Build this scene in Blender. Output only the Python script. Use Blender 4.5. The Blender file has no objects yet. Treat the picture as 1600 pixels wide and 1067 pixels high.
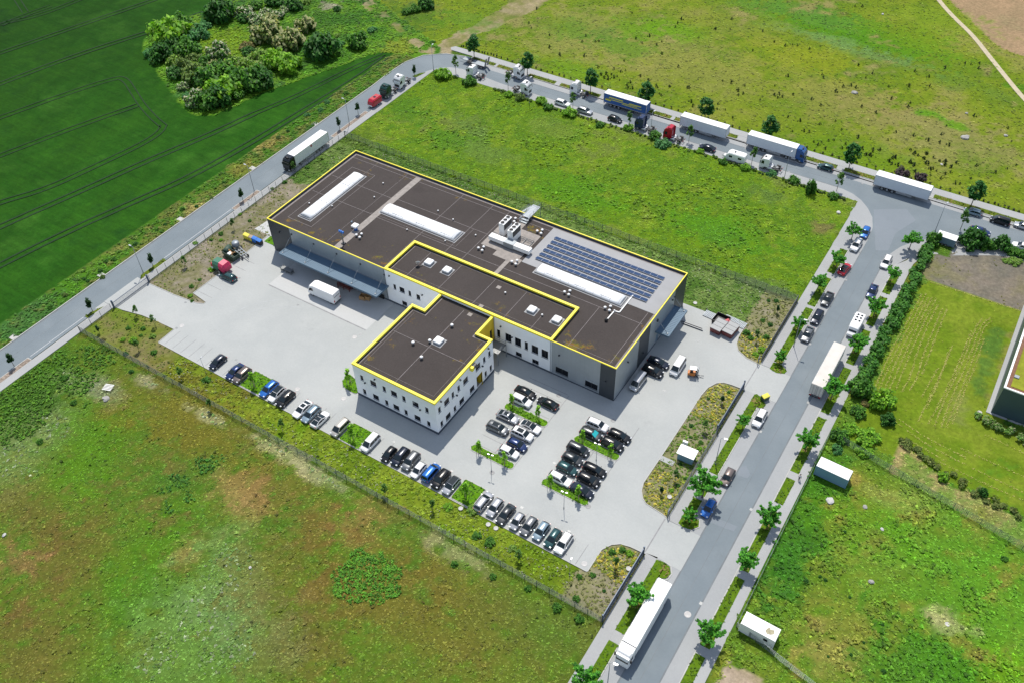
import bpy, bmesh, math, random
import numpy as np
from mathutils import Vector, Matrix
random.seed(7)
rng = np.random.default_rng(11)
SC = bpy.context.scene
COL = SC.collection
R = math.radians

# ------------------------------------------------------------------ camera
# world axes: X runs along the long side of the hall, Y along its short side, metres
F_PX, PITCH, ROLL, YAW, CAMH = 1414.2266, 0.7926068, -0.0330067, -0.5911176, 140.0
CAM = Vector((50.14, -110.99, CAMH))
def _rot(a, b, c):
    cu, su = math.cos(YAW), math.sin(YAW)
    return Vector((a * cu + b * su, -a * su + b * cu, c))
_fw = Vector((0, math.cos(PITCH), -math.sin(PITCH)))
_up = Vector((0, math.sin(PITCH), math.cos(PITCH)))
_rt = Vector((1, 0, 0))
_r2 = _rt * math.cos(ROLL) + _up * math.sin(ROLL)
_u2 = _up * math.cos(ROLL) - _rt * math.sin(ROLL)
FW, RT, UP = _rot(*_fw), _rot(*_r2), _rot(*_u2)
def G(x, y, z=0.0):
    """surveyed point of the photograph (1600 x 1067) -> place on the ground at height z"""
    d = FW * F_PX + RT * (x - 800) - UP * (y - 533.5)
    t = (z - CAMH) / d.z
    p = CAM + d * t
    return (p.x, p.y)
def proj_np(X, Y, Zc=0.0):
    dx, dy, dz = X - CAM.x, Y - CAM.y, Zc - CAMH
    w = dx * FW.x + dy * FW.y + dz * FW.z
    return (800 + F_PX * (dx * RT.x + dy * RT.y + dz * RT.z) / w,
            533.5 - F_PX * (dx * UP.x + dy * UP.y + dz * UP.z) / w)
cam = bpy.data.cameras.new('camera')
camo = bpy.data.objects.new('camera', cam); COL.objects.link(camo)
camo.matrix_world = Matrix(((RT.x, UP.x, -FW.x, CAM.x), (RT.y, UP.y, -FW.y, CAM.y), (RT.z, UP.z, -FW.z, CAM.z), (0, 0, 0, 1)))
cam.sensor_width = 36.0
cam.lens = 36.0 * F_PX / 1600
cam.clip_start = 1.0
cam.clip_end = 6000
SC.camera = camo

# ------------------------------------------------------------------ light
SUN_EL = 61.5
ld = Vector((0.536, -0.844, 0)).normalized() * math.cos(R(SUN_EL)); ld.z = -math.sin(R(SUN_EL))
sun = bpy.data.lights.new('sun', 'SUN'); sun.energy = 3.2; sun.angle = R(0.5); sun.color = (1.0, 0.94, 0.84)
suno = bpy.data.objects.new('sun', sun); COL.objects.link(suno)
suno.rotation_euler = ld.to_track_quat('-Z', 'Y').to_euler()
suno.location = (0, 0, 200)
W = bpy.data.worlds.new('World'); SC.world = W; W.use_nodes = True
nt = W.node_tree
bg = nt.nodes['Background']
sky = nt.nodes.new('ShaderNodeTexSky'); sky.sky_type = 'NISHITA'; sky.sun_disc = False
sky.sun_elevation = R(SUN_EL); sky.sun_rotation = math.atan2(-0.536, 0.844); sky.dust_density = 0.6; sky.ozone_density = 0.8
cl = nt.nodes.new('ShaderNodeMix'); cl.data_type = 'RGBA'; cl.inputs[0].default_value = 0.5; cl.inputs[7].default_value = (2.0, 2.1, 2.25, 1)   # sky mixed half with an even pale fill, added as unseen cloud
nt.links.new(sky.outputs[0], cl.inputs[6]); nt.links.new(cl.outputs[2], bg.inputs[0]); bg.inputs[1].default_value = 0.15
SC.view_settings.view_transform = 'Standard'
SC.view_settings.look = 'None'
SC.view_settings.exposure = 0.52
SC.view_settings.gamma = 1.0

# ------------------------------------------------------------------ materials
def s2l(c):
    c = c / 255.0
    return c / 12.92 if c <= 0.04045 else ((c + 0.055) / 1.055) ** 2.4
def C(r, g, b, k=1.0):
    """sunlit picture colour -> surface base colour"""
    return tuple(min(0.85, s2l(v) / 1.62 * k) for v in (r, g, b))
def newmat(name):
    m = bpy.data.materials.new(name); m.use_nodes = True
    return m, m.node_tree, m.node_tree.nodes['Principled BSDF']
def plain(name, col, rough=0.6, metal=0.0, coat=0.0, spec=0.5, noise=None, bump=0.0):
    """noise = (scale, amount) gives the surface an uneven tone"""
    m, t, b = newmat(name)
    b.inputs['Base Color'].default_value = (*col, 1); b.inputs['Roughness'].default_value = rough
    b.inputs['Metallic'].default_value = metal; b.inputs['Coat Weight'].default_value = coat
    b.inputs['Coat Roughness'].default_value = 0.04
    b.inputs['Specular IOR Level'].default_value = spec
    if noise:
        tc = t.nodes.new('ShaderNodeTexCoord')
        n = t.nodes.new('ShaderNodeTexNoise'); n.inputs['Scale'].default_value = noise[0]; n.inputs['Detail'].default_value = 6
        t.links.new(tc.outputs['Object'], n.inputs['Vector'])
        mr = t.nodes.new('ShaderNodeMapRange'); mr.inputs['From Min'].default_value = 0.3; mr.inputs['From Max'].default_value = 0.7
        mr.inputs['To Min'].default_value = 1 - noise[1]; mr.inputs['To Max'].default_value = 1 + noise[1]
        t.links.new(n.outputs['Fac'], mr.inputs['Value'])
        mx = t.nodes.new('ShaderNodeVectorMath'); mx.operation = 'SCALE'; mx.inputs[0].default_value = col
        t.links.new(mr.outputs[0], mx.inputs['Scale'])
        t.links.new(mx.outputs[0], b.inputs['Base Color'])
        if bump:
            bp = t.nodes.new('ShaderNodeBump'); bp.inputs['Strength'].default_value = bump; bp.inputs['Distance'].default_value = 0.05
            t.links.new(n.outputs['Fac'], bp.inputs['Height']); t.links.new(bp.outputs[0], b.inputs['Normal'])
    return m
def ramp_noise(t, vec, scale, stops, detail=6, rough=0.6):
    n = t.nodes.new('ShaderNodeTexNoise'); n.inputs['Scale'].default_value = scale; n.inputs['Detail'].default_value = detail; n.inputs['Roughness'].default_value = rough
    t.links.new(vec, n.inputs['Vector'])
    r = t.nodes.new('ShaderNodeValToRGB')
    e = r.color_ramp.elements
    e[0].position, e[0].color = stops[0][0], (*stops[0][1], 1)
    e[1].position, e[1].color = stops[-1][0], (*stops[-1][1], 1)
    for p, c in stops[1:-1]:
        k = e.new(p); k.color = (*c, 1)
    t.links.new(n.outputs['Fac'], r.inputs[0])
    return r.outputs[0], n.outputs['Fac']
def mix(t, a, b, fac, mode='MIX'):
    m = t.nodes.new('ShaderNodeMix'); m.data_type = 'RGBA'; m.blend_type = mode
    for s, v in ((m.inputs[6], a), (m.inputs[7], b)):
        if hasattr(v, 'default_value'): t.links.new(v, s)
        else: s.default_value = (*v, 1)
    if hasattr(fac, 'default_value'): t.links.new(fac, m.inputs[0])
    else: m.inputs[0].default_value = fac
    return m.outputs[2]

def paved(name, c1, c2, c3, joints=None, rough=0.85, patches=0.06):
    """stone or asphalt surface: broad tonal patches, fine grain, stains, optional paver joints"""
    m, t, b = newmat(name)
    tc = t.nodes.new('ShaderNodeTexCoord'); v = tc.outputs['Object']
    base, f0 = ramp_noise(t, v, patches, [(0.32, c1), (0.55, c2), (0.72, c1)], 5, 0.55)
    g, f1 = ramp_noise(t, v, 2.2, [(0.3, (0.95,) * 3), (0.7, (1.04,) * 3)], 8, 0.75)
    col = mix(t, base, g, 1.0, 'MULTIPLY')
    st, f2 = ramp_noise(t, v, 0.17, [(0.60, (0, 0, 0)), (0.76, (0.45,) * 3)], 8, 0.7)
    col = mix(t, col, c3, st)
    if joints:
        br = t.nodes.new('ShaderNodeTexBrick'); br.inputs['Scale'].default_value = joints
        br.inputs['Color1'].default_value = (1, 1, 1, 1); br.inputs['Color2'].default_value = (0.97, 0.97, 0.975, 1)
        br.inputs['Mortar'].default_value = (0.92, 0.92, 0.925, 1); br.inputs['Mortar Size'].default_value = 0.02
        t.links.new(v, br.inputs['Vector'])
        col = mix(t, col, br.outputs['Color'], 1.0, 'MULTIPLY')
    t.links.new(col, b.inputs['Base Color']); b.inputs['Roughness'].default_value = rough
    b.inputs['Specular IOR Level'].default_value = 0.3
    bp = t.nodes.new('ShaderNodeBump'); bp.inputs['Strength'].default_value = 0.25; bp.inputs['Distance'].default_value = 0.02
    t.links.new(f1, bp.inputs['Height']); t.links.new(bp.outputs[0], b.inputs['Normal'])
    return m

def leafmat(name, trans=0.35, rough=0.6, lift=0.5):
    m = bpy.data.materials.new(name); m.use_nodes = True; t = m.node_tree
    t.nodes.clear()
    out = t.nodes.new('ShaderNodeOutputMaterial')
    at = t.nodes.new('ShaderNodeAttribute'); at.attribute_name = 'col'
    d = t.nodes.new('ShaderNodeBsdfPrincipled'); d.inputs['Roughness'].default_value = rough; d.inputs['Specular IOR Level'].default_value = 0.25
    tr = t.nodes.new('ShaderNodeBsdfTranslucent')
    br = t.nodes.new('ShaderNodeMix'); br.data_type = 'RGBA'; br.blend_type = 'MULTIPLY'; br.inputs[0].default_value = 1
    br.inputs[7].default_value = (1.25, 1.3, 0.6, 1)
    t.links.new(at.outputs['Color'], br.inputs[6])
    ge = t.nodes.new('ShaderNodeNewGeometry'); va = t.nodes.new('ShaderNodeVectorMath'); va.operation = 'SCALE'; va.inputs['Scale'].default_value = 1 - lift
    vb = t.nodes.new('ShaderNodeVectorMath'); vb.operation = 'ADD'; vb.inputs[1].default_value = (0, 0, lift); vc = t.nodes.new('ShaderNodeVectorMath'); vc.operation = 'NORMALIZE'
    t.links.new(ge.outputs['Normal'], va.inputs[0]); t.links.new(va.outputs[0], vb.inputs[0]); t.links.new(vb.outputs[0], vc.inputs[0]); t.links.new(vc.outputs[0], d.inputs['Normal'])
    t.links.new(at.outputs['Color'], d.inputs['Base Color']); t.links.new(br.outputs[2], tr.inputs['Color'])
    mx = t.nodes.new('ShaderNodeMixShader'); mx.inputs[0].default_value = trans
    t.links.new(d.outputs[0], mx.inputs[1]); t.links.new(tr.outputs[0], mx.inputs[2]); t.links.new(mx.outputs[0], out.inputs[0])
    return m
def groundmat(rows=None):
    m, t, b = newmat('ground_cover')
    at = t.nodes.new('ShaderNodeAttribute'); at.attribute_name = 'col'
    tc = t.nodes.new('ShaderNodeTexCoord'); v = tc.outputs['Object']
    g, f1 = ramp_noise(t, v, 1.1, [(0.28, (0.66,) * 3), (0.5, (0.97,) * 3), (0.75, (1.4,) * 3)], 9, 0.72)
    g2, f2 = ramp_noise(t, v, 0.22, [(0.3, (0.86, 0.88, 0.85)), (0.7, (1.14, 1.1, 1.1))], 6, 0.6)
    col = mix(t, at.outputs['Color'], g, 1.0 if rows is None else 0.75, 'MULTIPLY'); col = mix(t, col, g2, 1.0, 'MULTIPLY')
    if rows is not None:
        mp = t.nodes.new('ShaderNodeMapping'); mp.inputs['Rotation'].default_value = (0, 0, -rows); mp.inputs['Scale'].default_value = (0.05, 1.0, 1.0); t.links.new(v, mp.inputs['Vector'])
        r1, f4 = ramp_noise(t, mp.outputs[0], 0.8, [(0.3, (0.78,) * 3), (0.7, (1.2, 1.18, 1.25))], 7, 0.75); col = mix(t, col, r1, 1.0, 'MULTIPLY')
    t.links.new(col, b.inputs['Base Color']); b.inputs['Roughness'].default_value = 0.95; b.inputs['Specular IOR Level'].default_value = 0.1
    bp = t.nodes.new('ShaderNodeBump'); bp.inputs['Strength'].default_value = 0.55; bp.inputs['Distance'].default_value = 0.22
    t.links.new(f1, bp.inputs['Height']); t.links.new(bp.outputs[0], b.inputs['Normal'])
    return m

M = {}
M['leaf'] = leafmat('leaf', 0.42, 0.6, 0.55); M['weed'] = leafmat('weed_leaf', 0.22, 0.7, 0.68)
M['ground'] = groundmat(); _a, _b = G(2, 354), G(330, 210); M['crop'] = groundmat(math.atan2(_b[1] - _a[1], _b[0] - _a[0]))
M['paver'] = paved('pale_paver', C(215, 218, 216), C(203, 207, 206), C(178, 182, 182), 1.2)
M['pad'] = paved('loading_concrete', C(226, 227, 226), C(220, 222, 222), C(200, 199, 196), None)
M['walk'] = paved('footway_paver', C(204, 206, 206), C(194, 196, 197), C(176, 172, 165), 2.2)
M['lane'] = paved('parking_lane_paver', C(198, 201, 202), C(188, 191, 193), C(168, 168, 165), 2.0)
M['asphalt'] = paved('asphalt', C(154, 165, 172), C(140, 152, 160), C(126, 135, 141), None, 0.9)
M['asphalt_old'] = paved('worn_asphalt', C(157, 163, 172), C(147, 152, 160), C(130, 132, 138), None, 0.9)
M['kerb'] = plain('kerb_stone', C(215, 214, 210), 0.8, noise=(1.5, 0.1))
M['paint_white'] = plain('road_paint', C(228, 230, 232), 0.7, noise=(1.2, 0.12))
M['joint'] = plain('dark_paver', C(168, 168, 170), 0.85, noise=(1.0, 0.15))
M['concrete'] = plain('concrete', C(190, 188, 184), 0.85, noise=(1.2, 0.12))
M['yellow'] = plain('yellow_metal', (0.84, 0.72, 0.025), 0.5, noise=(0.5, 0.05))
M['yellow_wall'] = plain('yellow_render', (0.72, 0.5, 0.02), 0.7, noise=(0.6, 0.06))
M['render'] = plain('white_render', (0.90, 0.91, 0.92), 0.75, noise=(0.4, 0.04))
M['plinth'] = plain('dark_plinth', (0.055, 0.07, 0.095), 0.7, noise=(0.7, 0.1))
M['clad'] = None
M['darkclad'] = None
def cladding(name, col, rough, metal):
    m, t, b = newmat(name)
    tc = t.nodes.new('ShaderNodeTexCoord')
    sp = t.nodes.new('ShaderNodeSeparateXYZ'); t.links.new(tc.outputs['Object'], sp.inputs[0])
    w = t.nodes.new('ShaderNodeMath'); w.operation = 'ADD'; t.links.new(sp.outputs[0], w.inputs[0]); t.links.new(sp.outputs[1], w.inputs[1])
    k = t.nodes.new('ShaderNodeMath'); k.operation = 'PINGPONG'; k.inputs[1].default_value = 0.5; t.links.new(w.outputs[0], k.inputs[0])
    r = t.nodes.new('ShaderNodeValToRGB'); e = r.color_ramp.elements
    e[0].position = 0.0; e[0].color = (*[c * 0.9 for c in col], 1); e[1].position = 0.06; e[1].color = (*col, 1)
    t.links.new(k.outputs[0], r.inputs[0])
    g, f = ramp_noise(t, tc.outputs['Object'], 0.35, [(0.3, (0.92,) * 3), (0.7, (1.06,) * 3)], 5)
    t.links.new(mix(t, r.outputs[0], g, 1.0, 'MULTIPLY'), b.inputs['Base Color'])
    b.inputs['Roughness'].default_value = rough; b.inputs['Metallic'].default_value = metal
    bp = t.nodes.new('ShaderNodeBump'); bp.inputs['Strength'].default_value = 0.15; bp.inputs['Distance'].default_value = 0.02
    t.links.new(k.outputs[0], bp.inputs['Height']); t.links.new(bp.outputs[0], b.inputs['Normal'])
    return m
M['clad'] = cladding('grey_cladding', (0.34, 0.37, 0.39), 0.45, 0.25)
M['darkclad'] = cladding('anthracite_cladding', (0.05, 0.058, 0.068), 0.5, 0.2)
def roofmat(name, col):
    m, t, b = newmat(name)
    tc = t.nodes.new('ShaderNodeTexCoord'); v = tc.outputs['Object']
    base, f0 = ramp_noise(t, v, 0.09, [(0.3, col), (0.6, tuple(c * 1.18 for c in col)), (0.75, tuple(c * 0.92 for c in col))], 6)
    g, f1 = ramp_noise(t, v, 3.5, [(0.3, (0.8,) * 3), (0.7, (1.2,) * 3)], 8, 0.8)
    c = mix(t, base, g, 1.0, 'MULTIPLY')
    # moss and sedum that crept into the gravel
    at = t.nodes.new('ShaderNodeAttribute'); at.attribute_name = 'moss'
    n2 = t.nodes.new('ShaderNodeTexNoise'); n2.inputs['Scale'].default_value = 0.7; n2.inputs['Detail'].default_value = 9; n2.inputs['Roughness'].default_value = 0.72
    t.links.new(v, n2.inputs['Vector'])
    ad = t.nodes.new('ShaderNodeMath'); ad.operation = 'ADD'; t.links.new(n2.outputs['Fac'], ad.inputs[0]); t.links.new(at.outputs['Fac'], ad.inputs[1])
    mr = t.nodes.new('ShaderNodeMapRange'); mr.inputs['From Min'].default_value = 0.665; mr.inputs['From Max'].default_value = 0.78; mr.inputs['To Max'].default_value = 0.85
    t.links.new(ad.outputs[0], mr.inputs['Value'])
    mc, f3 = ramp_noise(t, v, 0.9, [(0.35, C(150, 105, 60)), (0.5, C(150, 130, 50)), (0.62, C(120, 125, 45)), (0.75, C(160, 90, 70))], 4)
    c = mix(t, c, mc, mr.outputs[0])
    t.links.new(c, b.inputs['Base Color']); b.inputs['Roughness'].default_value = 0.95; b.inputs['Specular IOR Level'].default_value = 0.15
    bp = t.nodes.new('ShaderNodeBump'); bp.inputs['Strength'].default_value = 0.3; bp.inputs['Distance'].default_value = 0.03
    t.links.new(f1, bp.inputs['Height']); t.links.new(bp.outputs[0], b.inputs['Normal'])
    return m
M['roof'] = roofmat('brown_roof_gravel', C(84, 78, 76))
M['seam'] = plain('roof_seam', C(158, 150, 150), 0.9, noise=(2, 0.2))
M['membrane'] = plain('grey_membrane', C(186, 187, 190), 0.8, noise=(0.5, 0.05))
M['slab'] = plain('roof_slabs', C(178, 170, 164), 0.9, noise=(1.2, 0.16))
M['glass'] = plain('window_glass', (0.005, 0.007, 0.011), 0.15, spec=0.2)
M['frame'] = plain('window_frame', (0.035, 0.04, 0.048), 0.5)
M['poly'] = plain('opal_polycarbonate', (0.82, 0.83, 0.84), 0.35, noise=(0.6, 0.03))
M['white'] = plain('white_paint', (0.80, 0.80, 0.80), 0.45, noise=(0.8, 0.04))
M['offwhite'] = plain('offwhite_tarpaulin', (0.56, 0.53, 0.49), 0.6, noise=(0.7, 0.07))
M['galv'] = plain('galvanised_steel', (0.26, 0.29, 0.32), 0.5, 0.4, noise=(1.5, 0.1))
M['steel'] = plain('grey_steel', (0.2, 0.21, 0.22), 0.5, 0.4)
M['blueroof'] = plain('blue_grey_sheet', (0.085, 0.15, 0.22), 0.6, 0.0, noise=(0.5, 0.05))
M['bluegrey'] = plain('blue_grey_panel', (0.13, 0.2, 0.27), 0.5, noise=(0.5, 0.05))
M['black'] = plain('black_plastic', (0.012, 0.012, 0.014), 0.55)
M['rubber'] = plain('rubber', (0.015, 0.015, 0.016), 0.85)
M['rim'] = plain('alloy', (0.45, 0.46, 0.48), 0.35, 0.7)
M['lamp_clear'] = plain('clear_lens', (0.7, 0.72, 0.75), 0.12)
M['lamp_red'] = plain('red_lens', (0.42, 0.01, 0.012), 0.2)
M['carglass'] = plain('tinted_glass', (0.008, 0.016, 0.02), 0.06, spec=0.6)
M['chassis'] = plain('truck_chassis', (0.05, 0.05, 0.055), 0.6, 0.2)
M['tank'] = plain('bare_aluminium', (0.55, 0.56, 0.58), 0.35, 0.7)
M['bark'] = plain('bark', (0.16, 0.13, 0.10), 0.9, noise=(3, 0.25))
M['stake'] = plain('pale_timber', (0.34, 0.27, 0.19), 0.85, noise=(3, 0.2))
M['wood'] = plain('crate_timber', (0.42, 0.25, 0.11), 0.8, noise=(3, 0.2))
M['rust'] = plain('red_brown_steel', (0.17, 0.045, 0.04), 0.6, noise=(1.5, 0.25))
M['red'] = plain('signal_red', (0.45, 0.02, 0.03), 0.4)
M['pinkred'] = plain('raspberry_tarpaulin', (0.55, 0.03, 0.10), 0.5)
M['green'] = plain('machine_green', (0.04, 0.16, 0.10), 0.5)
M['darkgreen'] = plain('dark_green_steel', (0.035, 0.07, 0.05), 0.6)
M['orange'] = plain('orange_metal', (0.55, 0.18, 0.03), 0.45)
M['binyellow'] = plain('yellow_lid', (0.70, 0.62, 0.08), 0.5)
M['binblue'] = plain('blue_lid', (0.03, 0.17, 0.55), 0.5)
M['sand'] = plain('bare_sand', C(205, 185, 165), 0.95, noise=(0.8, 0.15))
M['sedum'] = None
M['pvcell'] = None
M['straw'] = plain('dry_straw', C(205, 200, 105), 0.9)
M['track'] = plain('shaded_wheel_rut', C(22, 62, 16), 0.95, noise=(1.0, 0.25))  # dark green holds both the shade in the crop gaps and the soil
M['path'] = plain('sandy_path', C(222, 208, 178), 0.95, noise=(0.8, 0.12))
M['stonebed'] = plain('cobble_bed', C(168, 152, 138), 0.95, noise=(2.2, 0.45), bump=0.5)
M['skin'] = plain('skin', (0.5, 0.3, 0.22), 0.6)
M['cloth_white'] = plain('white_cloth', (0.75, 0.74, 0.76), 0.9)
M['cloth_dark'] = plain('dark_cloth', (0.03, 0.03, 0.045), 0.9)
M['hair'] = plain('dark_hair', (0.03, 0.02, 0.015), 0.7)
def _pv():
    m, t, b = newmat('solar_cells')
    tc = t.nodes.new('ShaderNodeTexCoord')
    br = t.nodes.new('ShaderNodeTexBrick'); br.offset = 0.0; br.inputs['Scale'].default_value = 6.2; br.inputs['Brick Width'].default_value = 1.0; br.inputs['Row Height'].default_value = 1.0
    br.inputs['Color1'].default_value = (0.018, 0.044, 0.115, 1); br.inputs['Color2'].default_value = (0.021, 0.048, 0.122, 1); br.inputs['Mortar'].default_value = (0.04, 0.07, 0.13, 1); br.inputs['Mortar Size'].default_value = 0.03
    t.links.new(tc.outputs['Object'], br.inputs['Vector']); t.links.new(br.outputs['Color'], b.inputs['Base Color'])
    b.inputs['Roughness'].default_value = 0.3; b.inputs['Specular IOR Level'].default_value = 0.3
    return m
M['pvcell'] = _pv()
def _sed():
    m, t, b = newmat('sedum_roof')
    tc = t.nodes.new('ShaderNodeTexCoord'); v = tc.outputs['Object']
    c, f = ramp_noise(t, v, 0.5, [(0.3, C(150, 130, 40)), (0.45, C(150, 160, 30)), (0.6, C(175, 180, 45)), (0.75, C(110, 130, 35))], 9, 0.7)
    t.links.new(c, b.inputs['Base Color']); b.inputs['Roughness'].default_value = 0.95
    bp = t.nodes.new('ShaderNodeBump'); bp.inputs['Strength'].default_value = 0.6; bp.inputs['Distance'].default_value = 0.1
    t.links.new(f, bp.inputs['Height']); t.links.new(bp.outputs[0], b.inputs['Normal'])
    return m
M['sedum'] = _sed()
PAINTS = {}
for n_, c_, r_, mt_ in [('black', (0.008, 0.009, 0.011), 0.25, 0.0), ('night', (0.012, 0.018, 0.035), 0.25, 0.2), ('anthracite', (0.05, 0.055, 0.06), 0.3, 0.4),
                   ('grey', (0.17, 0.18, 0.19), 0.3, 0.5), ('silver', (0.45, 0.46, 0.48), 0.28, 0.6), ('white', (0.78, 0.78, 0.78), 0.3, 0.0),
                   ('blue', (0.02, 0.13, 0.45), 0.25, 0.2), ('steelblue', (0.22, 0.30, 0.36), 0.3, 0.4), ('navy', (0.012, 0.03, 0.11), 0.25, 0.2),
                   ('red', (0.42, 0.012, 0.03), 0.25, 0.0), ('brown', (0.16, 0.13, 0.12), 0.3, 0.4), ('sand', (0.5, 0.47, 0.42), 0.3, 0.4),
                   ('teal', (0.02, 0.07, 0.075), 0.25, 0.2), ('cabgreen', (0.01, 0.05, 0.04), 0.3, 0.1), ('cabblue', (0.015, 0.08, 0.26), 0.3, 0.0), ('cabnavy', (0.014, 0.03, 0.09), 0.3, 0.0)]:
    PAINTS[n_] = plain('car_paint_' + n_, c_, r_, mt_, 0.45, 0.3)
M['paint'] = plain('car_paint', (0.5, 0.5, 0.5), 0.3, 0.0, 0.8)
# ------------------------------------------------------------------ mesh helpers
class MB:
    """collects shapes of one part, builds one mesh object"""
    def __init__(s): s.v = []; s.f = []; s.sm = []
    def add(s, vs, fs, smooth=False):
        o = len(s.v); s.v += [tuple(v) for v in vs]; s.f += [tuple(i + o for i in f) for f in fs]; s.sm += [smooth] * len(fs)
        return s
    def box(s, x0, x1, y0, y1, z0, z1, bev=0.0, tx=0.0, ty=0.0):
        """box; bev chamfers the vertical and top edges; tx, ty taper the top"""
        if bev <= 0:
            vs = [(x0, y0, z0), (x1, y0, z0), (x1, y1, z0), (x0, y1, z0), (x0 + tx, y0 + ty, z1), (x1 - tx, y0 + ty, z1), (x1 - tx, y1 - ty, z1), (x0 + tx, y1 - ty, z1)]
            return s.add(vs, [(3, 2, 1, 0), (4, 5, 6, 7), (0, 1, 5, 4), (1, 2, 6, 5), (2, 3, 7, 6), (3, 0, 4, 7)])
        def ring(d, z, a=0.0):
            X0, X1, Y0, Y1 = x0 + a, x1 - a, y0 + a, y1 - a
            return [(X0 + d, Y0, z), (X1 - d, Y0, z), (X1, Y0 + d, z), (X1, Y1 - d, z), (X1 - d, Y1, z), (X0 + d, Y1, z), (X0, Y1 - d, z), (X0, Y0 + d, z)]
        return s.loft([ring(bev, z0), ring(bev, z1 - bev), ring(bev * 0.8, z1, bev * 0.7)])
    def loft(s, rings, caps=True, smooth=False, closed=True):
        n = len(rings[0]); vs = [p for r in rings for p in r]; fs = []
        for i in range(len(rings) - 1):
            for j in range(n if closed else n - 1):
                k = (j + 1) % n
                fs.append((i * n + j, i * n + k, (i + 1) * n + k, (i + 1) * n + j))
        s.add(vs, fs, smooth)
        if caps:
            o = len(s.v) - len(vs)
            s.f.append(tuple(o + j for j in reversed(range(n)))); s.sm.append(False)
            s.f.append(tuple(o + (len(rings) - 1) * n + j for j in range(n))); s.sm.append(False)
        return s
    def cyl(s, p0, p1, r0, r1=None, n=10, smooth=True, caps=True):
        r1 = r0 if r1 is None else r1
        a, b = Vector(p0), Vector(p1); d = (b - a).normalized()
        u = d.orthogonal().normalized(); w = d.cross(u)
        ring = lambda c, r: [tuple(c + (u * math.cos(2 * math.pi * i / n) + w * math.sin(2 * math.pi * i / n)) * r) for i in range(n)]
        return s.loft([ring(a, r0), ring(b, r1)], caps, smooth)
    def lathe(s, prof, c=(0, 0, 0), n=16, smooth=True):
        return s.loft([[(c[0] + r * math.cos(2 * math.pi * i / n), c[1] + r * math.sin(2 * math.pi * i / n), c[2] + z) for i in range(n)] for r, z in prof], True, smooth)
    def quad(s, a, b, c, d): return s.add([a, b, c, d], [(0, 1, 2, 3)])
    def prism(s, poly, z0, z1):
        n = len(poly)
        ar = sum(poly[i][0] * poly[(i + 1) % n][1] - poly[(i + 1) % n][0] * poly[i][1] for i in range(n))
        if ar < 0: poly = poly[::-1]
        vs = [(x, y, z0) for x, y in poly] + [(x, y, z1) for x, y in poly]
        fs = [tuple(range(n, 2 * n)), tuple(reversed(range(n)))] + [(i, (i + 1) % n, n + (i + 1) % n, n + i) for i in range(n)]
        return s.add(vs, fs)
    def mesh(s, name, mat):
        me = bpy.data.meshes.new(name); me.from_pydata(s.v, [], s.f)
        me.polygons.foreach_set('use_smooth', s.sm); me.materials.append(mat); me.update()
        if any(len(f) > 4 for f in s.f):
            bm = bmesh.new(); bm.from_mesh(me)
            bmesh.ops.triangulate(bm, faces=[f for f in bm.faces if len(f.verts) > 4]); bm.to_mesh(me); bm.free()
        return me
    def build(s, name, mat, parent=None, link=True):
        o = bpy.data.objects.new(name, s.mesh(name, mat))
        if link: COL.objects.link(o)
        if parent is not None: o.parent = parent
        return o
def tag(o, label=None, cat=None, group=None, kind=None):
    if label: o['label'] = label
    if cat: o['category'] = cat
    if group: o['group'] = group
    if kind: o['kind'] = kind
    return o
def empty(name, label, cat, loc=(0, 0, 0), rz=0.0, group=None, link=True):
    o = bpy.data.objects.new(name, None); o.location = loc; o.rotation_euler = (0, 0, rz); o.empty_display_size = 0.5
    if link: COL.objects.link(o)
    return tag(o, label, cat, group)
PROTO = []
def proto(name):
    o = bpy.data.objects.new(name, None); PROTO.append(o); return o
def part(name, mb, mat, parent):
    o = mb.build(name, mat, parent, link=False); PROTO.append(o); return o
KIDS = {}
def kids(o):
    return [c for c in PROTO if c.parent is o]
def dup(root, loc, rz=0.0, label=None, cat=None, group=None, paint=None, scale=None):
    """a copy of a thing with copies of its parts and sub-parts"""
    def cp(o, par):
        c = o.copy(); COL.objects.link(c)
        if par is not None: c.parent = par
        if paint is not None and c.type == 'MESH' and c.data.materials[0] is M['paint']:
            c.material_slots[0].link = 'OBJECT'; c.material_slots[0].material = paint
        if o not in KIDS: KIDS[o] = kids(o)
        for k in KIDS[o]: cp(k, c)
        return c
    r = cp(root, None)
    r.location = loc; r.rotation_euler = (0, 0, rz)
    if scale: r.scale = scale if hasattr(scale, '__len__') else (scale,) * 3
    return tag(r, label, cat, group)
def structure(name, mb, mat): return tag(mb.build(name, mat), kind='structure')
def smooth_poly(pts, closed=True, it=2):
    for _ in range(it):
        q = []
        n = len(pts)
        rngi = range(n) if closed else range(n - 1)
        if not closed: q.append(pts[0])
        for i in rngi:
            a, b = pts[i], pts[(i + 1) % n]
            q.append((a[0] * .75 + b[0] * .25, a[1] * .75 + b[1] * .25)); q.append((a[0] * .25 + b[0] * .75, a[1] * .25 + b[1] * .75))
        if not closed: q.append(pts[-1])
        pts = q
    return pts
def offset_line(pts, d):
    out = []
    for i, p in enumerate(pts):
        a = Vector(pts[max(0, i - 1)]); b = Vector(pts[min(len(pts) - 1, i + 1)])
        t = (b - a).normalized(); n = Vector((-t.y, t.x)); out.append((p[0] + n.x * d, p[1] + n.y * d))
    return out
def ribbon(mb, pts, w, z0, z1):
    """a strip of width w along pts with real height"""
    L, Rr = offset_line(pts, w / 2), offset_line(pts, -w / 2)
    return mb.loft([[(*l, z0), (*l, z1), (*r, z1), (*r, z0)] for l, r in zip(L, Rr)])
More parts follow.
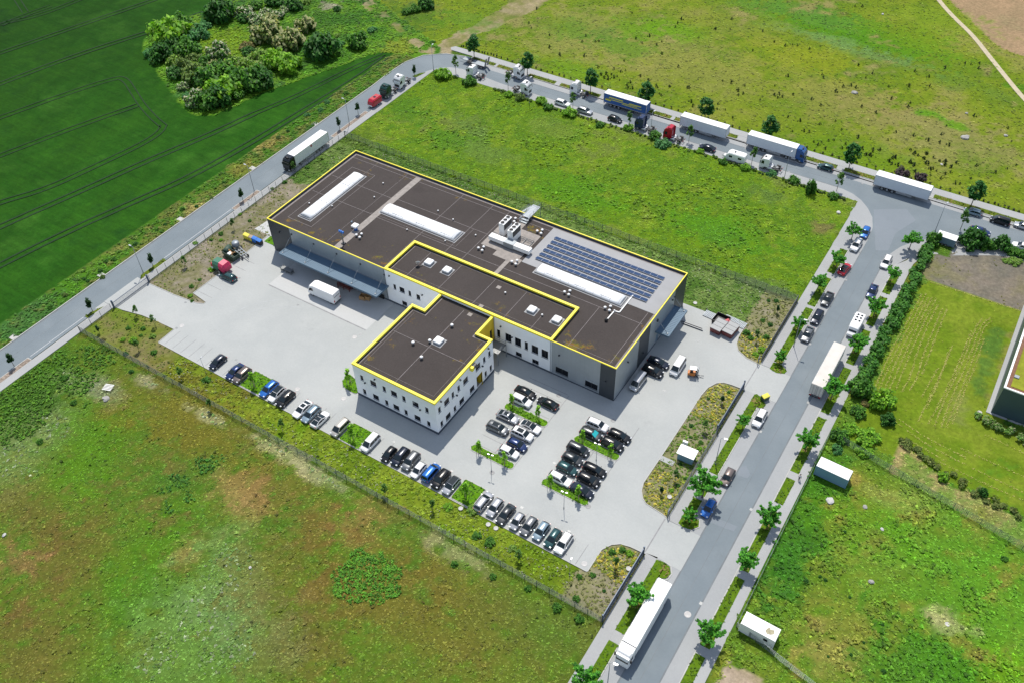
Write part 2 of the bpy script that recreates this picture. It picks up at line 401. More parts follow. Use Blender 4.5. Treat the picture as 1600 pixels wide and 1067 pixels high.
def arc(cx, cy, r, a0, a1, n=10):
    return [(cx + r * math.cos(R(a0 + (a1 - a0) * i / n)), cy + r * math.sin(R(a0 + (a1 - a0) * i / n))) for i in range(n + 1)]

# numpy noise for the broad tones of the land
_T = rng.random((256, 256))
def vn(x, y):
    xi, yi = np.floor(x).astype(int), np.floor(y).astype(int); fx, fy = x - xi, y - yi
    fx = fx * fx * (3 - 2 * fx); fy = fy * fy * (3 - 2 * fy)
    a, b, c, d = _T[xi % 256, yi % 256], _T[(xi + 1) % 256, yi % 256], _T[xi % 256, (yi + 1) % 256], _T[(xi + 1) % 256, (yi + 1) % 256]
    return (a * (1 - fx) + b * fx) * (1 - fy) + (c * (1 - fx) + d * fx) * fy
def fbm(x, y, s, oct=4, seed=0):
    x = x / s + seed * 17.3; y = y / s + seed * 9.1; t = 0; a = 0.5; n = 0
    for i in range(oct):
        t = t + a * vn(x, y); n += a; x = x * 2.03 + 11.7; y = y * 2.03 + 5.3; a *= 0.55
    return t / n
def inpoly(X, Y, poly):
    r = np.zeros(X.shape, bool); n = len(poly); j = n - 1
    for i in range(n):
        xi, yi = poly[i]; xj, yj = poly[j]
        if yi != yj:
            c = ((yi > Y) != (yj > Y)) & (X < (xj - xi) * (Y - yi) / (yj - yi) + xi); r ^= c
        j = i
    return r
def smooth01(e0, e1, x):
    t = np.clip((x - e0) / (e1 - e0), 0, 1); return t * t * (3 - 2 * t)
def set_col(me, rgb, name='col'):
    a = me.attributes.new(name, 'FLOAT_COLOR', 'POINT')
    buf = np.ones((len(me.vertices), 4), np.float32); buf[:, :3] = rgb; a.data.foreach_set('color', buf.ravel())
def np_mesh(name, V, Q, mat, rgb=None, smooth=False):
    me = bpy.data.meshes.new(name); k = Q.shape[1]
    me.vertices.add(len(V)); me.vertices.foreach_set('co', V.astype(np.float32).ravel())
    me.loops.add(Q.size); me.loops.foreach_set('vertex_index', Q.astype(np.int32).ravel())
    me.polygons.add(len(Q)); me.polygons.foreach_set('loop_start', np.arange(0, Q.size, k, dtype=np.int32))
    try: me.polygons.foreach_set('loop_total', np.full(len(Q), k, np.int32))
    except Exception: pass
    me.update(calc_edges=True)
    me.polygons.foreach_set('use_smooth', np.full(len(Q), smooth))
    me.materials.append(mat)
    if rgb is not None: set_col(me, rgb)
    me.update()
    return me
def leaf_quads(P, size, nrm, cols, aspect=0.6):
    """one diamond leaf per point: P (n,3), size (n,), nrm (n,3) rough facing, cols (n,3)"""
    n = len(P)
    a = rng.normal(size=(n, 3)); t = np.cross(nrm, a); t /= np.linalg.norm(t, axis=1)[:, None] + 1e-9
    b = np.cross(nrm, t); s = size[:, None]
    V = np.empty((n, 4, 3)); V[:, 0] = P - t * s; V[:, 1] = P + b * s * aspect; V[:, 2] = P + t * s; V[:, 3] = P - b * s * aspect
    return V.reshape(-1, 3), np.arange(4 * n).reshape(n, 4), np.repeat(cols, 4, axis=0)
def foliage(name, blobs, per, size, cols, mat=None, up=0.5, jitter=0.25, shell=0.55, tips=None):
    """blobs: (x,y,z,rx,ry,rz) leaf clumps; per = leaves per unit clump; tips = (colour, share) for blossom on the outside"""
    Ps, Ns, Ss, Cs = [], [], [], []
    cols = np.array(cols)
    for (x, y, z, rx, ry, rz) in blobs:
        n = max(6, int(per))
        d = rng.normal(size=(n, 3)); d /= np.linalg.norm(d, axis=1)[:, None]
        r = shell + (1 - shell) * rng.random(n) ** 0.6
        lump = 0.8 + 0.4 * rng.random(n)
        P = d * (r * lump)[:, None] * np.array([rx, ry, rz]) + np.array([x, y, z])
        N = d + np.array([0, 0, up]) + rng.normal(size=(n, 3)) * 0.5; N /= np.linalg.norm(N, axis=1)[:, None]
        c = cols[rng.integers(0, len(cols), n)] * (1 + jitter * rng.normal(size=(n, 1))).clip(0.45, 1.7)
        if tips is not None:
            k = (rng.random(n) < tips[1]) & (d[:, 2] > -0.2) & (r > 0.8); c[k] = np.array(tips[0]) * (0.8 + 0.4 * rng.random((k.sum(), 1)))
        Ps.append(P); Ns.append(N); Ss.append(size * (0.6 + 0.8 * rng.random(n))); Cs.append(c)
    P = np.concatenate(Ps); P[:, 2] = np.maximum(P[:, 2], 0.03)
    V, Q, c = leaf_quads(P, np.concatenate(Ss), np.concatenate(Ns), np.concatenate(Cs), 0.7)
    return np_mesh(name, V, Q, mat or M['leaf'], c)
# ------------------------------------------------------------------ the land
GX = np.concatenate([[-3000, -1200, -600, -400, -330], np.arange(-292, 132, 0.6), [150, 220, 400, 900, 3000]])
GY = np.concatenate([[-3000, -1000, -400, -200, -140], np.arange(-122, 242, 0.6), [260, 330, 500, 1200, 3000]])
X, Y = np.meshgrid(GX, GY, indexing='ij')
jx = (fbm(X, Y, 3.0, 3, 1) - 0.5) * 2.6; jy = (fbm(X, Y, 3.0, 3, 2) - 0.5) * 2.6
XJ, YJ = X + jx, Y + jy
def GP(L): return [G(*p) for p in L]
ZN = np.zeros(X.shape, np.int8)
Z_WEED, Z_FAR, Z_CROP, Z_COPSE, Z_VERGE, Z_BACK, Z_STRIPN, Z_BEDW, Z_STRIPS, Z_BEDSW, Z_SW, Z_ELOT, Z_LAWN, Z_GRAVEL, Z_SAND, Z_DIRT, Z_BARE, Z_BEDE, Z_TAN, Z_EW = range(20)
copse = GP([(222, 80), (236, 95), (262, 140), (300, 182), (335, 182), (400, 150), (455, 130), (520, 108), (590, 83), (618, 84), (640, 90), (700, 92), (690, 75), (640, 42), (588, 0), (560, -30), (380, -30), (318, 22), (260, 32), (225, 62)])
ZN[YJ < -43.8] = Z_SW
ZN[XJ > 39.8] = Z_ELOT
ZN[(XJ > 41) & (YJ > 11)] = Z_EW
ZN[Y > 106] = Z_FAR
ZN[(X > -128) & (X < 21.5) & (YJ > 47) & (Y < 91)] = Z_BACK
ZN[(X > -110.5) & (X < 21.5) & (Y > 24) & (YJ < 47.3)] = Z_STRIPN
ZN[(X < -121.3)] = Z_VERGE
ZN[(X < -121.3) & (YJ > 96)] = Z_COPSE
ZN[(XJ * 0.5 + X * 0.5 < -128.4)] = Z_CROP
ZN[inpoly(X * .4 + XJ * .6, Y * .4 + YJ * .6, copse)] = Z_COPSE
ZN[(X < -121) & (Y > 92) & (YJ > 95) & (X > -134)] = Z_COPSE
far2 = GP([(588, 0), (640, 42), (690, 75), (716, 76), (760, 40), (830, -40), (560, -40)])
ZN[inpoly(XJ, YJ, far2)] = Z_FAR
dirt = GP([(692, 84), (683, 72), (705, 56), (745, 36), (790, 10), (806, -30), (905, -30), (840, 14), (790, 36), (735, 62), (712, 74), (704, 84)])
ZN[inpoly(XJ, YJ, dirt)] = Z_DIRT
gully = GP([(690, 90), (655, 80), (622, 50), (560, 8), (545, -20), (562, -20), (612, 32), (655, 64), (690, 82)])
ZN[inpoly(XJ, YJ, gully) & (Y > 96) & (fbm(X, Y, 3, 3, 15) > 0.47)] = Z_DIRT
bare = GP([(1478, -6), (1497, 14), (1525, 42), (1560, 74), (1600, 88), (1800, 130), (1800, -80), (1400, -80)])
ZN[inpoly(X * .5 + XJ * .5, Y * .5 + YJ * .5, bare)] = Z_BARE
ZN[(X > 43) & (X < 68) & (XJ > 43.3) & (YJ > 15) & (Y < 69.6)] = Z_LAWN
ZN[(X > 60) & (X < 100) & (YJ > 15.5 - (X - 60) * 0.13) & (Y < 34)] = Z_LAWN
ZN[(XJ > 42.5) & (Y >= 69.6) & (YJ < 90) & (X < 120)] = Z_GRAVEL
ZN[(X > 42) & (X < 46) & (Y > 80) & (Y < 86)] = Z_EW
ZN[inpoly(XJ, YJ, GP([(1388, 735), (1402, 690), (1440, 722), (1475, 748), (1600, 815), (1700, 860), (1700, 905), (1590, 850), (1480, 790)]))] = Z_TAN
ZN[inpoly(XJ, YJ, GP([(1105, 1075), (1140, 1035), (1172, 1046), (1215, 1080), (1200, 1120), (1090, 1110)]))] = Z_SAND
ZN[(X > -110.5) & (X < -92.9) & (Y > -24.5) & (Y < 48)] = Z_BEDW
ZN[(X > -110.5) & (X < -92.9) & (YJ > 24) & (Y < 48)] = Z_STRIPN
ZN[(X > -110.6) & (X < -82) & (XJ < -84) & (Y > -43.8) & (Y < -32)] = Z_BEDSW
ZN[(XJ > -86) & (X < 15) & (Y > -43.8) & (Y < -36.8)] = Z_STRIPS
ZN[(X > 14) & (X < 21.5) & (Y > -43.9) & (Y < 47.3)] = Z_BEDE
ZN[(X > 10) & (X < 14.6) & (XJ > 12.6) & (Y > -43.9) & (Y < -36.8)] = Z_BEDE

# ground that is paved over (kept below the paving)
PAVE = ((X > -121.2) & (X < -110.5) & (Y > -200) & (Y < 96)) | ((X > -121) & (X < 200) & (Y > 90.7) & (Y < 101.4)) | ((Y > 103.3) & (Y < 105.8) & (X > -113)) \
    | ((Y > 101) & (Y < 106) & (X > -113)) | ((X > 21.4) & (X < 39.6) & (Y > -200) & (Y < 92))
yard = [(-110.4, -34.3), (-108.4, -34.1), (-102.9, -32.9), (-98.6, -32.5), (-93.2, -32.3), (-93.0, -37.0), (14.5, -36.8), (14.5, -31.7), (15.5, -29.9), (16.8, -28.9), (18.6, -28.5), (21.5, -28.4),
        (21.5, -19.8), (20.4, -19.4), (16.8, -18.9), (15.8, -18.2), (14.8, -16.8), (14.3, -15.0), (14.4, -8.4), (14.5, 6.1), (14.5, 10.6), (14.8, 13.2), (15.8, 15.3), (17.0, 16.2), (18.6, 16.5), (21.5, 16.5),
        (21.5, 24.9), (18.4, 25.1), (16.0, 26.3), (14.9, 28.0), (14.5, 30.0), (14.4, 33.8), (-0.5, 33.7), (-93.1, 33.3), (-93.1, 3.3), (-98.2, 3.2), (-98.2, -12.6), (-98.4, -21.6), (-93.6, -22.2), (-93.6, -22.9), (-95.2, -23.6), (-102, -24.3), (-110.4, -24.6)]
PAVE |= inpoly(X, Y, yard)
apronN = [(-93, 33), (-93, 34), (0, 34), (0, 33)]
PAVE |= (X > -93) & (X < 0.2) & (Y > -0.5) & (Y < 33.5)
ec = GP([(1365, 360), (1399, 365), (1412.5, 355.6), (1435, 347), (1478, 347), (1521, 361), (1545, 369), (1600, 386), (1700, 415), (1700, 440), (1530, 383), (1500, 378), (1478, 378), (1458, 368), (1440, 385), (1420, 420)])
PAVE |= inpoly(X, Y, ec)

N1, N2, N3, N4 = fbm(X, Y, 22, 5, 3), fbm(X, Y, 7, 5, 4), fbm(X, Y, 2.2, 4, 5), fbm(X, Y, 1.0, 2, 6)
RGB = np.zeros(X.shape + (3,), np.float32)
def tone(z, cols, a=0.5, b=0.35, c=0.15, lo=0.33, hi=0.67):
    m = ZN == z
    f = np.clip(((N1 * a + N2 * b + N3 * c)[m] / (a + b + c) - lo) / (hi - lo), 0, 0.9999) * (len(cols) - 1)
    i = f.astype(int); t = (f - i)[:, None]; cc = np.array(cols)
    RGB[m] = cc[i] * (1 - t) + cc[np.minimum(i + 1, len(cols) - 1)] * t
tone(Z_WEED, [C(95, 115, 45), C(85, 125, 35), C(115, 130, 60)])
tone(Z_FAR, [C(148, 152, 78), C(134, 152, 48), C(122, 148, 34), C(108, 140, 34), C(150, 150, 90)], 0.55, 0.35, 0.2)
tone(Z_CROP, [C(32, 75, 21), C(44, 91, 18), C(36, 83, 16), C(52, 99, 26)], 0.6, 0.3, 0.1)
tone(Z_COPSE, [C(60, 105, 40), C(80, 135, 30), C(105, 150, 40), C(70, 120, 50)], 0.3, 0.5, 0.2)
tone(Z_VERGE, [C(140, 140, 75), C(85, 120, 40), C(75, 130, 28), C(120, 130, 60), C(60, 105, 35)], 0.15, 0.6, 0.35)
tone(Z_BACK, [C(98, 136, 30), C(114, 150, 24), C(92, 134, 30), C(122, 154, 34), C(116, 138, 58)], 0.3, 0.45, 0.35)
tone(Z_STRIPN, [C(105, 130, 65), C(80, 120, 40), C(125, 150, 80), C(85, 125, 30)], 0.2, 0.5, 0.4)
tone(Z_BEDW, [C(158, 148, 132), C(134, 134, 92), C(168, 158, 144), C(124, 130, 84)], 0.3, 0.4, 0.4)
tone(Z_STRIPS, [C(112, 140, 28), C(96, 128, 26), C(130, 152, 45), C(104, 140, 24)], 0.3, 0.4, 0.4)
tone(Z_BEDSW, [C(110, 140, 40), C(128, 140, 60), C(145, 135, 95), C(98, 130, 45)], 0.3, 0.5, 0.3)
tone(Z_SW, [C(110, 110, 50), C(98, 120, 42), C(88, 126, 34), C(104, 122, 46), C(82, 122, 36), C(110, 114, 54)], 0.35, 0.45, 0.45)
tone(Z_ELOT, [C(136, 138, 54), C(108, 138, 42), C(94, 134, 36), C(120, 140, 50), C(146, 140, 72)], 0.4, 0.45, 0.25)
tone(Z_EW, [C(80, 125, 40), C(105, 140, 40), C(70, 115, 35)], 0.3, 0.5, 0.3)
tone(Z_LAWN, [C(130, 152, 40), C(116, 146, 32), C(138, 158, 48), C(122, 150, 36)], 0.5, 0.4, 0.2)
tone(Z_GRAVEL, [C(140, 138, 78), C(142, 134, 118), C(132, 128, 118), C(150, 142, 124), C(128, 130, 62)], 0.5, 0.4, 0.2)
tone(Z_TAN, [C(165, 160, 95), C(176, 160, 112), C(135, 145, 65)], 0.2, 0.4, 0.5)
tone(Z_SAND, [C(205, 188, 168), C(190, 172, 148), C(170, 160, 120)], 0.2, 0.4, 0.5)
tone(Z_DIRT, [C(186, 172, 140), C(172, 160, 124), C(148, 146, 92), C(122, 138, 62)], 0.1, 0.6, 0.4)
tone(Z_BARE, [C(186, 158, 124), C(176, 152, 118), C(165, 150, 112)], 0.5, 0.3, 0.2)
tone(Z_BEDE, [C(165, 158, 138), C(148, 148, 104), C(172, 164, 146)], 0.2, 0.4, 0.5)
BL = [  # place in the photograph, size in metres, colour, strength: patches of different growth and bare soil
    (60, 620, 9, 7, C(62, 105, 30), .9), (90, 580, 12, 5, C(66, 112, 28), .9), (35, 660, 7, 7, C(58, 100, 32), .9), (130, 600, 6, 3, C(140, 160, 110), .5), (80, 668, 6, 6, C(140, 158, 108), .5), (20, 720, 8, 8, C(132, 152, 100), .45),
    (180, 650, 9, 7, C(84, 130, 28), .7), (140, 700, 8, 9, C(84, 130, 28), .7), (120, 740, 5, 8, C(88, 136, 28), .7), (165, 610, 4, 2, C(165, 165, 160), .5), (270, 640, 14, 8, C(118, 112, 45), .6), (330, 680, 14, 8, C(120, 112, 45), .6),
    (40, 800, 8, 5, C(118, 100, 58), .6), (100, 880, 7, 8, C(116, 98, 56), .6), (60, 1020, 10, 7, C(118, 96, 58), .6), (25, 880, 5, 3, C(150, 115, 85), .6), (250, 850, 6, 10, C(84, 134, 26), .7), (235, 930, 6, 7, C(76, 130, 34), .7),
    (290, 740, 5, 3, C(74, 120, 40), .6), (265, 755, 4, 2, C(74, 120, 40), .6), (330, 725, 3, 2, C(76, 122, 40), .6), (375, 770, 5, 4, C(176, 140, 104), .5), (395, 790, 4, 5, C(170, 136, 100), .45), (300, 860, 3, 5, C(186, 148, 110), .45),
    (350, 850, 7, 5, C(74, 124, 46), .7), (360, 900, 9, 8, C(120, 152, 88), .5), (300, 950, 8, 9, C(108, 148, 74), .5), (350, 1000, 9, 9, C(118, 152, 104), .55), (250, 1010, 6, 8, C(114, 148, 86), .5), (170, 1060, 8, 4, C(84, 130, 34), .6), (330, 1050, 12, 5, C(94, 136, 38), .6),
    (440, 770, 8, 5, C(124, 106, 56), .5), (480, 810, 6, 4, C(126, 106, 60), .5), (430, 880, 7, 8, C(116, 100, 50), .5), (470, 990, 9, 8, C(114, 100, 52), .5), (600, 800, 5, 3, C(150, 120, 80), .55), (560, 830, 4, 3, C(148, 118, 78), .5), (640, 960, 14, 8, C(122, 104, 52), .6), (700, 920, 9, 6, C(118, 108, 50), .6),
    (620, 1040, 8, 4, C(98, 124, 44), .6), (800, 960, 8, 5, C(100, 112, 50), .6), (860, 990, 6, 5, C(90, 118, 46), .6), (760, 1040, 10, 6, C(108, 118, 48), .6), (680, 840, 3, 2, C(165, 160, 130), .5),
    (430, 700, 6, 1.6, C(176, 176, 140), .7), (330, 655, 5, 1.2, C(170, 172, 140), .6), (500, 745, 5, 1.5, C(170, 172, 140), .6), (235, 600, 4, 1.3, C(175, 172, 150), .6), (720, 870, 5, 2, C(160, 165, 130), .5),
    # the meadow beyond the far road
    (930, 60, 22, 16, C(152, 152, 92), .6), (1060, 90, 24, 14, C(150, 152, 84), .65), (1000, 45, 8, 5, C(106, 152, 26), .9), (1050, 48, 9, 6, C(110, 160, 24), .9), (970, 75, 8, 4, C(96, 145, 34), .85), (890, 45, 7, 5, C(100, 145, 40), .8), (940, 52, 4, 4, C(95, 140, 48), .7),
    (1290, 40, 26, 9, C(84, 146, 24), .85), (1360, 60, 26, 9, C(88, 148, 22), .8), (1250, 20, 18, 6, C(96, 144, 60), .6), (1290, 62, 12, 3, C(118, 154, 92), .7), (1380, 92, 12, 3, C(116, 152, 90), .7), (1500, 130, 7, 4, C(98, 138, 48), .6), (1560, 150, 6, 5, C(106, 140, 54), .6), (1450, 30, 14, 8, C(128, 160, 40), .7), (1430, 60, 12, 6, C(120, 155, 30), .7),
    (1320, 160, 20, 9, C(158, 150, 92), .65), (1450, 200, 18, 10, C(156, 148, 96), .65), (1500, 230, 16, 10, C(144, 148, 88), .6), (1250, 130, 16, 8, C(140, 152, 60), .5), (1260, 90, 16, 7, C(142, 158, 36), .7), (1450, 178, 3.2, 1.8, C(96, 158, 22), .95), (1495, 197, 2.6, 1.6, C(104, 160, 20), .95), (1590, 138, 4, 2, C(86, 140, 24), .9), (1350, 245, 14, 6, C(106, 148, 26), .7), (900, 110, 10, 4, C(108, 156, 26), .8), (1180, 150, 30, 8, C(122, 144, 46), .5), (640, 20, 12, 8, C(70, 116, 40), .8), (720, 30, 9, 6, C(98, 146, 26), .8), (1130, 30, 20, 8, C(140, 150, 66), .5),
    # behind the hall
    (700, 215, 9, 5, C(86, 138, 34), .7), (640, 180, 9, 6, C(78, 130, 32), .7), (760, 240, 7, 4, C(112, 140, 68), .6), (720, 195, 6, 4, C(110, 132, 74), .55), (900, 300, 10, 5, C(86, 148, 24), .7), (1120, 360, 10, 5, C(84, 148, 26), .75), (1210, 310, 6, 3, C(104, 128, 72), .5), (1285, 357, 2.5, 2, C(140, 110, 92), .6), (1130, 375, 5, 3, C(84, 134, 40), .5), (860, 200, 6, 4, C(120, 142, 70), .5), (560, 215, 6, 6, C(96, 120, 40), .6), (1240, 395, 5, 4, C(88, 140, 28), .6), (1205, 455, 9, 2, C(100, 120, 80), .7),
    # east lots
    (1400, 800, 8, 7, C(146, 142, 68), .5), (1385, 860, 7, 6, C(148, 142, 74), .5), (1425, 790, 4, 3, C(176, 160, 104), .55), (1350, 1000, 8, 7, C(148, 142, 72), .5), (1300, 1020, 4, 4, C(165, 150, 92), .5), (1520, 840, 14, 10, C(92, 150, 40), .7), (1480, 930, 12, 10, C(96, 152, 42), .7), (1560, 960, 10, 12, C(96, 152, 40), .7), (1580, 1060, 6, 4, C(110, 164, 26), .8), (1430, 1040, 8, 7, C(70, 132, 30), .9), (1240, 840, 4, 14, C(58, 118, 30), .85), (1215, 900, 3, 8, C(60, 120, 34), .8), (1480, 975, 3, 2.4, C(185, 178, 140), .5), (1465, 960, 2, 1.4, C(185, 178, 140), .5), (1330, 800, 7, 5, C(92, 148, 26), .7), (1290, 740, 5, 4, C(66, 122, 30), .8), (1370, 770, 3, 2, C(150, 160, 90), .5),
    (1545, 560, 1.6, 9, C(86, 130, 56), .8), (1580, 560, 1.5, 12, C(158, 145, 85), .7), (1500, 640, 2, 3, C(150, 150, 100), .4), (1460, 420, 5, 3, C(132, 138, 62), .7), (1540, 440, 10, 4, C(150, 140, 126), .6),
    # rough verge of the crop field and the scrub
    (300, 330, 3, 4, C(190, 168, 110), .6), (240, 380, 3, 4, C(150, 140, 80), .6), (110, 450, 3, 9, C(84, 140, 26), .85), (40, 500, 4, 9, C(72, 120, 60), .8), (470, 180, 3, 7, C(66, 122, 28), .8), (420, 215, 3, 4, C(160, 142, 80), .6), (380, 265, 3, 4, C(150, 140, 66), .6), (560, 120, 3, 6, C(96, 132, 34), .7), (620, 75, 5, 4, C(140, 150, 50), .7), (350, 70, 10, 9, C(118, 150, 30), .85), (500, 30, 14, 10, C(62, 112, 34), .8), (480, 60, 8, 8, C(70, 116, 36), .7), (516, 11, 3, 3, C(175, 168, 160), .8)]
HB = fbm(X, Y, 1.7, 3, 9)
for (px, py, rx, ry, c, st) in BL:
    cx, cy = G(px, py)
    d = np.sqrt(((X - cx) / (rx * 1.15)) ** 2 + ((Y - cy) / (ry * 1.15)) ** 2)
    m = smooth01(1.35, 0.45, d + (N2 - 0.5) * 1.5 + (N3 - 0.5) * 1.9 + (N4 - 0.5) * 1.0) * st * 0.9
    m = m * (ZN != Z_CROP)
    RGB += (np.array(c, np.float32) - RGB) * m[..., None]
# drilled-crop banding runs with the wheel ruts
band = fbm(X * 0.94 + Y * 0.34, (X * -0.34 + Y * 0.94) * 0.22, 5, 3, 12)
mc = ZN == Z_CROP
RGB[mc] *= ((0.82 + 0.36 * band[mc]) * (0.78 + 0.30 * smooth01(-260, -140, X[mc])))[:, None]   # paler crop towards the road
RGB[mc] *= 1.2
vg = np.isin(ZN, [Z_SW, Z_ELOT, Z_COPSE, Z_STRIPS]); RGB[vg] *= np.array([1.12, 1.07, 1.0], np.float32); vg = np.isin(ZN, [Z_BACK, Z_FAR]); RGB[vg] *= np.array([1.08, 1.02, 1.05], np.float32)
vg = np.isin(ZN, [Z_SW, Z_ELOT, Z_BACK, Z_FAR, Z_CROP]); RGB[vg] *= np.array([0.98, 1.0, 0.92], np.float32)
AMP = np.array([.25, .12, .05, .3, .25, .35, .3, .12, .3, .15, .3, .35, .02, .03, .06, .06, .04, .08, .12, .25])[ZN]
ZH = (HB - 0.35) * AMP + (N2 - 0.5) * 0.15
ZH[PAVE] = -0.10
ZH = np.clip(ZH, -0.10, None)
def build_land():
    nx, ny = X.shape
    V = np.stack([X, Y, ZH], -1).reshape(-1, 3); C3 = RGB.reshape(-1, 3)
    idx = np.arange(nx * ny).reshape(nx, ny)
    Q = np.stack([idx[:-1, :-1], idx[1:, :-1], idx[1:, 1:], idx[:-1, 1:]], -1).reshape(-1, 4)
    zq = ZN[:-1, :-1].reshape(-1)
    groups = [('crop_field', [Z_CROP]), ('meadow', [Z_FAR]), ('lawn', [Z_LAWN]), ('gravel_ground', [Z_GRAVEL]), ('dirt_track', [Z_DIRT]), ('bare_field', [Z_BARE]),
              ('overgrown_field', [Z_BACK]), ('rough_grassland', [Z_SW]), ('planting_bed', [Z_BEDW, Z_BEDE, Z_BEDSW]), ('flower_strip', [Z_STRIPN, Z_STRIPS])]
    used = set(sum([g[1] for g in groups], []))
    groups.append(('ground', [z for z in range(20) if z not in used]))
    for nm, zs in groups:
        q = Q[np.isin(zq, zs)]
        u, inv = np.unique(q, return_inverse=True)
        me = np_mesh(nm, V[u], inv.reshape(-1, 4), M['crop' if nm == 'crop_field' else 'ground'], C3[u], True)
        o = bpy.data.objects.new(nm, me); COL.objects.link(o); tag(o, kind='structure')
build_land()
def lookup(px, py):
    i = np.clip(np.searchsorted(GX, px) - 1, 0, len(GX) - 2); j = np.clip(np.searchsorted(GY, py) - 1, 0, len(GY) - 2)
    return i, j
def in_view(x, y, m=190):
    a, b = proj_np(x, y); return (a > -m) & (a < 1600 + m) & (b > -m) & (b < 1067 + m)
def tufts(name, zones, dens, size, leaves, height, cols=None, jit=0.28, clump=None, mat='weed', bright=1.0, only=None, flat=0.7, avoid_pave=True):
    """low growth spread over some kinds of ground; colour follows the ground unless cols is given"""
    m = np.isin(ZN, zones)
    xs, ys = X[m], Y[m]
    ok = (np.abs(xs) < 300) & (np.abs(ys) < 250); x0, x1, y0, y1 = xs[ok].min(), xs[ok].max(), ys[ok].min(), ys[ok].max()
    n = int((x1 - x0) * (y1 - y0) * dens)
    px, py = x0 + (x1 - x0) * rng.random(n), y0 + (y1 - y0) * rng.random(n)
    i, j = lookup(px, py)
    k = np.isin(ZN[i, j], zones) & in_view(px, py)
    if avoid_pave: k &= ~(PAVE[i, j] | PAVE[i + 1, j] | PAVE[i, j + 1] | PAVE[i + 1, j + 1])
    if clump: k &= (fbm(px, py, clump[0], 4, clump[2]) > clump[1])
    if only is not None: k &= only(px, py)
    px, py, i, j = px[k], py[k], i[k], j[k]; n = len(px)
    if n == 0: return None
    s = size[0] + (size[1] - size[0]) * rng.random(n) ** 1.6
    base = RGB[i, j] * bright if cols is None else np.array(cols)[rng.integers(0, len(cols), n)]
    base = base * (1 + jit * rng.normal(size=(n, 1))).clip(0.5, 1.8)
    L = leaves
    a = rng.random((n, L)) * 6.283; e = flat * (0.15 + 0.85 * rng.random((n, L)))
    d = np.stack([np.cos(a), np.sin(a), np.zeros_like(a)], -1); sd = np.stack([-np.sin(a), np.cos(a), np.zeros_like(a)], -1)
    sc = s[:, None, None]
    p = np.stack([px, py, np.maximum(ZH[i, j], -0.02)], -1)[:, None, :]
    hz = height * (0.5 + rng.random((n, L)))[..., None] * np.array([0, 0, 1.0])
    mid = p + d * sc * (e * 0.55)[..., None] + hz * sc * 0.8; tip = p + d * sc * (0.25 + e)[..., None] + hz * sc * 0.75
    b0 = p + d * sc * 0.06
    V = np.stack([b0, mid + sd * sc * 0.30, tip, mid - sd * sc * 0.30], 2)
    cc = np.repeat((base[:, None, :] * (1 + 0.2 * rng.normal(size=(n, L, 1))).clip(0.6, 1.5)).reshape(-1, 3), 4, axis=0)
    me = np_mesh(name, V.reshape(-1, 3), np.arange(n * L * 4).reshape(-1, 4), M[mat], cc)
    o = bpy.data.objects.new(name, me); COL.objects.link(o)
    return tag(o, kind='stuff')
PATCH = []
def patch(*els):
    def f(x, y):
        m = np.zeros(x.shape, bool); nz = (fbm(x, y, 2.4, 3, 31) - 0.5) * 0.9
        for (px, py, rx, ry) in els:
            cx, cy = G(px, py); m |= np.hypot((x - cx) / rx, (y - cy) / ry) + nz < 1.0
        return m
    return f
tufts('tall_weeds', [Z_BACK], 7.0, (0.15, 0.4), 6, 0.22, bright=1.72)
tufts('tall_weeds', [Z_BACK], 0.8, (0.35, 0.75), 9, 0.38, bright=1.75, clump=(9, 0.52, 3))
tufts('rough_grass', [Z_SW], 7.5, (0.14, 0.38), 6, 0.2, bright=1.9)
tufts('rough_grass', [Z_SW], 0.4, (0.3, 0.65), 8, 0.36, bright=1.7, clump=(5, 0.54, 13))
tufts('rough_grass', [Z_ELOT, Z_EW, Z_TAN], 6.0, (0.16, 0.45), 6, 0.22, bright=1.75)
tufts('nettle_patch', [Z_ELOT], 1.5, (0.35, 0.75), 8, 0.4, bright=1.65, clump=(7, 0.5, 8))
NET = [C(112, 180, 46), C(94, 164, 40), C(126, 190, 56), C(100, 168, 52)]
tufts('nettle_patch', [Z_SW], 11.0, (0.2, 0.5), 8, 0.6, cols=NET, only=patch((560, 912, 4.6, 3.6), (594, 902, 4.8, 3.4), (575, 893, 4.4, 4.0), (576, 912, 4, 3)))
tufts('nettle_patch', [Z_SW], 5.0, (0.2, 0.55), 8, 0.6, cols=[C(92, 158, 56), C(106, 170, 62), C(80, 142, 52)], only=patch((318, 727, 3, 1.7), (280, 750, 2.4, 1.5), (340, 720, 1.5, 1.4), (258, 766, 1.2, 1.2), (262, 795, 1.6, 1.0), (296, 775, 1.4, 1.2)))
tufts('nettle_patch', [Z_SW], 5.0, (0.22, 0.6), 8, 0.6, cols=[C(104, 160, 46), C(118, 174, 50), C(92, 146, 44)], only=patch((90, 585, 11, 5), (40, 620, 9, 6), (25, 660, 6, 5), (150, 560, 5, 3)))
tufts('silver_grass', [Z_SW], 1.8, (0.2, 0.6), 6, 0.25, cols=[C(172, 192, 140), C(148, 180, 110), C(190, 202, 170), C(132, 172, 92), C(120, 165, 80)], only=patch((360, 890, 5, 5), (310, 960, 4, 5), (350, 1010, 5, 4), (250, 1020, 3, 4), (130, 598, 6, 1.6), (85, 665, 4, 3), (20, 715, 6, 4), (430, 698, 5, .9), (330, 652, 4, .8), (505, 746, 4, .9), (240, 601, 3, .8)))
tufts('scrub_grass', [Z_COPSE, Z_VERGE], 2.6, (0.3, 0.8), 7, 0.3, bright=1.55)
tufts('meadow_grass', [Z_FAR, Z_WEED], 0.9, (0.25, 0.7), 6, 0.2, bright=1.35)
tufts('strip_weeds', [Z_STRIPN, Z_STRIPS], 4.0, (0.22, 0.6), 7, 0.32, bright=1.6)
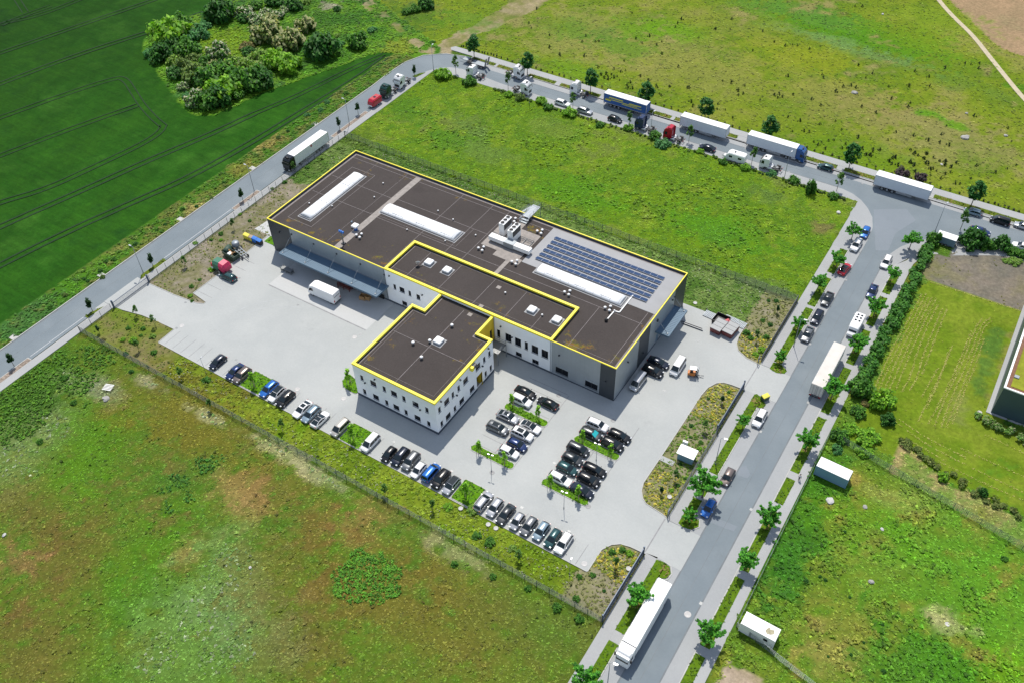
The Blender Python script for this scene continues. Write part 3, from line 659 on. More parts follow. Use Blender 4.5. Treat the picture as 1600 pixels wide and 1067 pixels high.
tufts('strip_flowers', [Z_STRIPN, Z_STRIPS], 1.3, (0.12, 0.30), 6, 0.8, cols=[C(205, 210, 175), C(190, 200, 130), C(215, 215, 200)], clump=(5, 0.48, 5))
YEL = [C(182, 172, 62), C(150, 160, 58), C(136, 150, 56), C(196, 180, 78), C(120, 140, 50), C(165, 165, 90)]
tufts('bed_shrubs', [Z_BEDE], 8.0, (0.22, 0.46), 9, 0.45, cols=[tuple(v * 1.75 for v in c) for c in YEL], only=lambda x, y: ((y < -10.5) & (y > -20)) | ((y > 5) & (y < 17)) | ((y > 24) & (y < 33)) | ((y < -28) & (y > -36)))
tufts('bed_shrubs', [Z_BEDE], 3.4, (0.25, 0.45), 8, 0.4, cols=[C(160, 168, 95), C(140, 152, 76), C(172, 174, 120)], only=lambda x, y: ((y > 33) & (y < 47)) | (y < -35))
tufts('bed_shrubs', [Z_BEDE], 5.0, (0.25, 0.45), 8, 0.4, cols=[C(130, 175, 45), C(118, 160, 50), C(145, 172, 72)], only=lambda x, y: ((y > -11) & (y < 6)))
tufts('bed_plants', [Z_BEDW, Z_BEDSW], 2.2, (0.16, 0.4), 8, 0.4, cols=[C(150, 168, 70), C(132, 150, 58), C(172, 170, 92), C(116, 148, 48)], clump=(4, 0.42, 6))
tufts('lawn_clippings', [Z_LAWN], 0.5, (0.12, 0.3), 5, 0.2, cols=[C(170, 185, 70), C(140, 170, 45)])
tufts('gravel_weeds', [Z_GRAVEL], 0.25, (0.15, 0.4), 6, 0.4, cols=[C(120, 130, 50), C(150, 150, 70)], clump=(5, 0.5, 7))
# ------------------------------------------------------------------ roads, footways, yard
def slab(name, poly, z, mat, zb=-0.25): return structure(name, MB().prism(poly, zb, z), mat)
def GPs(L, it=1): return smooth_poly(GP(L), True, it)
M['asphalt_light'] = paved('lighter_asphalt', C(157, 166, 175), C(150, 160, 169), C(134, 141, 149), None, 0.9)
# asphalt carriageways
inner = [(-113.0, -200), (-113.0, 84), (-112.2, 88.6), (-110.4, 91.8), (-107.4, 94.2), (-103.5, 95.2), (-97, 94.8), (-88, 93.9), (16.5, 93.8), (19.4, 93.0), (21.9, 91.5), (24.3, 89.1), (26.4, 86.0), (27.7, 82.0), (28.1, 77), (28.1, -200)]
outer = [(33.8, -200), (33.8, 70.0), (34.2, 74.5), (35.5, 78.2), (37.6, 81.6), (39.8, 84.0), (42.5, 86.6), (46.0, 88.3), (50, 89.2), (56, 89.5), (200, 89.5), (200, 98.7), (-95, 98.9), (-100, 101.3), (-105.9, 102.2), (-113.4, 100.4), (-118.9, 95.9), (-121.3, 89.6), (-121.6, 82), (-121.3, 74), (-121.2, -200)]
slab('road', inner + outer, 0.03, M['asphalt'])
slab('road_patch', GP([(1365, 328), (1416, 327), (1431, 345), (1399, 365), (1388, 392), (1368, 392), (1366, 352)]), 0.036, M['asphalt_light'], 0.0)
slab('road_patch', GP([(1113, 806), (1152, 822), (1146, 830), (1108, 815)]), 0.036, M['asphalt_light'], 0.0)
slab('road_patch', GP([(1155, 730), (1166, 727), (1172, 740), (1168, 747), (1152, 742)]), 0.036, M['asphalt_light'], 0.0)
# parking lanes and pale paving beside the carriageways
slab('parking_lane', [(-95, 98.9), (200, 98.7), (200, 101.3), (-105, 101.4), (-105.5, 102.1), (-100, 101.3)], 0.034, M['lane'])
slab('parking_lane', [(25.4, -200), (28.1, -200), (28.1, 77), (27.7, 82.0), (26.4, 86.0), (24.3, 89.1), (21.9, 91.5), (19.4, 93.0), (16.5, 93.8), (-88, 93.9), (-97, 94.8), (-103.5, 95.2), (-107.4, 94.2), (-110.4, 91.8), (-112.2, 88.6), (-113.0, 84), (-113.0, 62), (-110.6, 62), (-110.6, 90.6), (16, 90.6), (19.2, 89.4), (20.8, 87.2), (21.4, 84), (21.4, 70.5), (25.4, 70.5)], 0.038, M['lane'])
slab('parking_lane', [(33.8, -200), (36.4, -200), (36.4, 71), (38.5, 75.5), (41.2, 78.3), (44.3, 80.4), (46.4, 81.0), (55, 86.2), (60, 88), (60, 89.5), (56, 89.5), (50, 89.2), (46.0, 88.3), (42.5, 86.6), (39.8, 84.0), (37.6, 81.6), (35.5, 78.2), (34.2, 74.5), (33.8, 70.0)], 0.034, M['lane'])
slab('parking_lane', [(60, 87.6), (200, 87.6), (200, 89.5), (60, 89.5)], 0.034, M['lane'])
slab('parking_lane', [(-114.0, -37), (-112.6, -37), (-112.6, -24.5), (-114.0, -24.5)], 0.05, M['paver'])
slab('footway', [(-113.5, 103.4), (200, 103.2), (200, 105.9), (-113.5, 106.0), (-114.4, 104.6)], 0.12, M['walk'])
slab('footway', [(-112.6, -200), (-110.6, -200), (-110.6, 62), (-112.6, 62)], 0.12, M['walk'])
slab('footway', [(21.5, -200), (23.6, -200), (23.6, -27.9), (25.4, -27.9), (25.4, -28.2), (21.5, -28.2)], 0.12, M['walk'])
slab('footway', [(21.5, -20), (23.6, -20), (23.6, 16.6), (21.5, 16.6)], 0.12, M['walk'])
slab('footway', [(21.5, 25), (23.6, 25), (23.6, 70.5), (21.5, 70.5)], 0.12, M['walk'])
slab('footway', [(38.2, -200), (39.8, -200), (39.8, 73.2), (41.2, 78.3), (38.5, 75.5), (38.2, 74)], 0.12, M['walk'])
# gaps between the verges are paved
EV = [(-60, -40.5), (-38.8, -24.2), (-22.5, -8.2), (-6.2, 0.2), (2.0, 17.5), (19.0, 33.2), (34.6, 46.2), (48.0, 58.5), (60.0, 68.8)]
EVg = []
for a, b in EV: EVg.append((a, b))
slab('footway', [(36.4, -200), (38.2, -200), (38.2, 74), (36.4, 71)], 0.10, M['walk'])
slab('footway', [(23.6, 25), (25.4, 25), (25.4, 70.5), (23.6, 70.5)], 0.10, M['walk'])
slab('footway', [(23.6, -20), (25.4, -20), (25.4, 16.6), (23.6, 16.6)], 0.10, M['walk'])
slab('footway', [(23.6, -200), (25.4, -200), (25.4, -27.9), (23.6, -27.9)], 0.10, M['walk'])
slab('footway', [(-105, 101.4), (200, 101.3), (200, 103.2), (-105, 103.4)], 0.10, M['walk'])
slab('yard', yard, 0.05, M['paver'])
slab('driveway', [(21.5, -28.2), (28.1, -28.2), (28.1, -20.0), (21.5, -20.0)], 0.055, M['paver'])
slab('driveway', [(21.5, 16.6), (28.1, 16.6), (28.1, 25.0), (21.5, 25.0)], 0.055, M['paver'])
slab('driveway', [(-114.0, -34.4), (-110.4, -34.4), (-110.4, -24.6), (-114.0, -24.6)], 0.125, M['paver'])
slab('loading_apron', [(-85.4, -10.1), (-56.2, -10.1), (-56.2, -0.1), (-85.4, -0.1)], 0.056, M['pad'], 0.0)
slab('side_path', [(-103.0, 3.4), (-93.1, 3.4), (-93.1, 9.0), (-102.4, 8.6)], 0.06, M['pad'])
slab('side_path', [(-44, 33.1), (-29, 33.1), (-29, 34.4), (-44, 34.4)], 0.06, M['pad'])

# kerbs
def kerb(pts, w=0.16, h=0.13): return structure('kerb', ribbon(MB(), pts, w, -0.1, h), M['kerb'])
kerb([(-121.28, -200), (-121.28, 74), (-121.7, 82), (-121.4, 89.7), (-119.0, 96.0), (-113.4, 100.55), (-105.9, 102.35)], 0.22, 0.15)
kerb([(-105.5, 101.4), (60, 101.35), (200, 101.3)])
kerb([(25.4, -200), (25.4, -28.6)]); kerb([(25.4, -19.0), (25.4, 15.5)]); kerb([(25.4, 25.6), (25.4, 70.5)])
kerb([(36.4, -200), (36.4, 71.0)])
kerb([(-112.6, -200), (-112.6, -34.6)]); kerb([(-112.6, -24.4), (-112.6, 62)])
kerb([(-93.05, -37.0), (-10, -36.95), (14.4, -36.85)], 0.12, 0.10)
kerb([(14.5, -36.8), (14.5, -31.7), (15.5, -29.9), (16.8, -28.9), (18.6, -28.5), (21.3, -28.4)], 0.14)
kerb([(21.3, -19.7), (20.4, -19.4), (16.8, -18.9), (15.8, -18.2), (14.8, -16.8), (14.3, -15.0), (14.4, -8.4), (14.5, 6.1), (14.5, 10.6), (14.8, 13.2), (15.8, 15.3), (17.0, 16.2), (18.6, 16.5), (21.3, 16.6)], 0.14)
kerb([(21.3, 24.8), (18.4, 25.1), (16.0, 26.3), (14.9, 28.0), (14.5, 30.0), (14.4, 33.8)], 0.14)
kerb([(-98.2, 3.2), (-98.2, -12.6), (-98.4, -21.6), (-93.7, -22.2), (-93.6, -22.9), (-95.2, -23.6), (-102, -24.3), (-110.2, -24.6)], 0.14)
kerb([(-108.4, -34.1), (-102.9, -32.9), (-98.6, -32.5), (-93.2, -32.3), (-93.1, -36.9)], 0.14)
# white lines of the parking strip on the west road, and drain heads behind its kerb
structure('road_marking', ribbon(MB(), [(-113.95, -200), (-113.95, -62)], 0.14, 0.02, 0.036), M['paint_white'])
structure('road_marking', ribbon(MB(), [(-113.95, -54.5), (-113.95, -40.3)], 0.14, 0.02, 0.036), M['paint_white'])
structure('road_marking', ribbon(MB(), [(-113.95, -16.3), (-113.95, 6.3)], 0.14, 0.02, 0.036), M['paint_white'])
for v in (-52.8, -28.5, -3.5, 22.5, 48.0):
    o = MB().box(-122.9, -121.4, v - 0.7, v + 0.7, -0.1, 0.17, 0.05).build('drain_head', M['kerb'])
    tag(o, 'pale concrete drain head behind the kerb of the west road', 'drain', 'drain heads along the west road')
# bay lines, pad joints, gate rails in the yard
mb = MB()
def bay(u, v0=-36.6, v1=-32.0): ribbon(mb, [(u, v0), (u, v1)], 0.10, 0.03, 0.058)
for u in (-91.5, -89, -86.5, -84, -81.5, -79, -76.4, -73.8, -71.2, -61.2, -58.8, -56.3, -53.8, -51.3, -48.8, -46.3, -43.8, -34, -31.5, -29, -26.5, -24, -21.5, -19, -16.6, -8.0, -5.5, -3, -0.5, 2, 4.5, 7.0, 9.5, 12.0): bay(u)
for (u0, u1) in ((-18.2, -8.4), (-1.9, 7.6)):
    um = (u0 + u1) / 2
    for k in range(9):
        v = -23.6 + k * 2.5 if k < 5 else -10.9 + (k - 5) * 2.5
        if u0 > -5 and k > 6: continue
        ribbon(mb, [(u0 + .3, v), (u1 - .3, v)], 0.10, 0.03, 0.058)
    ribbon(mb, [(um, -24), (um, -13.5)], 0.14, 0.03, 0.0585)
    ribbon(mb, [(u1, -25), (u1, -3.5)], 0.12, 0.03, 0.0582)
ribbon(mb, [(21.2, -28.0), (21.2, -20.0)], 0.22, 0.03, 0.060); ribbon(mb, [(21.2, 17), (21.2, 24.6)], 0.18, 0.03, 0.060)
for a in ((-96.5, -20.5), (-96.5, -17.5), (-96.5, -9.5), (-96.5, -6.5)): ribbon(mb, [(a[0] - 1.5, a[1]), (a[0] + 3, a[1])], 0.10, 0.03, 0.058)
structure('bay_marking', mb, M['joint'])
# worn tyre curves on the yard
mb = MB()
for k, (r, cx, cy, a0, a1) in enumerate(((14, -70, -26, 100, 170), (16.2, -70, -26, 95, 165))):
    ribbon(mb, arc(cx, cy, r, a0, a1, 16), 0.3, 0.03, 0.0575)
structure('tyre_mark', mb, plain('tyre_mark', C(202, 206, 206), 0.85, noise=(0.8, 0.08)))

# seams and gutters of the carriageways
mb = MB()
for u, w in ((30.95, .07), (28.16, .26), (33.72, .26)): ribbon(mb, [(u, -200), (u, 72)], w, 0.01, 0.0385 if w < .1 else 0.041)
for v, w in ((96.35, .07), (98.72, .24), (93.95, .24)): ribbon(mb, [(-86, v), (15, v)], w, 0.01, 0.0385 if w < .1 else 0.042)
ribbon(mb, [(-117.5, -200), (-117.5, 70)], .07, 0.01, 0.0335); ribbon(mb, [(-120.9, -200), (-120.9, 72)], .3, 0.01, 0.034)
structure('gutter', mb, plain('gutter_grime', C(138, 145, 150), 0.9, noise=(0.6, 0.14)))
structure('drain_channel', ribbon(MB(), [(-85.3, -10.3), (-56.3, -10.3)], .25, 0.0, 0.058), M['joint'])
for (u, v) in ((28.3, 60), (28.3, 36), (28.3, 8), (28.3, -36), (33.6, 50), (33.6, 20), (33.6, -10), (33.6, -32), (-60, 94.1), (-30, 94.1), (2, 94.1), (-45, 98.5), (-12, 98.5), (20, 98.5)):
    o = MB().box(-.25, .25, -.3, .3, 0, .05, .01).build('gully_grate', M['steel']); o.location = (u, v, 0); tag(o, 'small dark gully grate at the edge of the road asphalt', 'drain', 'gully grates along the roads')
# grass islands and verges
def grass_slab(name, poly, z=0.13, cols=(C(104, 140, 30), C(88, 128, 24)), blades=5.0, sz=(0.15, 0.4), dry=None):
    mb = MB().prism(poly, -0.2, z); me = mb.mesh(name, M['ground'])
    set_col(me, np.array(cols[0]) * np.ones((len(me.vertices), 3)))
    o = bpy.data.objects.new(name, me); COL.objects.link(o); tag(o, kind='structure')
    xs, ys = [p[0] for p in poly], [p[1] for p in poly]
    n = int((max(xs) - min(xs)) * (max(ys) - min(ys)) * blades)
    px, py = rng.uniform(min(xs), max(xs), n), rng.uniform(min(ys), max(ys), n)
    k = inpoly(px, py, poly) & in_view(px, py); px, py = px[k], py[k]; n = len(px)
    if n:
        P = np.stack([px, py, np.full(n, z + 0.05)], -1); N = rng.normal(size=(n, 3)) * 0.5 + np.array([0, 0, 1.0]); N /= np.linalg.norm(N, axis=1)[:, None]
        cc = np.array(cols)[rng.integers(0, len(cols), n)] * (1 + 0.25 * rng.normal(size=(n, 1))).clip(0.5, 1.6)
        if dry is not None:
            for (dx, dy, dr) in dry:
                m = (np.hypot(px - dx, py - dy) < dr * (0.7 + 0.6 * rng.random(n))); cc[m] = np.array(C(165, 150, 85)) * (0.8 + 0.4 * rng.random((m.sum(), 1)))
        GRASS.append((P, sz[0] + (sz[1] - sz[0]) * rng.random(n), N, cc))
    return o
GRASS = []
def rect(x0, x1, y0, y1): return [(x0, y0), (x1, y0), (x1, y1), (x0, y1)]
WTREE = [(1330, 375), (1306, 419), (1276, 456), (1245, 517), (1217.5, 566), (1160, 668), (1097, 777), (1075, 814), (994, 945), (914, 1076)]
ETREE = [(1420, 391), (1391, 441), (1364, 495), (1336, 551), (1297.5, 625), (1258, 703), (1197.5, 822), (1163, 889), (1105, 1002)]
dryE = [(*G(*p), 0.8) for p in ETREE]; dryW = [(*G(*p), 0.6) for p in WTREE]
for a, b in EV: grass_slab('verge', rect(36.52, 38.2, a, b), dry=dryE)
for a, b in ((-70, -45.9), (-43.8, -31.6),): grass_slab('verge', rect(23.6, 25.3, a, b), dry=dryW)
grass_slab('verge', [(23.6, -31.6), (25.3, -31.6), (26.6, -30.9), (26.9, -29.6), (26.2, -28.5), (24.8, -28.2), (23.6, -28.4)], dry=dryW + [(26, -29.8, 1.2)])
kerb([(25.4, -32.2), (26.0, -31.9), (26.9, -31.0), (27.1, -29.6), (26.3, -28.3), (24.8, -28.0)])
grass_slab('verge', [(23.6, -13.0), (25.3, -13.0), (25.3, -17.0), (26.6, -17.2), (27.0, -18.4), (26.2, -19.6), (24.6, -20.0), (23.6, -19.6)], dry=dryW + [(26, -18.6, 1.0)])
kerb([(25.4, -16.6), (26.6, -17.0), (27.2, -18.4), (26.3, -19.8), (24.6, -20.2)])
grass_slab('verge', rect(23.6, 25.3, -12.0, -7.8), dry=dryW)
for a, b in ((-6.2, 12.0), (27.2, 38.8), (38.8, 46.5), (47.5, 58.5), (60.5, 70.3)): grass_slab('verge', rect(23.6, 25.3, a, b), dry=dryW)
grass_slab('verge', [(23.6, 12), (25.3, 12), (25.3, 13.4), (26.4, 13.8), (26.6, 15.0), (25.4, 16.2), (24.0, 16.8), (23.6, 16.4)], dry=[(25, 14.5, 1.2)])
grass_slab('verge', [(23.6, 24.8), (25.2, 24.4), (26.7, 25.0), (26.9, 26.0), (25.6, 26.9), (24.4, 27.2), (23.6, 26.8)], dry=[(25.5, 25.4, 1.2)])
for a, b in ((-104.5, -96), (-95, -87), (-83.6, -74.2), (-72.5, -59), (-57.5, -46), (-43.5, -36), (-34.8, -26), (-25, -16), (-12.4, -10.8), (-9.6, -7), (-5, 12), (14, 24), (25, 36), (37, 60), (61, 90)):
    grass_slab('verge', rect(a, b, 101.5, 103.2), cols=(C(112, 132, 40), C(98, 124, 34)), dry=[(random.uniform(a, b), 102.3, random.uniform(0.8, 2.2)) for _ in range(2)])
def rounded(x0, x1, y0, y1, r=0.7):
    return arc(x1 - r, y1 - r, r, 0, 90, 4) + arc(x0 + r, y1 - r, r, 90, 180, 4) + arc(x0 + r, y0 + r, r, 180, 270, 4) + arc(x1 - r, y0 + r, r, 270, 360, 4)
lush = (C(110, 165, 28), C(92, 150, 24), C(122, 172, 40))
for (x0, x1, y0, y1) in ((-68.6, -63.5, -36.7, -32.1), (-41.5, -36.7, -36.8, -32.2), (-14.6, -10.2, -36.6, -31.8)):
    grass_slab('planted_island', rounded(x0, x1, y0, y1, 0.3), cols=lush, blades=9); p = rounded(x0 - .1, x1 + .1, y0 - .1, y1 + .1, 0.3); kerb(p + p[:1], 0.13)
for (x0, x1, y0, y1) in ((-18.1, -8.4, -13.2, -11.6), (-18.0, -8.5, -25.4, -24.0), (-1.9, 7.6, -13.1, -11.5), (-2.0, 7.6, -25.2, -23.7)):
    grass_slab('planted_island', rounded(x0, x1, y0, y1, 0.65), cols=lush, blades=9); p = rounded(x0 - .1, x1 + .1, y0 - .1, y1 + .1, 0.7); kerb(p + p[:1], 0.14)
grass_slab('planted_island', rect(-97.4, -93.8, 1.0, 3.2), cols=lush, blades=9)
isl = smooth_poly(GP([(546, 583), (535, 594), (536, 604), (548, 612), (557, 616), (560.5, 610), (558, 596)]), True, 2)
grass_slab('planted_island', isl, cols=lush, blades=9); kerb(isl + isl[:1], 0.14)
for poly in ([(-113.9, -23.4), (-112.75, -24.8), (-112.75, -16.6), (-113.9, -16.8)], [(-113.9, -40.0), (-113.2, -36.6), (-112.75, -35.6), (-112.75, -40.0)]):
    grass_slab('planted_verge', poly, cols=(C(120, 140, 40), C(100, 130, 40)), blades=8); kerb([poly[0], poly[-1] if poly[-1][0] < -113.5 else poly[1]], 0.14)
grass_slab('planted_verge', [(-114.0, 83.8), (-112.8, 83.8), (-112.0, 87.6), (-113.2, 86.4)], cols=(C(110, 140, 36), C(96, 130, 30)), blades=8)
for (v0, v1) in ((-70, -55.2), (6.6, 15.6), (45.4, 60.6)):
    slab('planted_verge', rect(-113.85, -112.75, v0, v1), 0.12, M['stonebed']); kerb([(-113.95, v0), (-113.95, v1)], 0.16); kerb([(-114.03, v1 + .08), (-112.6, v1 + .08)], 0.16); kerb([(-114.03, v0 - .08), (-112.6, v0 - .08)], 0.16)
P = np.concatenate([g[0] for g in GRASS]); V_, Q_, c_ = leaf_quads(P, np.concatenate([g[1] for g in GRASS]), np.concatenate([g[2] for g in GRASS]), np.concatenate([g[3] for g in GRASS]), 0.6)
o = bpy.data.objects.new('verge_grass', np_mesh('verge_grass', V_, Q_, M['weed'], c_)); COL.objects.link(o); tag(o, kind='stuff')

# wheel ruts with painted gap shade through the crop, and the sandy path
mb = MB()
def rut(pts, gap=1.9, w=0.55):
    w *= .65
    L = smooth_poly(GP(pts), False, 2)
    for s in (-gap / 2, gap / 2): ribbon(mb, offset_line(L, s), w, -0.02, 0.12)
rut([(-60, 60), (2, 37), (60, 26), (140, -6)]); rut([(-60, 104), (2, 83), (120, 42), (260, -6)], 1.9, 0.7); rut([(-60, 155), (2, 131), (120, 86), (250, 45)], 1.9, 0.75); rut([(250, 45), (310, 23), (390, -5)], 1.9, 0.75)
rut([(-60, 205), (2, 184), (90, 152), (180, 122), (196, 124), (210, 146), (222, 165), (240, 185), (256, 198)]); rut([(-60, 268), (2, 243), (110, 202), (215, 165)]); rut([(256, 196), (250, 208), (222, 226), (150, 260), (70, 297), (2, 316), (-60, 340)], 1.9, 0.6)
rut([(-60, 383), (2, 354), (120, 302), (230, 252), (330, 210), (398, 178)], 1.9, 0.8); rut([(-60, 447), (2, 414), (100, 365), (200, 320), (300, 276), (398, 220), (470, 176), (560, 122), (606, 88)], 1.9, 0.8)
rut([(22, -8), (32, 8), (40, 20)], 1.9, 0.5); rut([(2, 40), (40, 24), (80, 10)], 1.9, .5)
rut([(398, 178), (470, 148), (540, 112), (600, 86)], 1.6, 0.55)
structure('shaded_tyre_track', mb, M['track'])
mb = MB(); ribbon(mb, smooth_poly(GP([(1440, -40), (1465, 0), (1490, 28), (1520, 56), (1548, 92), (1580, 132), (1602, 158), (1660, 215)]), False, 2), 1.5, -0.05, 0.14)
structure('footpath', mb, M['path'])
# manhole covers and gully grates
def cover(px, r, mat, lab, grp, sq=False, z=0.05):
    x, y = G(*px)
    mb = MB()
    if sq: mb.box(-r, r, -r * 0.8, r * 0.8, z - 0.05, z + 0.012, 0.005)
    else: mb.lathe([(r, -0.05), (r, 0.01), (r * 0.8, 0.013), (r * 0.78, 0.008), (0.01, 0.008)], (0, 0, z), 20)
    o = mb.build('manhole_cover' if not sq else 'gully_grate', mat); o.location = (x, y, 0)
    tag(o, lab, 'manhole' if not sq else 'drain', grp)
M['cover'] = plain('cover_concrete', C(226, 224, 222), 0.8, noise=(2, 0.1)); M['ring'] = plain('cover_iron', C(178, 178, 178), 0.7, noise=(3, 0.2))
for p in ((284, 509.5), (554, 527), (464.6, 608), (537, 622.6), (913, 880.5)): cover(p, 0.55, M['cover'], 'round pale concrete manhole cover in the yard paving', 'pale manhole covers in the yard')
for p in ((769, 738), (919, 791), (873, 617.5), (958, 656.5)): cover(p, 0.5, M['ring'], 'round grey ringed manhole cover in the yard paving', 'grey manhole covers in the yard')
cover((1074.5, 959.5), 0.6, M['cover'], 'round manhole cover in the asphalt beside the long white lorry', None, False, 0.03)
cover((1480, 975), 0.4, M['cover'], 'small round concrete cover in bare soil of the east lot', None, False, 0.1)
for p in ((720, 795), (763, 820), (775, 826), (982, 889), (1046, 777), (1530, 645), (1086, 475)): cover(p, 0.45, M['cover'], 'pale concrete manhole ring standing in low plants', 'manhole rings among plants', False, 0.3)
for p in ((563, 523), (276, 513), (467.5, 613), (369, 562), (615.5, 690), (706, 735.5), (815.5, 792.5), (889, 830), (1090.6, 533), (1038, 610), (465.5, 477), (374, 435), (290, 473), (978, 697), (866, 723), (883, 757)): cover(p, 0.3, M['steel'], 'small dark gully grate in the yard paving', 'gully grates in the yard', True)

# ------------------------------------------------------------------ fences and gates
M['fence'] = plain('fence_steel', (0.10, 0.125, 0.13), 0.6, 0.2)
M['fence_green'] = plain('fence_green', (0.10, 0.16, 0.13), 0.6, 0.1)
M['gate'] = plain('gate_steel', (0.08, 0.11, 0.17), 0.5, 0.3)
def mesh_fence(a, b, label, h=1.8, step=2.5, mat=None, wire=0.30, hw=0.25, r=0.008, zb=0.05):
    mat = mat or M['fence']
    a, b = Vector((*a, 0)), Vector((*b, 0)); L = (b - a).length; n = max(1, round(L / step))
    t = empty('mesh_fence', label, 'fence', a, math.atan2((b - a).y, (b - a).x))
    post = MB().box(-0.04, 0.04, -0.04, 0.04, -0.2, h + 0.06, 0.01).mesh('post', mat)
    for i in range(n + 1):
        if i > 95: break
        o = bpy.data.objects.new('post', post); COL.objects.link(o); o.parent = t; o.location = (L * i / n, 0, 0)
    mb = MB()
    k = int(h / hw)
    for i in range(k + 1):
        z = zb + (h - zb) * i / k; mb.box(0, L, -0.012, 0.012, z - r * 1.4, z + r * 1.4)
    for i in range(int(L / wire) + 1):
        x = i * wire; mb.box(x - r, x + r, -r - 0.013, r - 0.013, zb, h)
    mb.build('wire_panel', mat, t)
    return t
mesh_fence((-110.7, -43.8), (20.9, -43.8), 'long dark mesh fence between the flower strip and the brown rough grassland', r=0.012)
mesh_fence((-110.45, -43.8), (-110.45, -35.2), 'short mesh fence beside the west footway below the sliding gate', r=0.004)
mesh_fence((-110.45, -23.8), (-110.45, 47.3), 'mesh fence between the west footway and the planting bed above the gate', r=0.004)
mesh_fence((-110.4, 47.4), (21.3, 47.4), 'mesh fence behind the hall along the overgrown green field', r=0.013)
mesh_fence((21.25, 26.0), (21.25, 47.3), 'dark grey mesh fence beside the east footway above the upper gateway', mat=M['steel'], wire=0.14, r=0.022)
mesh_fence((21.25, -19.2), (21.25, 3.4), 'thin mesh fence along the east bed with the white kiosk', r=0.012)
mesh_fence((40.0, 14.0), (40.3, -32.8), 'low wire fence between the east footway and the container lot', mat=M['fence_green'], h=1.3, r=0.012)
mesh_fence((40.3, -32.9), (80.0, -41.5), 'galvanised wire fence dividing the container lot from the sandy corner', mat=M['galv'], h=1.6, r=0.014)
mesh_fence((42.5, 13.6), (84.0, 5.3), 'dark green mesh fence between the two overgrown east lots', mat=M['fence_green'], h=1.7, r=0.012)
def sliding_gate(x, y0, y1, label, h=1.9, off=0.35, lower=None):
    t = empty('sliding_gate', label, 'gate', (x, y0, 0)); L = y1 - y0
    mb = MB()
    for z in (0.18, h): mb.box(-0.06, 0.06, 0, L, z - 0.07, z + 0.07)
    for y in (0.06, L * 0.33, L * 0.66, L - 0.06): mb.box(-0.055, 0.055, y - 0.05, y + 0.05, 0.18, h)
    mb.build('gate_frame', M['gate'], t)
    mb = MB()
    for i in range(int(L / 0.13)): mb.box(-0.02, 0.02, 0.06 + i * 0.13, 0.10 + i * 0.13, 0.2, h)
    mb.build('bar_infill', M['gate'], t)
    mb = MB()
    for y in (-0.2, L + 0.2): mb.box(-0.14, 0.14, y - 0.12, y + 0.12, -0.1, h + 0.35, 0.03)
    mb.build('guide_post', M['gate'], t)
    if lower:
        mb = MB().box(off, off + 0.06, 0.3, L - 0.3, h - 0.25, h - 0.1); mb.box(off, off + 0.06, 0.3, L - 0.3, 0.1, 0.2)
        mb.build('guide_rail', M['galv'], t)
        MB().box(0.2, 0.26, lower[0], lower[1], 0.1, 1.6).build('fixed_panel', M['gate'], t)
    return t
sliding_gate(21.0, 3.6, 16.8, 'open blue grey sliding gate beside the bed with the white kiosk', 1.9)
sliding_gate(21.1, -43.4, -28.7, 'open blue grey sliding gate at the lowest bed beside the long white lorry', 1.9)
def slim_gate():
    t = empty('sliding_gate', 'closed dark sliding gate across the west yard entrance', 'gate', (-110.3, -34.4, 0)); L = 9.9
    mb = MB()
    for z in (0.25, 1.55): mb.box(-0.05, 0.05, 0, L, z - 0.05, z + 0.05)
    mb.build('gate_frame', M['gate'], t)
    mb = MB()
    for i in range(int(L / 0.16)): mb.box(-0.015, 0.015, 0.04 + i * 0.16, 0.065 + i * 0.16, 0.28, 1.52)
    mb.build('bar_infill', M['gate'], t)
    for y in (-0.2, L + 0.2): MB().box(-0.2, 0.2, y - 0.16, y + 0.16, -0.1, 2.3, 0.03).build('guide_post', M['gate'], t)
    MB().box(0.35, 0.43, 0, L, 0.03, 0.07).build('guide_rail', M['steel'], t)
slim_gate()
def loop_post(px, lab):
    x, y = G(*px); mb = MB()
    for s in (-0.35, 0.35): mb.box(s - 0.05, s + 0.05, -0.05, 0.05, 0, 1.9)
    mb.box(-0.4, 0.4, -0.05, 0.05, 1.9, 2.0); mb.box(-0.35, 0.35, -0.02, 0.02, 0.9, 0.96)
    o = mb.build('gate_post', M['gate']); o.location = (x, y, 0.05); o.rotation_euler = (0, 0, R(90)); tag(o, lab, 'gate post')
loop_post((1184, 568), 'dark double gate post on the far side of the upper east gateway'); loop_post((1044, 806), 'dark double gate post on the far side of the lower east gateway')

# ------------------------------------------------------------------ lamps
def lamp_proto(h, arm, heads, r, hl=.75):
    p = proto('street_lamp')
    part('pole', MB().cyl((0, 0, 0), (0, 0, h), r, r * 0.55, 8), M['galv'], p)
    part('base', MB().lathe([(r * 1.7, 0), (r * 1.7, 0.25), (r * 1.1, 0.35)], (0, 0, 0), 10), M['galv'], p)
    for s in heads:
        mb = MB().cyl((0, 0, h - 0.05), (s * arm, 0, h + 0.05), 0.04, 0.035, 6)
        part('arm', mb, M['galv'], p)
        hd = part('lamp_head', MB().box(min(s * arm, s * (arm + hl)), max(s * arm, s * (arm + hl)), -hl * .22, hl * .22, h, h + 0.12, 0.03), M['tank'], p)
        part('lens', MB().box(min(s * (arm + .06), s * (arm + hl - .06)), max(s * (arm + .06), s * (arm + hl - .06)), -hl * .18, hl * .18, h - 0.02, h), M['lamp_clear'], hd)
    return p
LP1 = lamp_proto(8.0, 0.5, (1,), 0.085); LP2 = lamp_proto(5.0, 0.2, (1, -1), 0.06, .42); LP3 = lamp_proto(4.5, 0.15, (1,), 0.05, .42)
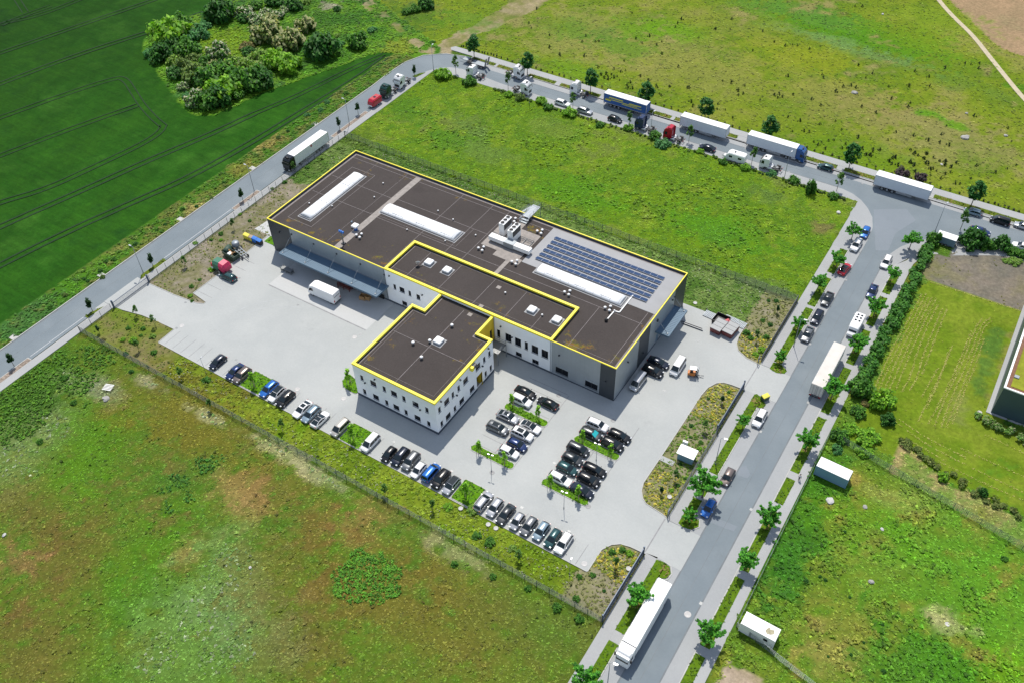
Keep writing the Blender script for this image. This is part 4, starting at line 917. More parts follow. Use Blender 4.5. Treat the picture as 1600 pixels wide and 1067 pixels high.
for px, rz, lab in (((546, 195), 180, 'tall street lamp on the west road by the cobble bed behind the white lorry'), ((397.5, 299.5), 180, 'tall street lamp on the west road beside the bed nearest the hall'), ((224, 427), 180, 'tall street lamp in the planted verge by the west gate'),
                    ((677.5, 110), 100, 'tall street lamp at the bend of the far road'), ((1225, 280.6), 80, 'tall street lamp in front of the white trailer with the blue cab'), ((1461, 362), 75, 'tall street lamp at the junction beside the small grey trailer'),
                    ((1015.6, 216), 75, 'tall street lamp between the navy and the red tractor unit'), ((1240, 541), 10, 'tall street lamp in the verge beside the upper east gateway'), ((1117.5, 725), 10, 'tall street lamp in the verge above the brown hatchback'),
                    ((949, 1070), 10, 'tall street lamp at the lower edge beside the long white lorry'), ((827, 162), 80, 'tall street lamp behind the white tractor unit nearest the green field')):
    dup(LP1, (*G(*px), 0.05), R(rz), lab, 'street lamp', 'street lamps along the roads')
for px, rz, lab in (((768, 736), 0, 'double headed lot lamp in the island of the left car block'), ((881, 794), 0, 'double headed lot lamp in the lowest island of the right car block'), ((931.5, 719), 0, 'double headed lot lamp in the middle island of the right car block')):
    dup(LP2, (*G(*px), 0.1), R(rz + 10), lab, 'lamp', 'lot lamps')
for px, rz, lab in (((322, 583), 90, 'slim lot lamp at the strip edge beside the leftmost dark hatchback'), ((890, 897), 90, 'slim lot lamp at the strip edge beside the last white car of the long row')):
    dup(LP3, (*G(*px), 0.1), R(rz), lab, 'lamp', 'lot lamps')
# ------------------------------------------------------------------ the company building
BLD = empty('company_building', 'large grey hall with a brown flat roof, white office block and yellow roof edges', 'building')
def path_offset(pts, d, closed=False):
    """mitred offset of an axis-aligned path, to its left"""
    n = len(pts); out = []
    for i in range(n):
        if closed: a, b, c = pts[i - 1], pts[i], pts[(i + 1) % n]
        else: a, b, c = pts[max(i - 1, 0)], pts[i], pts[min(i + 1, n - 1)]
        def nr(p, q):
            dx, dy = q[0] - p[0], q[1] - p[1]; l = math.hypot(dx, dy)
            return (0, 0) if l < 1e-9 else (-dy / l, dx / l)
        n1, n2 = nr(a, b), nr(b, c)
        if n1 == (0, 0): n1 = n2
        if n2 == (0, 0): n2 = n1
        same = abs(n1[0] - n2[0]) < 1e-6 and abs(n1[1] - n2[1]) < 1e-6
        out.append((b[0] + d * (n1[0] if same else n1[0] + n2[0]), b[1] + d * (n1[1] if same else n1[1] + n2[1])))
    return out
def coping(name, pts, out, inn, z0, z1, mat, closed=False):
    """pts run counter-clockwise: inside is to the left"""
    o, i = path_offset(pts, -out, closed), path_offset(pts, inn, closed)
    rings = [[(*a, z0), (*a, z1), (*b, z1 - 0.02), (*b, z0)] for a, b in zip(o, i)]
    mb = MB()
    if closed: rings.append(rings[0])
    mb.loft(rings, caps=not closed)
    return mb.build(name, mat, BLD)
def wall_open(mb, rv, P, a0, a1, z0, z1, ops, depth=0.22):
    """wall face with real openings; P(a, z, d) maps along-wall, height, depth inwards"""
    A = sorted(set([a0, a1] + [o[0] for o in ops] + [o[1] for o in ops])); Zs = sorted(set([z0, z1] + [o[2] for o in ops] + [o[3] for o in ops]))
    A = [a for a in A if a0 <= a <= a1]; Zs = [z for z in Zs if z0 <= z <= z1]
    for i in range(len(A) - 1):
        for j in range(len(Zs) - 1):
            ca, cz = (A[i] + A[i + 1]) / 2, (Zs[j] + Zs[j + 1]) / 2
            if any(o[0] < ca < o[1] and o[2] < cz < o[3] for o in ops): continue
            mb.quad(P(A[i], Zs[j], 0), P(A[i + 1], Zs[j], 0), P(A[i + 1], Zs[j + 1], 0), P(A[i], Zs[j + 1], 0))
    for (p, q, r, s) in ops:
        rv.quad(P(p, r, 0), P(p, r, depth), P(p, s, depth), P(p, s, 0)); rv.quad(P(q, r, depth), P(q, r, 0), P(q, s, 0), P(q, s, depth))
        rv.quad(P(p, r, 0), P(q, r, 0), P(q, r, depth), P(p, r, depth)); rv.quad(P(p, s, depth), P(q, s, depth), P(q, s, 0), P(p, s, 0))
def window(P, p, q, r, s, mull=(), depth=0.18, mat=None, rail=True):
    t = 0.07
    def bar(mb, a, b, c, d, d0=depth - 0.06, d1=depth):
        v = [P(a, c, d0), P(b, c, d0), P(b, d, d0), P(a, d, d0), P(a, c, d1), P(b, c, d1), P(b, d, d1), P(a, d, d1)]
        mb.add(v, [(0, 1, 2, 3), (7, 6, 5, 4), (0, 4, 5, 1), (1, 5, 6, 2), (2, 6, 7, 3), (3, 7, 4, 0)])
    mb = MB(); bar(mb, p, p + t, r, s); bar(mb, q - t, q, r, s); bar(mb, p + t, q - t, r, r + t); bar(mb, p + t, q - t, s - t, s)
    for m in mull: bar(mb, m - t / 2, m + t / 2, r + t, s - t)
    w = mb.build('window', mat or M['frame'], BLD)
    g = MB(); g.quad(P(p, r, depth - 0.01), P(q, r, depth - 0.01), P(q, s, depth - 0.01), P(p, s, depth - 0.01)); g.build('pane', M['glass'], w)
    if mull and random.random() < .3 and mat is None:
        g = MB(); h_ = s - (s - r) * random.choice((.25, .4, .55)); q0 = mull[0]; g.quad(P(p + t, h_, depth - .03), P(q0, h_, depth - .03), P(q0, s - t, depth - .03), P(p + t, s - t, depth - .03)); g.build('blind', M['membrane'], w)
    if rail:
        g = MB(); bar(g, p - 0.05, q + 0.05, r - 0.05, r - 0.005, -0.07, 0.02); g.build('sill', M['frame'], w)
    return w
FR = lambda y: (lambda a, z, d: (a, y + d, z))          # face looking towards -Y
RT_ = lambda x: (lambda a, z, d: (x - d, a, z))          # face looking towards +X
HL, HW, HZ, RZ = -92.8, 32.9, 9.72, 9.0
# hall walls: grey sheet between dark corner panels
def plain_wall(name, mat, pts, ops=(), P=None, z1=9.53):
    mb, rv = MB(), MB(); wall_open(mb, mb, P, pts[0], pts[1], 0.35 if name != 'dark_panel' else 0.02, z1, list(ops)); return mb.build(name, mat, BLD)
DK = [(-83.0, -79.5, 0.9, 4.3), (-76.5, -73.0, 0.9, 4.3), (-70.0, -66.5, 0.9, 4.3), (-63.5, -60.0, 0.4, 4.3)]
plain_wall('wall', M['clad'], (-86.0, -57.7), DK, FR(0.0))
HWIN = [(-13.7, -10.7, 1.1, 2.9), (-6.7, -3.8, 0.9, 2.7)]
plain_wall('wall', M['clad'], (-14.7, -3.4), HWIN, FR(0.0))
plain_wall('dark_panel', M['darkclad'], (-3.4, 0.0), (), FR(-0.03)); plain_wall('dark_panel', M['darkclad'], (HL, -86.0), (), FR(-0.03))
plain_wall('wall', M['clad'], (0, 10.2), (), RT_(0.0)); plain_wall('dark_panel', M['darkclad'], (10.2, 15.2), (), RT_(0.03))
plain_wall('wall', M['clad'], (15.2, 27.2), [(19.0, 20.2, 0.35, 2.5), (21.6, 26.2, 0.35, 4.2)], RT_(0.0)); plain_wall('dark_panel', M['darkclad'], (27.2, HW), (), RT_(0.03))
mb = MB(); mb.quad((HL, HW, 0), (0, HW, 0), (0, HW, 9.53), (HL, HW, 9.53)); mb.quad((HL, 0, 0), (HL, HW, 0), (HL, HW, 9.53), (HL, 0, 9.53)); mb.build('wall', M['clad'], BLD)
# parapet inner faces, coping, plinth
hp = [(HL, 0), (0, 0), (0, HW), (HL, HW)]
mb = MB(); ip = path_offset(hp, 0.12, True)
for i in range(4):
    a, b = ip[i], ip[(i + 1) % 4]
    mb.quad((*b, RZ - .1), (*a, RZ - .1), (*a, 9.6), (*b, 9.6))
mb.build('parapet', M['plinth'], BLD)
coping('coping', hp, 0.05, 0.16, 9.52, HZ, M['yellow'], True)
coping('roof_edge_strip', path_offset(hp, 0.30, True), 0.0, 0.5, RZ - .05, RZ + 0.04, M['seam'], True)
mb = MB(); mb.box(-57.7, -57.65, 0, 0.01, 0, .1)
mb = MB()
for seg in ((-86.0, -57.7), (-14.7, -3.4)): mb.box(seg[0], seg[1], -0.04, 0.3, -0.1, 0.35)
for seg in ((0, 10.2), (15.2, 19.0), (20.2, 21.6), (26.2, 27.2)): mb.box(-0.3, 0.04, seg[0], seg[1], -0.1, 0.35)
mb.build('plinth', M['plinth'], BLD)
# flat roofs with creeping moss along the edges
def roof_sheet(name, x0, x1, y0, y1, z, holes=(), moss=(), step=0.7, edge=0.15):
    xs = np.linspace(x0, x1, int((x1 - x0) / step) + 1); ys = np.linspace(y0, y1, int((y1 - y0) / step) + 1)
    Xg, Yg = np.meshgrid(xs, ys, indexing='ij'); nx, ny = Xg.shape
    m = np.zeros(Xg.shape)
    de = np.minimum(np.minimum(Xg - x0, x1 - Xg), np.minimum(Yg - y0, y1 - Yg)); m += edge * smooth01(2.2, 0.2, de)
    for (cx, cy, r, s) in moss: m = np.maximum(m, s * smooth01(1.2, 0.2, np.hypot(Xg - cx, (Yg - cy) * 1.3) / r))
    V = np.stack([Xg, Yg, np.full(Xg.shape, z) + (fbm(Xg, Yg, 6, 3, 20) - .5) * 0.05], -1).reshape(-1, 3)
    idx = np.arange(nx * ny).reshape(nx, ny); Q = np.stack([idx[:-1, :-1], idx[1:, :-1], idx[1:, 1:], idx[:-1, 1:]], -1).reshape(-1, 4)
    c = V[Q].mean(1); k = np.ones(len(Q), bool)
    for (a, b, d, e) in holes: k &= ~((c[:, 0] > a) & (c[:, 0] < b) & (c[:, 1] > d) & (c[:, 1] < e))
    me = np_mesh(name, V, Q[k], M['roof'], None, True)
    at = me.attributes.new('moss', 'FLOAT', 'POINT'); at.data.foreach_set('value', m.ravel().astype(np.float32))
    o = bpy.data.objects.new(name, me); COL.objects.link(o); o.parent = BLD
    return o
roof_sheet('roof', HL + .1, -.1, .1, HW - .1, RZ, [(-57.4, -15.0, -1, 10.9)],
           [(-10.5, 1.5, 3.5, .30), (-9, 2.5, 4, .2), (-88, 3, 3, .17), (-80, 2, 6, .15), (-73, 3, 5, .12), (-61, 2, 4, .17), (-62, 6, 3, .13), (-84, 28, 3, .13), (-74, 30, 5, .13), (-37, 29.5, 3.2, .22), (-34, 27.5, 2, .15), (-58, 31, 4, .12), (-88, 29, 3, .12), (-1.5, 3, 3, .17), (-14, 4, 3, .17), (-18, 12.5, 3, .05), (-30, 12, 4, .07), (-1.5, 10, 3, .08)])
# raised wing in front of the hall
WX0, WX1, WY = -57.7, -14.7, 11.2
UPL = [(-55.7, -55.0, 4.6, 6.1), (-54.0, -52.6, 4.6, 6.1), (-51.5, -50.8, 4.6, 6.1), (-49.3, -48.3, 4.6, 6.1)]; LWL = [(-53.8, -52.4, .7, 2.0), (-51.6, -51.0, .7, 2.0)]
UPR = [(-28.1, -27.3, 3.8, 6.1), (-26, -24.5, 3.8, 6.1), (-23.6, -22.1, 3.8, 6.1), (-21.2, -20.4, 3.8, 6.1), (-19.5, -17.9, 3.8, 6.1), (-17.1, -15.5, 3.8, 6.1)]; LWR = [(-23.5, -22.0, .7, 2.0), (-19.4, -17.8, .7, 2.0)]
PF = FR(-0.02)
mb = MB(); wall_open(mb, mb, PF, WX0, -42.5, 0.5, 9.4, UPL + LWL); wall_open(mb, mb, PF, -28.8, WX1, 0.5, 9.4, UPR + LWR); mb.quad(PF(-42.5, 8.9, 0), PF(-28.8, 8.9, 0), PF(-28.8, 9.4, 0), PF(-42.5, 9.4, 0)); mb.build('wing_wall', M['render'], BLD)
for o_ in UPL + LWL + UPR + LWR: window(PF, *o_, mull=[(o_[0] + o_[1]) / 2] if o_[1] - o_[0] > 1.2 else ())
mb = MB(); mb.box(WX0, -42.5, -0.06, 0.3, -0.1, 0.5); mb.box(-28.8, WX1, -0.06, 0.3, -0.1, 0.5); mb.build('wing_plinth', M['plinth'], BLD)
wp = [(WX0, 0), (WX1, 0), (WX1, WY), (WX0, WY)]
coping('wing_coping', wp, 0.06, 0.5, 9.40, 9.82, M['yellow'], True)
mb = MB()
for a, b in (((WX1, 0), (WX1, WY)), ((WX1, WY), (WX0, WY)), ((WX0, WY), (WX0, 0))): mb.quad((*a, RZ - .1), (*b, RZ - .1), (*b, 9.41), (*a, 9.41))
ip = path_offset(wp, 0.44, True)
for i in range(4):
    a, b = ip[i], ip[(i + 1) % 4]; mb.quad((*b, 8.9), (*a, 8.9), (*a, 9.5), (*b, 9.5))
mb.build('wing_parapet', M['darkclad'], BLD)
roof_sheet('wing_roof', WX0 + .5, WX1 - .5, .5, WY - .5, 9.05, (), [(-51, 1.5, 5, .12), (-28, 2, 4, .17), (-30, 3.5, 3, .12), (-21, 1.5, 4, .14), (-40, 2, 4, .1), (-56, 8, 2, .1), (-26, 4, 3, .1)], edge=0.08)
coping('roof_edge_strip', path_offset(wp, 0.66, True), 0.0, 0.22, 9.0, 9.09, M['seam'], True)
# office block and its link
OX0, OX1, OY0, OY1 = -45.7, -25.3, -25.7, -5.7
OF = FR(OY0); OR_ = RT_(OX1)
FU = [(-44.1, -43.3), (-41.5, -40.0), (-38.4, -37.6), (-36.3, -34.8), (-33.5, -32.7), (-31.0, -29.5), (-27.9, -27.1)]
FOP = [(a, b, 5.4, 6.95) for a, b in FU] + [(a, b, 1.25, 2.8) for a, b in FU]
RUP = [(-24.9, -24.1, 5.6, 7.2), (-22.9, -21.3, 5.6, 7.2), (-20.4, -19.6, 5.6, 7.2), (-18.4, -17.6, 5.6, 7.2), (-16.4, -14.8, 5.6, 7.2), (-12.0, -10.4, 5.6, 7.2), (-9.3, -8.5, 5.6, 7.2), (-7.4, -6.6, 5.6, 7.2)]
RLO = [(-24.7, -23.9, 1.25, 2.8), (-22.9, -21.3, 1.25, 2.8), (-20.2, -19.4, 1.25, 2.8), (-18.2, -16.6, 1.25, 2.8), (-14.5, -12.9, 1.25, 2.8), (-9.1, -8.3, 1.25, 2.8), (-7.2, -6.4, 1.25, 2.8)]
DOOR = (-12.0, -10.1, 0.1, 3.9)
mb, yl = MB(), MB()
wall_open(mb, mb, OF, OX0, OX1, 0.7, 9.0, FOP); wall_open(mb, mb, OR_, OY0, OY1, 0.7, 9.0, RUP + RLO + [(DOOR[0], DOOR[1], 0.7, DOOR[3])])
mb.quad((OX0, OY1, 0.55), (OX0, OY0, 0.55), (OX0, OY0, 9.0), (OX0, OY1, 9.0)); mb.quad((OX1, OY1, 0.55), (-28.8, OY1, 0.55), (-28.8, OY1, 9.0), (OX1, OY1, 9.0)); mb.quad((-42.5, OY1, 0.55), (OX0, OY1, 0.55), (OX0, OY1, 9.0), (-42.5, OY1, 9.0)); mb.quad((-42.5, 0, 0.0), (-42.5, OY1, 0.0), (-42.5, OY1, 9.0), (-42.5, 0, 9.0))
mb.build('office_wall', M['render'], BLD)
for o_ in FOP: window(OF, *o_, mull=[o_[0] + 0.5] if o_[1] - o_[0] > 1.2 else ())
for o_ in RUP + RLO: window(OR_, *o_, mull=[o_[0] + 0.5] if o_[1] - o_[0] > 1.2 else ())
a, b, c, d = DOOR
yl.quad((OX1, a, 0.05), (OX1 - 1.3, a, 0.05), (OX1 - 1.3, a, d), (OX1, a, d)); yl.quad((OX1 - 1.3, b, 0.05), (OX1 + 0.02, b, 0.05), (OX1 + 0.02, b, d), (OX1 - 1.3, b, d)); yl.quad((OX1, a, d), (OX1 - 1.3, a, d), (OX1 - 1.3, b, d), (OX1, b, d))
yl.box(OX1 - 0.1, OX1 + 0.03, b, b + 0.12, 0.05, d + 0.05); yl.build('entrance_reveal', M['yellow_wall'], BLD)
dr = MB().box(OX1 - 1.34, OX1 - 1.29, a, b, 0.05, d).build('door', M['frame'], BLD); MB().box(OX1 - 1.285, OX1 - 1.27, a + 0.15, b - 0.9, 0.3, 2.6).build('pane', M['glass'], dr)
mb = MB(); mb.box(OX0 - 0.03, OX1 + 0.03, OY0 - 0.03, OY0 + 0.3, -0.1, 0.7); mb.box(OX1 - 0.3, OX1 + 0.03, OY0 + 0.3, a, -0.1, 0.7); mb.box(OX1 - 0.3, OX1 + 0.03, b + 0.12, OY1, -0.1, 0.7); mb.box(OX0 - 0.03, OX0 + 0.3, OY0 + 0.3, OY1, -0.1, 0.7); mb.build('office_plinth', M['plinth'], BLD)
mb, rv = MB(), MB(); LK = RT_(-28.8); LOP = [(-3.9, -3.1, 4.2, 6.6), (-1.6, -0.8, 3.7, 6.4)]
wall_open(mb, mb, LK, OY1, -0.02, 0.0, 9.0, LOP); mb.build('link_wall', M['yellow_wall'], BLD)
for o_ in LOP: window(LK, *o_, rail=False)
op = [(-42.5, -0.1), (-42.5, OY1), (OX0, OY1), (OX0, OY0), (OX1, OY0), (OX1, OY1), (-28.8, OY1), (-28.8, -0.1)]
coping('office_coping', op, 0.06, 0.5, 9.0, 9.42, M['yellow'])
ip = path_offset(op, 0.44); mb = MB()
for i in range(len(ip) - 1):
    p, q = ip[i], ip[i + 1]; mb.quad((*q, 8.5), (*p, 8.5), (*p, 9.05), (*q, 9.05))
mb.build('office_parapet', M['plinth'], BLD)
coping('roof_edge_strip', path_offset(op, 0.66), 0.0, 0.25, 8.6, 8.70, M['seam'])
roof_sheet('office_roof', OX0 + .4, OX1 - .4, OY0 + .4, OY1 - .55, 8.65, (), [(-43.5, -10, 3, .13), (-43, -17, 3, .15), (-44, -22, 2.5, .16), (-29, -7.5, 3, .14), (-27.5, -14, 3, .13), (-36, -9, 2, .1), (-26.5, -9, 1.5, .25)], edge=0.09)
roof_sheet('office_roof', -42.5 + .4, -28.8 - .4, OY1 - .55, -0.05, 8.652, (), [(-31, -3, 3, .14), (-30, -1.5, 2, .15)], edge=0.06)
# seams and slab paths on the roofs
mb = MB()
def seam(x0, y0, x1, y1, z, w=0.09): ribbon(mb, [(x0, y0), (x1, y1)], w, z - .03, z + 0.022)
for v in (14.6, 22.0): seam(-91.5, v, -72.9, v, RZ)
for v in (14.3,): seam(-71.2, v, -58.2, v, RZ); seam(-58, v, -1.5, v, RZ)
seam(-71.2, 22.4, -45, 22.4, RZ); seam(-89.5, 3.5, -89.5, 27.3, RZ); seam(-82.2, 3.5, -82.2, 27.3, RZ); seam(-89.5, 27.3, -82.2, 27.3, RZ); seam(-89.5, 3.5, -82.2, 3.5, RZ); seam(-92, 30.8, -1.2, 30.8, RZ); seam(-75.5, 1.5, -75.5, 32, RZ, .06)
for u in (-58.6, -50, -45.3): seam(u, 11.8 if u > -58 else 1.0, u, 32, RZ)
seam(-73.6, 15, -49, 15, RZ, .06); seam(-49, 15, -49, 22.4, RZ, .06); seam(-11.5, 1, -11.5, 14.3, RZ); seam(-2.0, 1.0, -2.0, 18, RZ); seam(-13, 1.6, -1.5, 1.6, RZ, .06); seam(-85, 22, -85, 32, RZ, .05)
for u in (-52.5, -44, -35, -27): seam(u, 1.2, u, WY - .8, 9.07)
seam(-20.5, 1.2, -20.5, 5.6, 9.07); seam(WX0 + 1, 1.9, WX1 - 1, 1.9, 9.07, .05)
seam(-35.6, -24.6, -35.6, -1, 8.67, .11); seam(-44.6, -13.6, -26.6, -13.6, 8.67, .09); seam(-44.2, -23.8, -27, -23.8, 8.67, .05); seam(-27, -23.8, -27, -7, 8.67, .05); seam(-44.2, -23.8, -44.2, -7, 8.67, .05)
mb.build('roof_seam', M['seam'], BLD)
mb = MB(); mb.box(-72.9, -71.2, 0.6, 32.2, RZ, RZ + 0.05); mb.build('slab_path', M['slab'], BLD)
mb = MB(); mb.box(-44.6, -34.2, 18.7, 28.0, RZ, RZ + 0.05); mb.box(-41.4, -39.5, 28.0, 31.6, RZ, RZ + 0.051); mb.box(-40.2, -33.4, 16.9, 18.7, RZ, RZ + 0.049); mb.box(-36.6, -35.6, 11.6, 16.9, RZ, RZ + 0.05); mb.build('slab_path', M['slab'], BLD)
mb = MB()
for (u, v) in ((-33, 0.6), (-45, 10.9), (-33.6, 10.9), (-31.5, 10.8)): mb.box(u - .5, u + .5, (v if v > 5 else 1.0) - .4 + .6, (v if v > 5 else 1.0) + .4 + .6, RZ, 9.11)
mb.box(-33.5, -32.5, 8.0, 8.9, 9.05, 9.1); mb.box(-34.3, -33.3, -1.9, -1.0, 8.65, 8.71); mb.build('slab_path', M['slab'], BLD)
MB().prism([(-33.3, 18.2), (-.5, 18.2), (-.5, 32.2), (-33.3, 32.2)], RZ, RZ + 0.045).build('membrane', M['membrane'], BLD)
# long barrel rooflights
def barrel(x0, x1, y0, y1, axis, flaps):
    mb = MB(); ln = (y1 - y0) if axis == 'y' else (x1 - x0); w = (x1 - x0) if axis == 'y' else (y1 - y0)
    def pt(s, a, r=1.0, dz=0.0):
        c = math.cos(math.pi * (1 - a)) * w / 2 * r; z = RZ + 0.32 + math.sin(math.pi * a) * 0.55 * r + dz
        return ((x0 + x1) / 2 + c, y0 + s, z) if axis == 'y' else (x0 + s, (y0 + y1) / 2 + c, z)
    n = 12
    rings = [[pt(s, i / n) for i in range(n + 1)] for s in np.linspace(0.25, ln - 0.25, 12)]
    mb.loft(rings, True, True, closed=False)
    o = mb.build('rooflight', M['poly'], BLD)
    ub = MB(); ub.box(x0 - .45, x1 + .45, y0 - .45, y1 + .45, RZ, RZ + 0.055); ub.box(x0 - .12, x1 + .12, y0 - .12, y1 + .12, RZ + .05, RZ + 0.33); ub.build('upstand', M['membrane'], o)
    sm = MB()
    for s in np.arange(0.25, ln, 2.02):
        sm.loft([[pt(s + d, i / n, 1.004, 0.004) for i in range(n + 1)] for d in (-0.03, 0.03)], False, True, closed=False)
    sm.build('rib', M['membrane'], o)
    for f in flaps:
        fm = MB(); fm.loft([[pt(f + d, i / n, 1.02, 0.05 + lift) for i in range(3, n - 2)] for d, lift in ((0, 0.06), (3.0, 0.0))], False, True, closed=False)
        fm.loft([[pt(f, i / n, 1.02, 0.11) for i in range(3, n - 2)], [pt(f, i / n, 1.0, 0.0) for i in range(3, n - 2)]], False, False, closed=False)
        fm.build('vent_flap', M['poly'], o)
barrel(-87.3, -84.1, 5.3, 25.5, 'y', (6.5, 14.5)); barrel(-71.6, -50.3, 16.3, 19.8, 'x', (3, 10, 17)); barrel(-28.9, -7.8, 16.7, 19.8, 'x', (2.5, 9.5, 16))
def dome(u, v, z):
    ub = MB().box(u - 1.25, u + 1.25, v - 1.25, v + 1.25, z, z + 0.06); ub.box(u - .85, u + .85, v - .85, v + .85, z + .05, z + .45)
    o = ub.build('skylight', M['membrane'], BLD)
    MB().box(u - .9, u + .9, v - .9, v + .9, z + .45, z + .75, 0.16).build('dome', M['poly'], o)
for u, v in ((-50.6, 7.1), (-45.6, 7.0), (-23.0, 5.9), (-17.0, 6.0)): dome(u, v, 9.05)
dome(-34.7, -11.4, 8.65)
# canopies over the loading doors
def canopy(P, a0, a1, depth, z, rods, lo=0.35):
    mb = MB()
    def blk(p, q, d0, d1, z0, z1, z2=None):
        z2 = z1 if z2 is None else z2
        v = [P(p, z0, d0), P(q, z0, d0), P(q, z0, d1), P(p, z0, d1), P(p, z1, d0), P(q, z1, d0), P(q, z2, d1), P(p, z2, d1)]
        mb.add(v, [(0, 1, 2, 3), (7, 6, 5, 4), (0, 4, 5, 1), (1, 5, 6, 2), (2, 6, 7, 3), (3, 7, 4, 0)])
    blk(a0, a1, -0.05, -depth, z - 0.12, z - .05, z + 0.06)
    n = int((a1 - a0) / 0.5)
    for i in range(n): s = a0 + (i + .5) * (a1 - a0) / n; blk(s - 0.03, s + 0.03, -0.05, -depth + 0.15, z - .05, z - .01, z + 0.09)
    o = mb.build('canopy', M['blueroof'], BLD)
    mb = MB(); blk(a0 - .04, a1 + .04, -depth + 0.02, -depth - 0.16, z - 0.36, z + 0.1); blk(a0 - .1, a0, -0.05, -depth, z - .36, z + .1); blk(a1, a1 + .1, -0.05, -depth, z - .36, z + .1); mb.build('fascia', M['blueroof'], o)
    mb = MB(); blk(a0, a1, -0.02, -0.2, z - .02, z + .06); mb.build('flashing', M['galv'], o)
    for r in rods:
        m2 = MB().cyl(P(r, z + 0.15, -depth + 0.45), P(r, z + 3.0, 0.0), 0.05, 0.05, 6); m2.box(*(lambda c: (c[0] - .14, c[0] + .14, c[1] - .14, c[1] + .14))(P(r, 0, -depth + .45)), z + .05, z + 0.22)
        m2.build('tie_rod', M['galv'], o)
        q = P(r, 0, -0.1); MB().box(q[0] - .18, q[0] + .18, q[1] - .1, q[1] + .1, z + 2.85, z + 3.15, .03).build('bracket', M['frame'], o)
canopy(FR(0.0), -86.2, -57.2, 4.25, 4.9, (-85.5, -78.6, -71.7, -64.7, -57.9)); canopy(RT_(0.0), 18.1, 27.2, 3.05, 4.6, (18.6, 26.7))
def roller(P, p, q, r, s, name='dock_door'):
    mb = MB(); k = int((s - r) / 0.4)
    for i in range(k):
        z0 = r + (s - r) * i / k; z1 = r + (s - r) * (i + 1) / k - 0.03
        v = [P(p, z0, .2), P(q, z0, .2), P(q, z1, .17), P(p, z1, .17)]; mb.quad(*v); mb.quad(P(p, z1, .17), P(q, z1, .17), P(q, z1 + .03, .2), P(p, z1 + .03, .2))
    return mb.build(name, M['bluegrey'], BLD)
for o_ in DK: roller(FR(0.0), *o_)
roller(RT_(0.0), 21.6, 26.2, 0.35, 4.2); MB().box(-0.12, -0.08, 19.0, 20.2, 0.05, 2.5).build('door', M['bluegrey'], BLD)
for o_ in HWIN: window(FR(0.0), *o_, mull=[o_[0] + 1.5]); MB().box(o_[0] - .1, o_[1] + .1, -.08, .1, o_[3] - .02, o_[3] + .5, .02).build('shutter_box', M['clad'], BLD)
mb = MB(); mb.box(-86, -59, -0.35, -0.05, 0.05, 1.15)
for u in (-83.4, -79.2, -76.9, -72.7, -70.4, -66.2): mb.box(u - .2, u + .2, -0.75, -0.35, .1, 1.3, .04)
mb.build('dock_bumper', M['black'], BLD)
# wall lights and hoods
for (x, y, z) in ((-42.9, OY0, 5.2), (-29.1, OY0, 5.3), (-40, OY0, 7.9), (-47.5, 0, 6.6), (-24.2, 0, 5.7), (-56.4, 0, 8.1), (-27.0, 0, 7.4), (-12.8, 0, 6.5), (-89.5, 0, 6.8), (-2, 0, 4.8)): MB().box(x - .16, x + .16, y - .36, y - .03, z, z + .22, .04).build('wall_light', M['frame'], BLD)
for (x, y, z) in ((OX1, -19.0, 5.3), (OX1, -9.9, 5.4), (OX1, -24.0, 8.4), (OX1, -17.5, 8.4), (OX1, -7.5, 8.4), (0, 5.0, 7.0), (0, 18.2, 7.4), (0, 25.5, 7.6), (0, 12.5, 3)): MB().box(x + .05, x + .4, y - .16, y + .16, z, z + .22, .04).build('wall_light', M['frame'], BLD)
MB().box(OX1 + .02, OX1 + .75, -14.1, -13.4, 8.0, 8.9, .05).build('wall_hood', M['yellow'], BLD); MB().box(OX1 + .02, OX1 + .7, -13.38, -12.3, 8.1, 8.8, .05).build('wall_hood', M['frame'], BLD)
for (x, y) in ((-57.9, -0.12), (-14.9, -0.12), (-42.3, -0.2), (-28.6, -.2)): MB().cyl((x, y, 0.1), (x, y, 9.3), 0.06, 0.06, 6).build('downpipe', M['galv'], BLD)

# ------------------------------------------------------------------ things on the roofs
pv = proto('solar_panel'); TL = R(9)
fm = MB()
for s in (-0.6, 0.6): fm.box(s - .03, s + .03, -.5, .5, 0, .06); fm.box(s - .03, s + .03, -.5, -.44, 0, .24)
part('mount', fm, M['galv'], pv)
mb = MB(); yv, zv = math.cos(TL) * .56, math.sin(TL) * .56
mb.loft([[(-.80, -yv, .15 + zv), (.80, -yv, .15 + zv), (.80, yv, .15 - zv), (-.80, yv, .15 - zv)], [(-.80, -yv, .19 + zv), (.80, -yv, .19 + zv), (.80, yv, .19 - zv), (-.80, yv, .19 - zv)]]); part('frame', mb, M['white'], pv)
mb = MB(); k = .965; mb.loft([[(-.785, -yv * k, .185 + zv * k), (.785, -yv * k, .185 + zv * k), (.785, yv * k, .185 - zv * k), (-.785, yv * k, .185 - zv * k)], [(-.785, -yv * k, .196 + zv * k), (.785, -yv * k, .196 + zv * k), (.785, yv * k, .196 - zv * k), (-.785, yv * k, .196 - zv * k)]]); part('cell_sheet', mb, M['pvcell'], pv)
for i in range(17):
    for j in range(6):
        dup(pv, (-30.4 + i * 1.617, 21.0 + j * 1.63, RZ + 0.045), 0, 'blue solar panel in the array on the light grey part of the hall roof', 'solar panel', 'solar panels of the roof array')
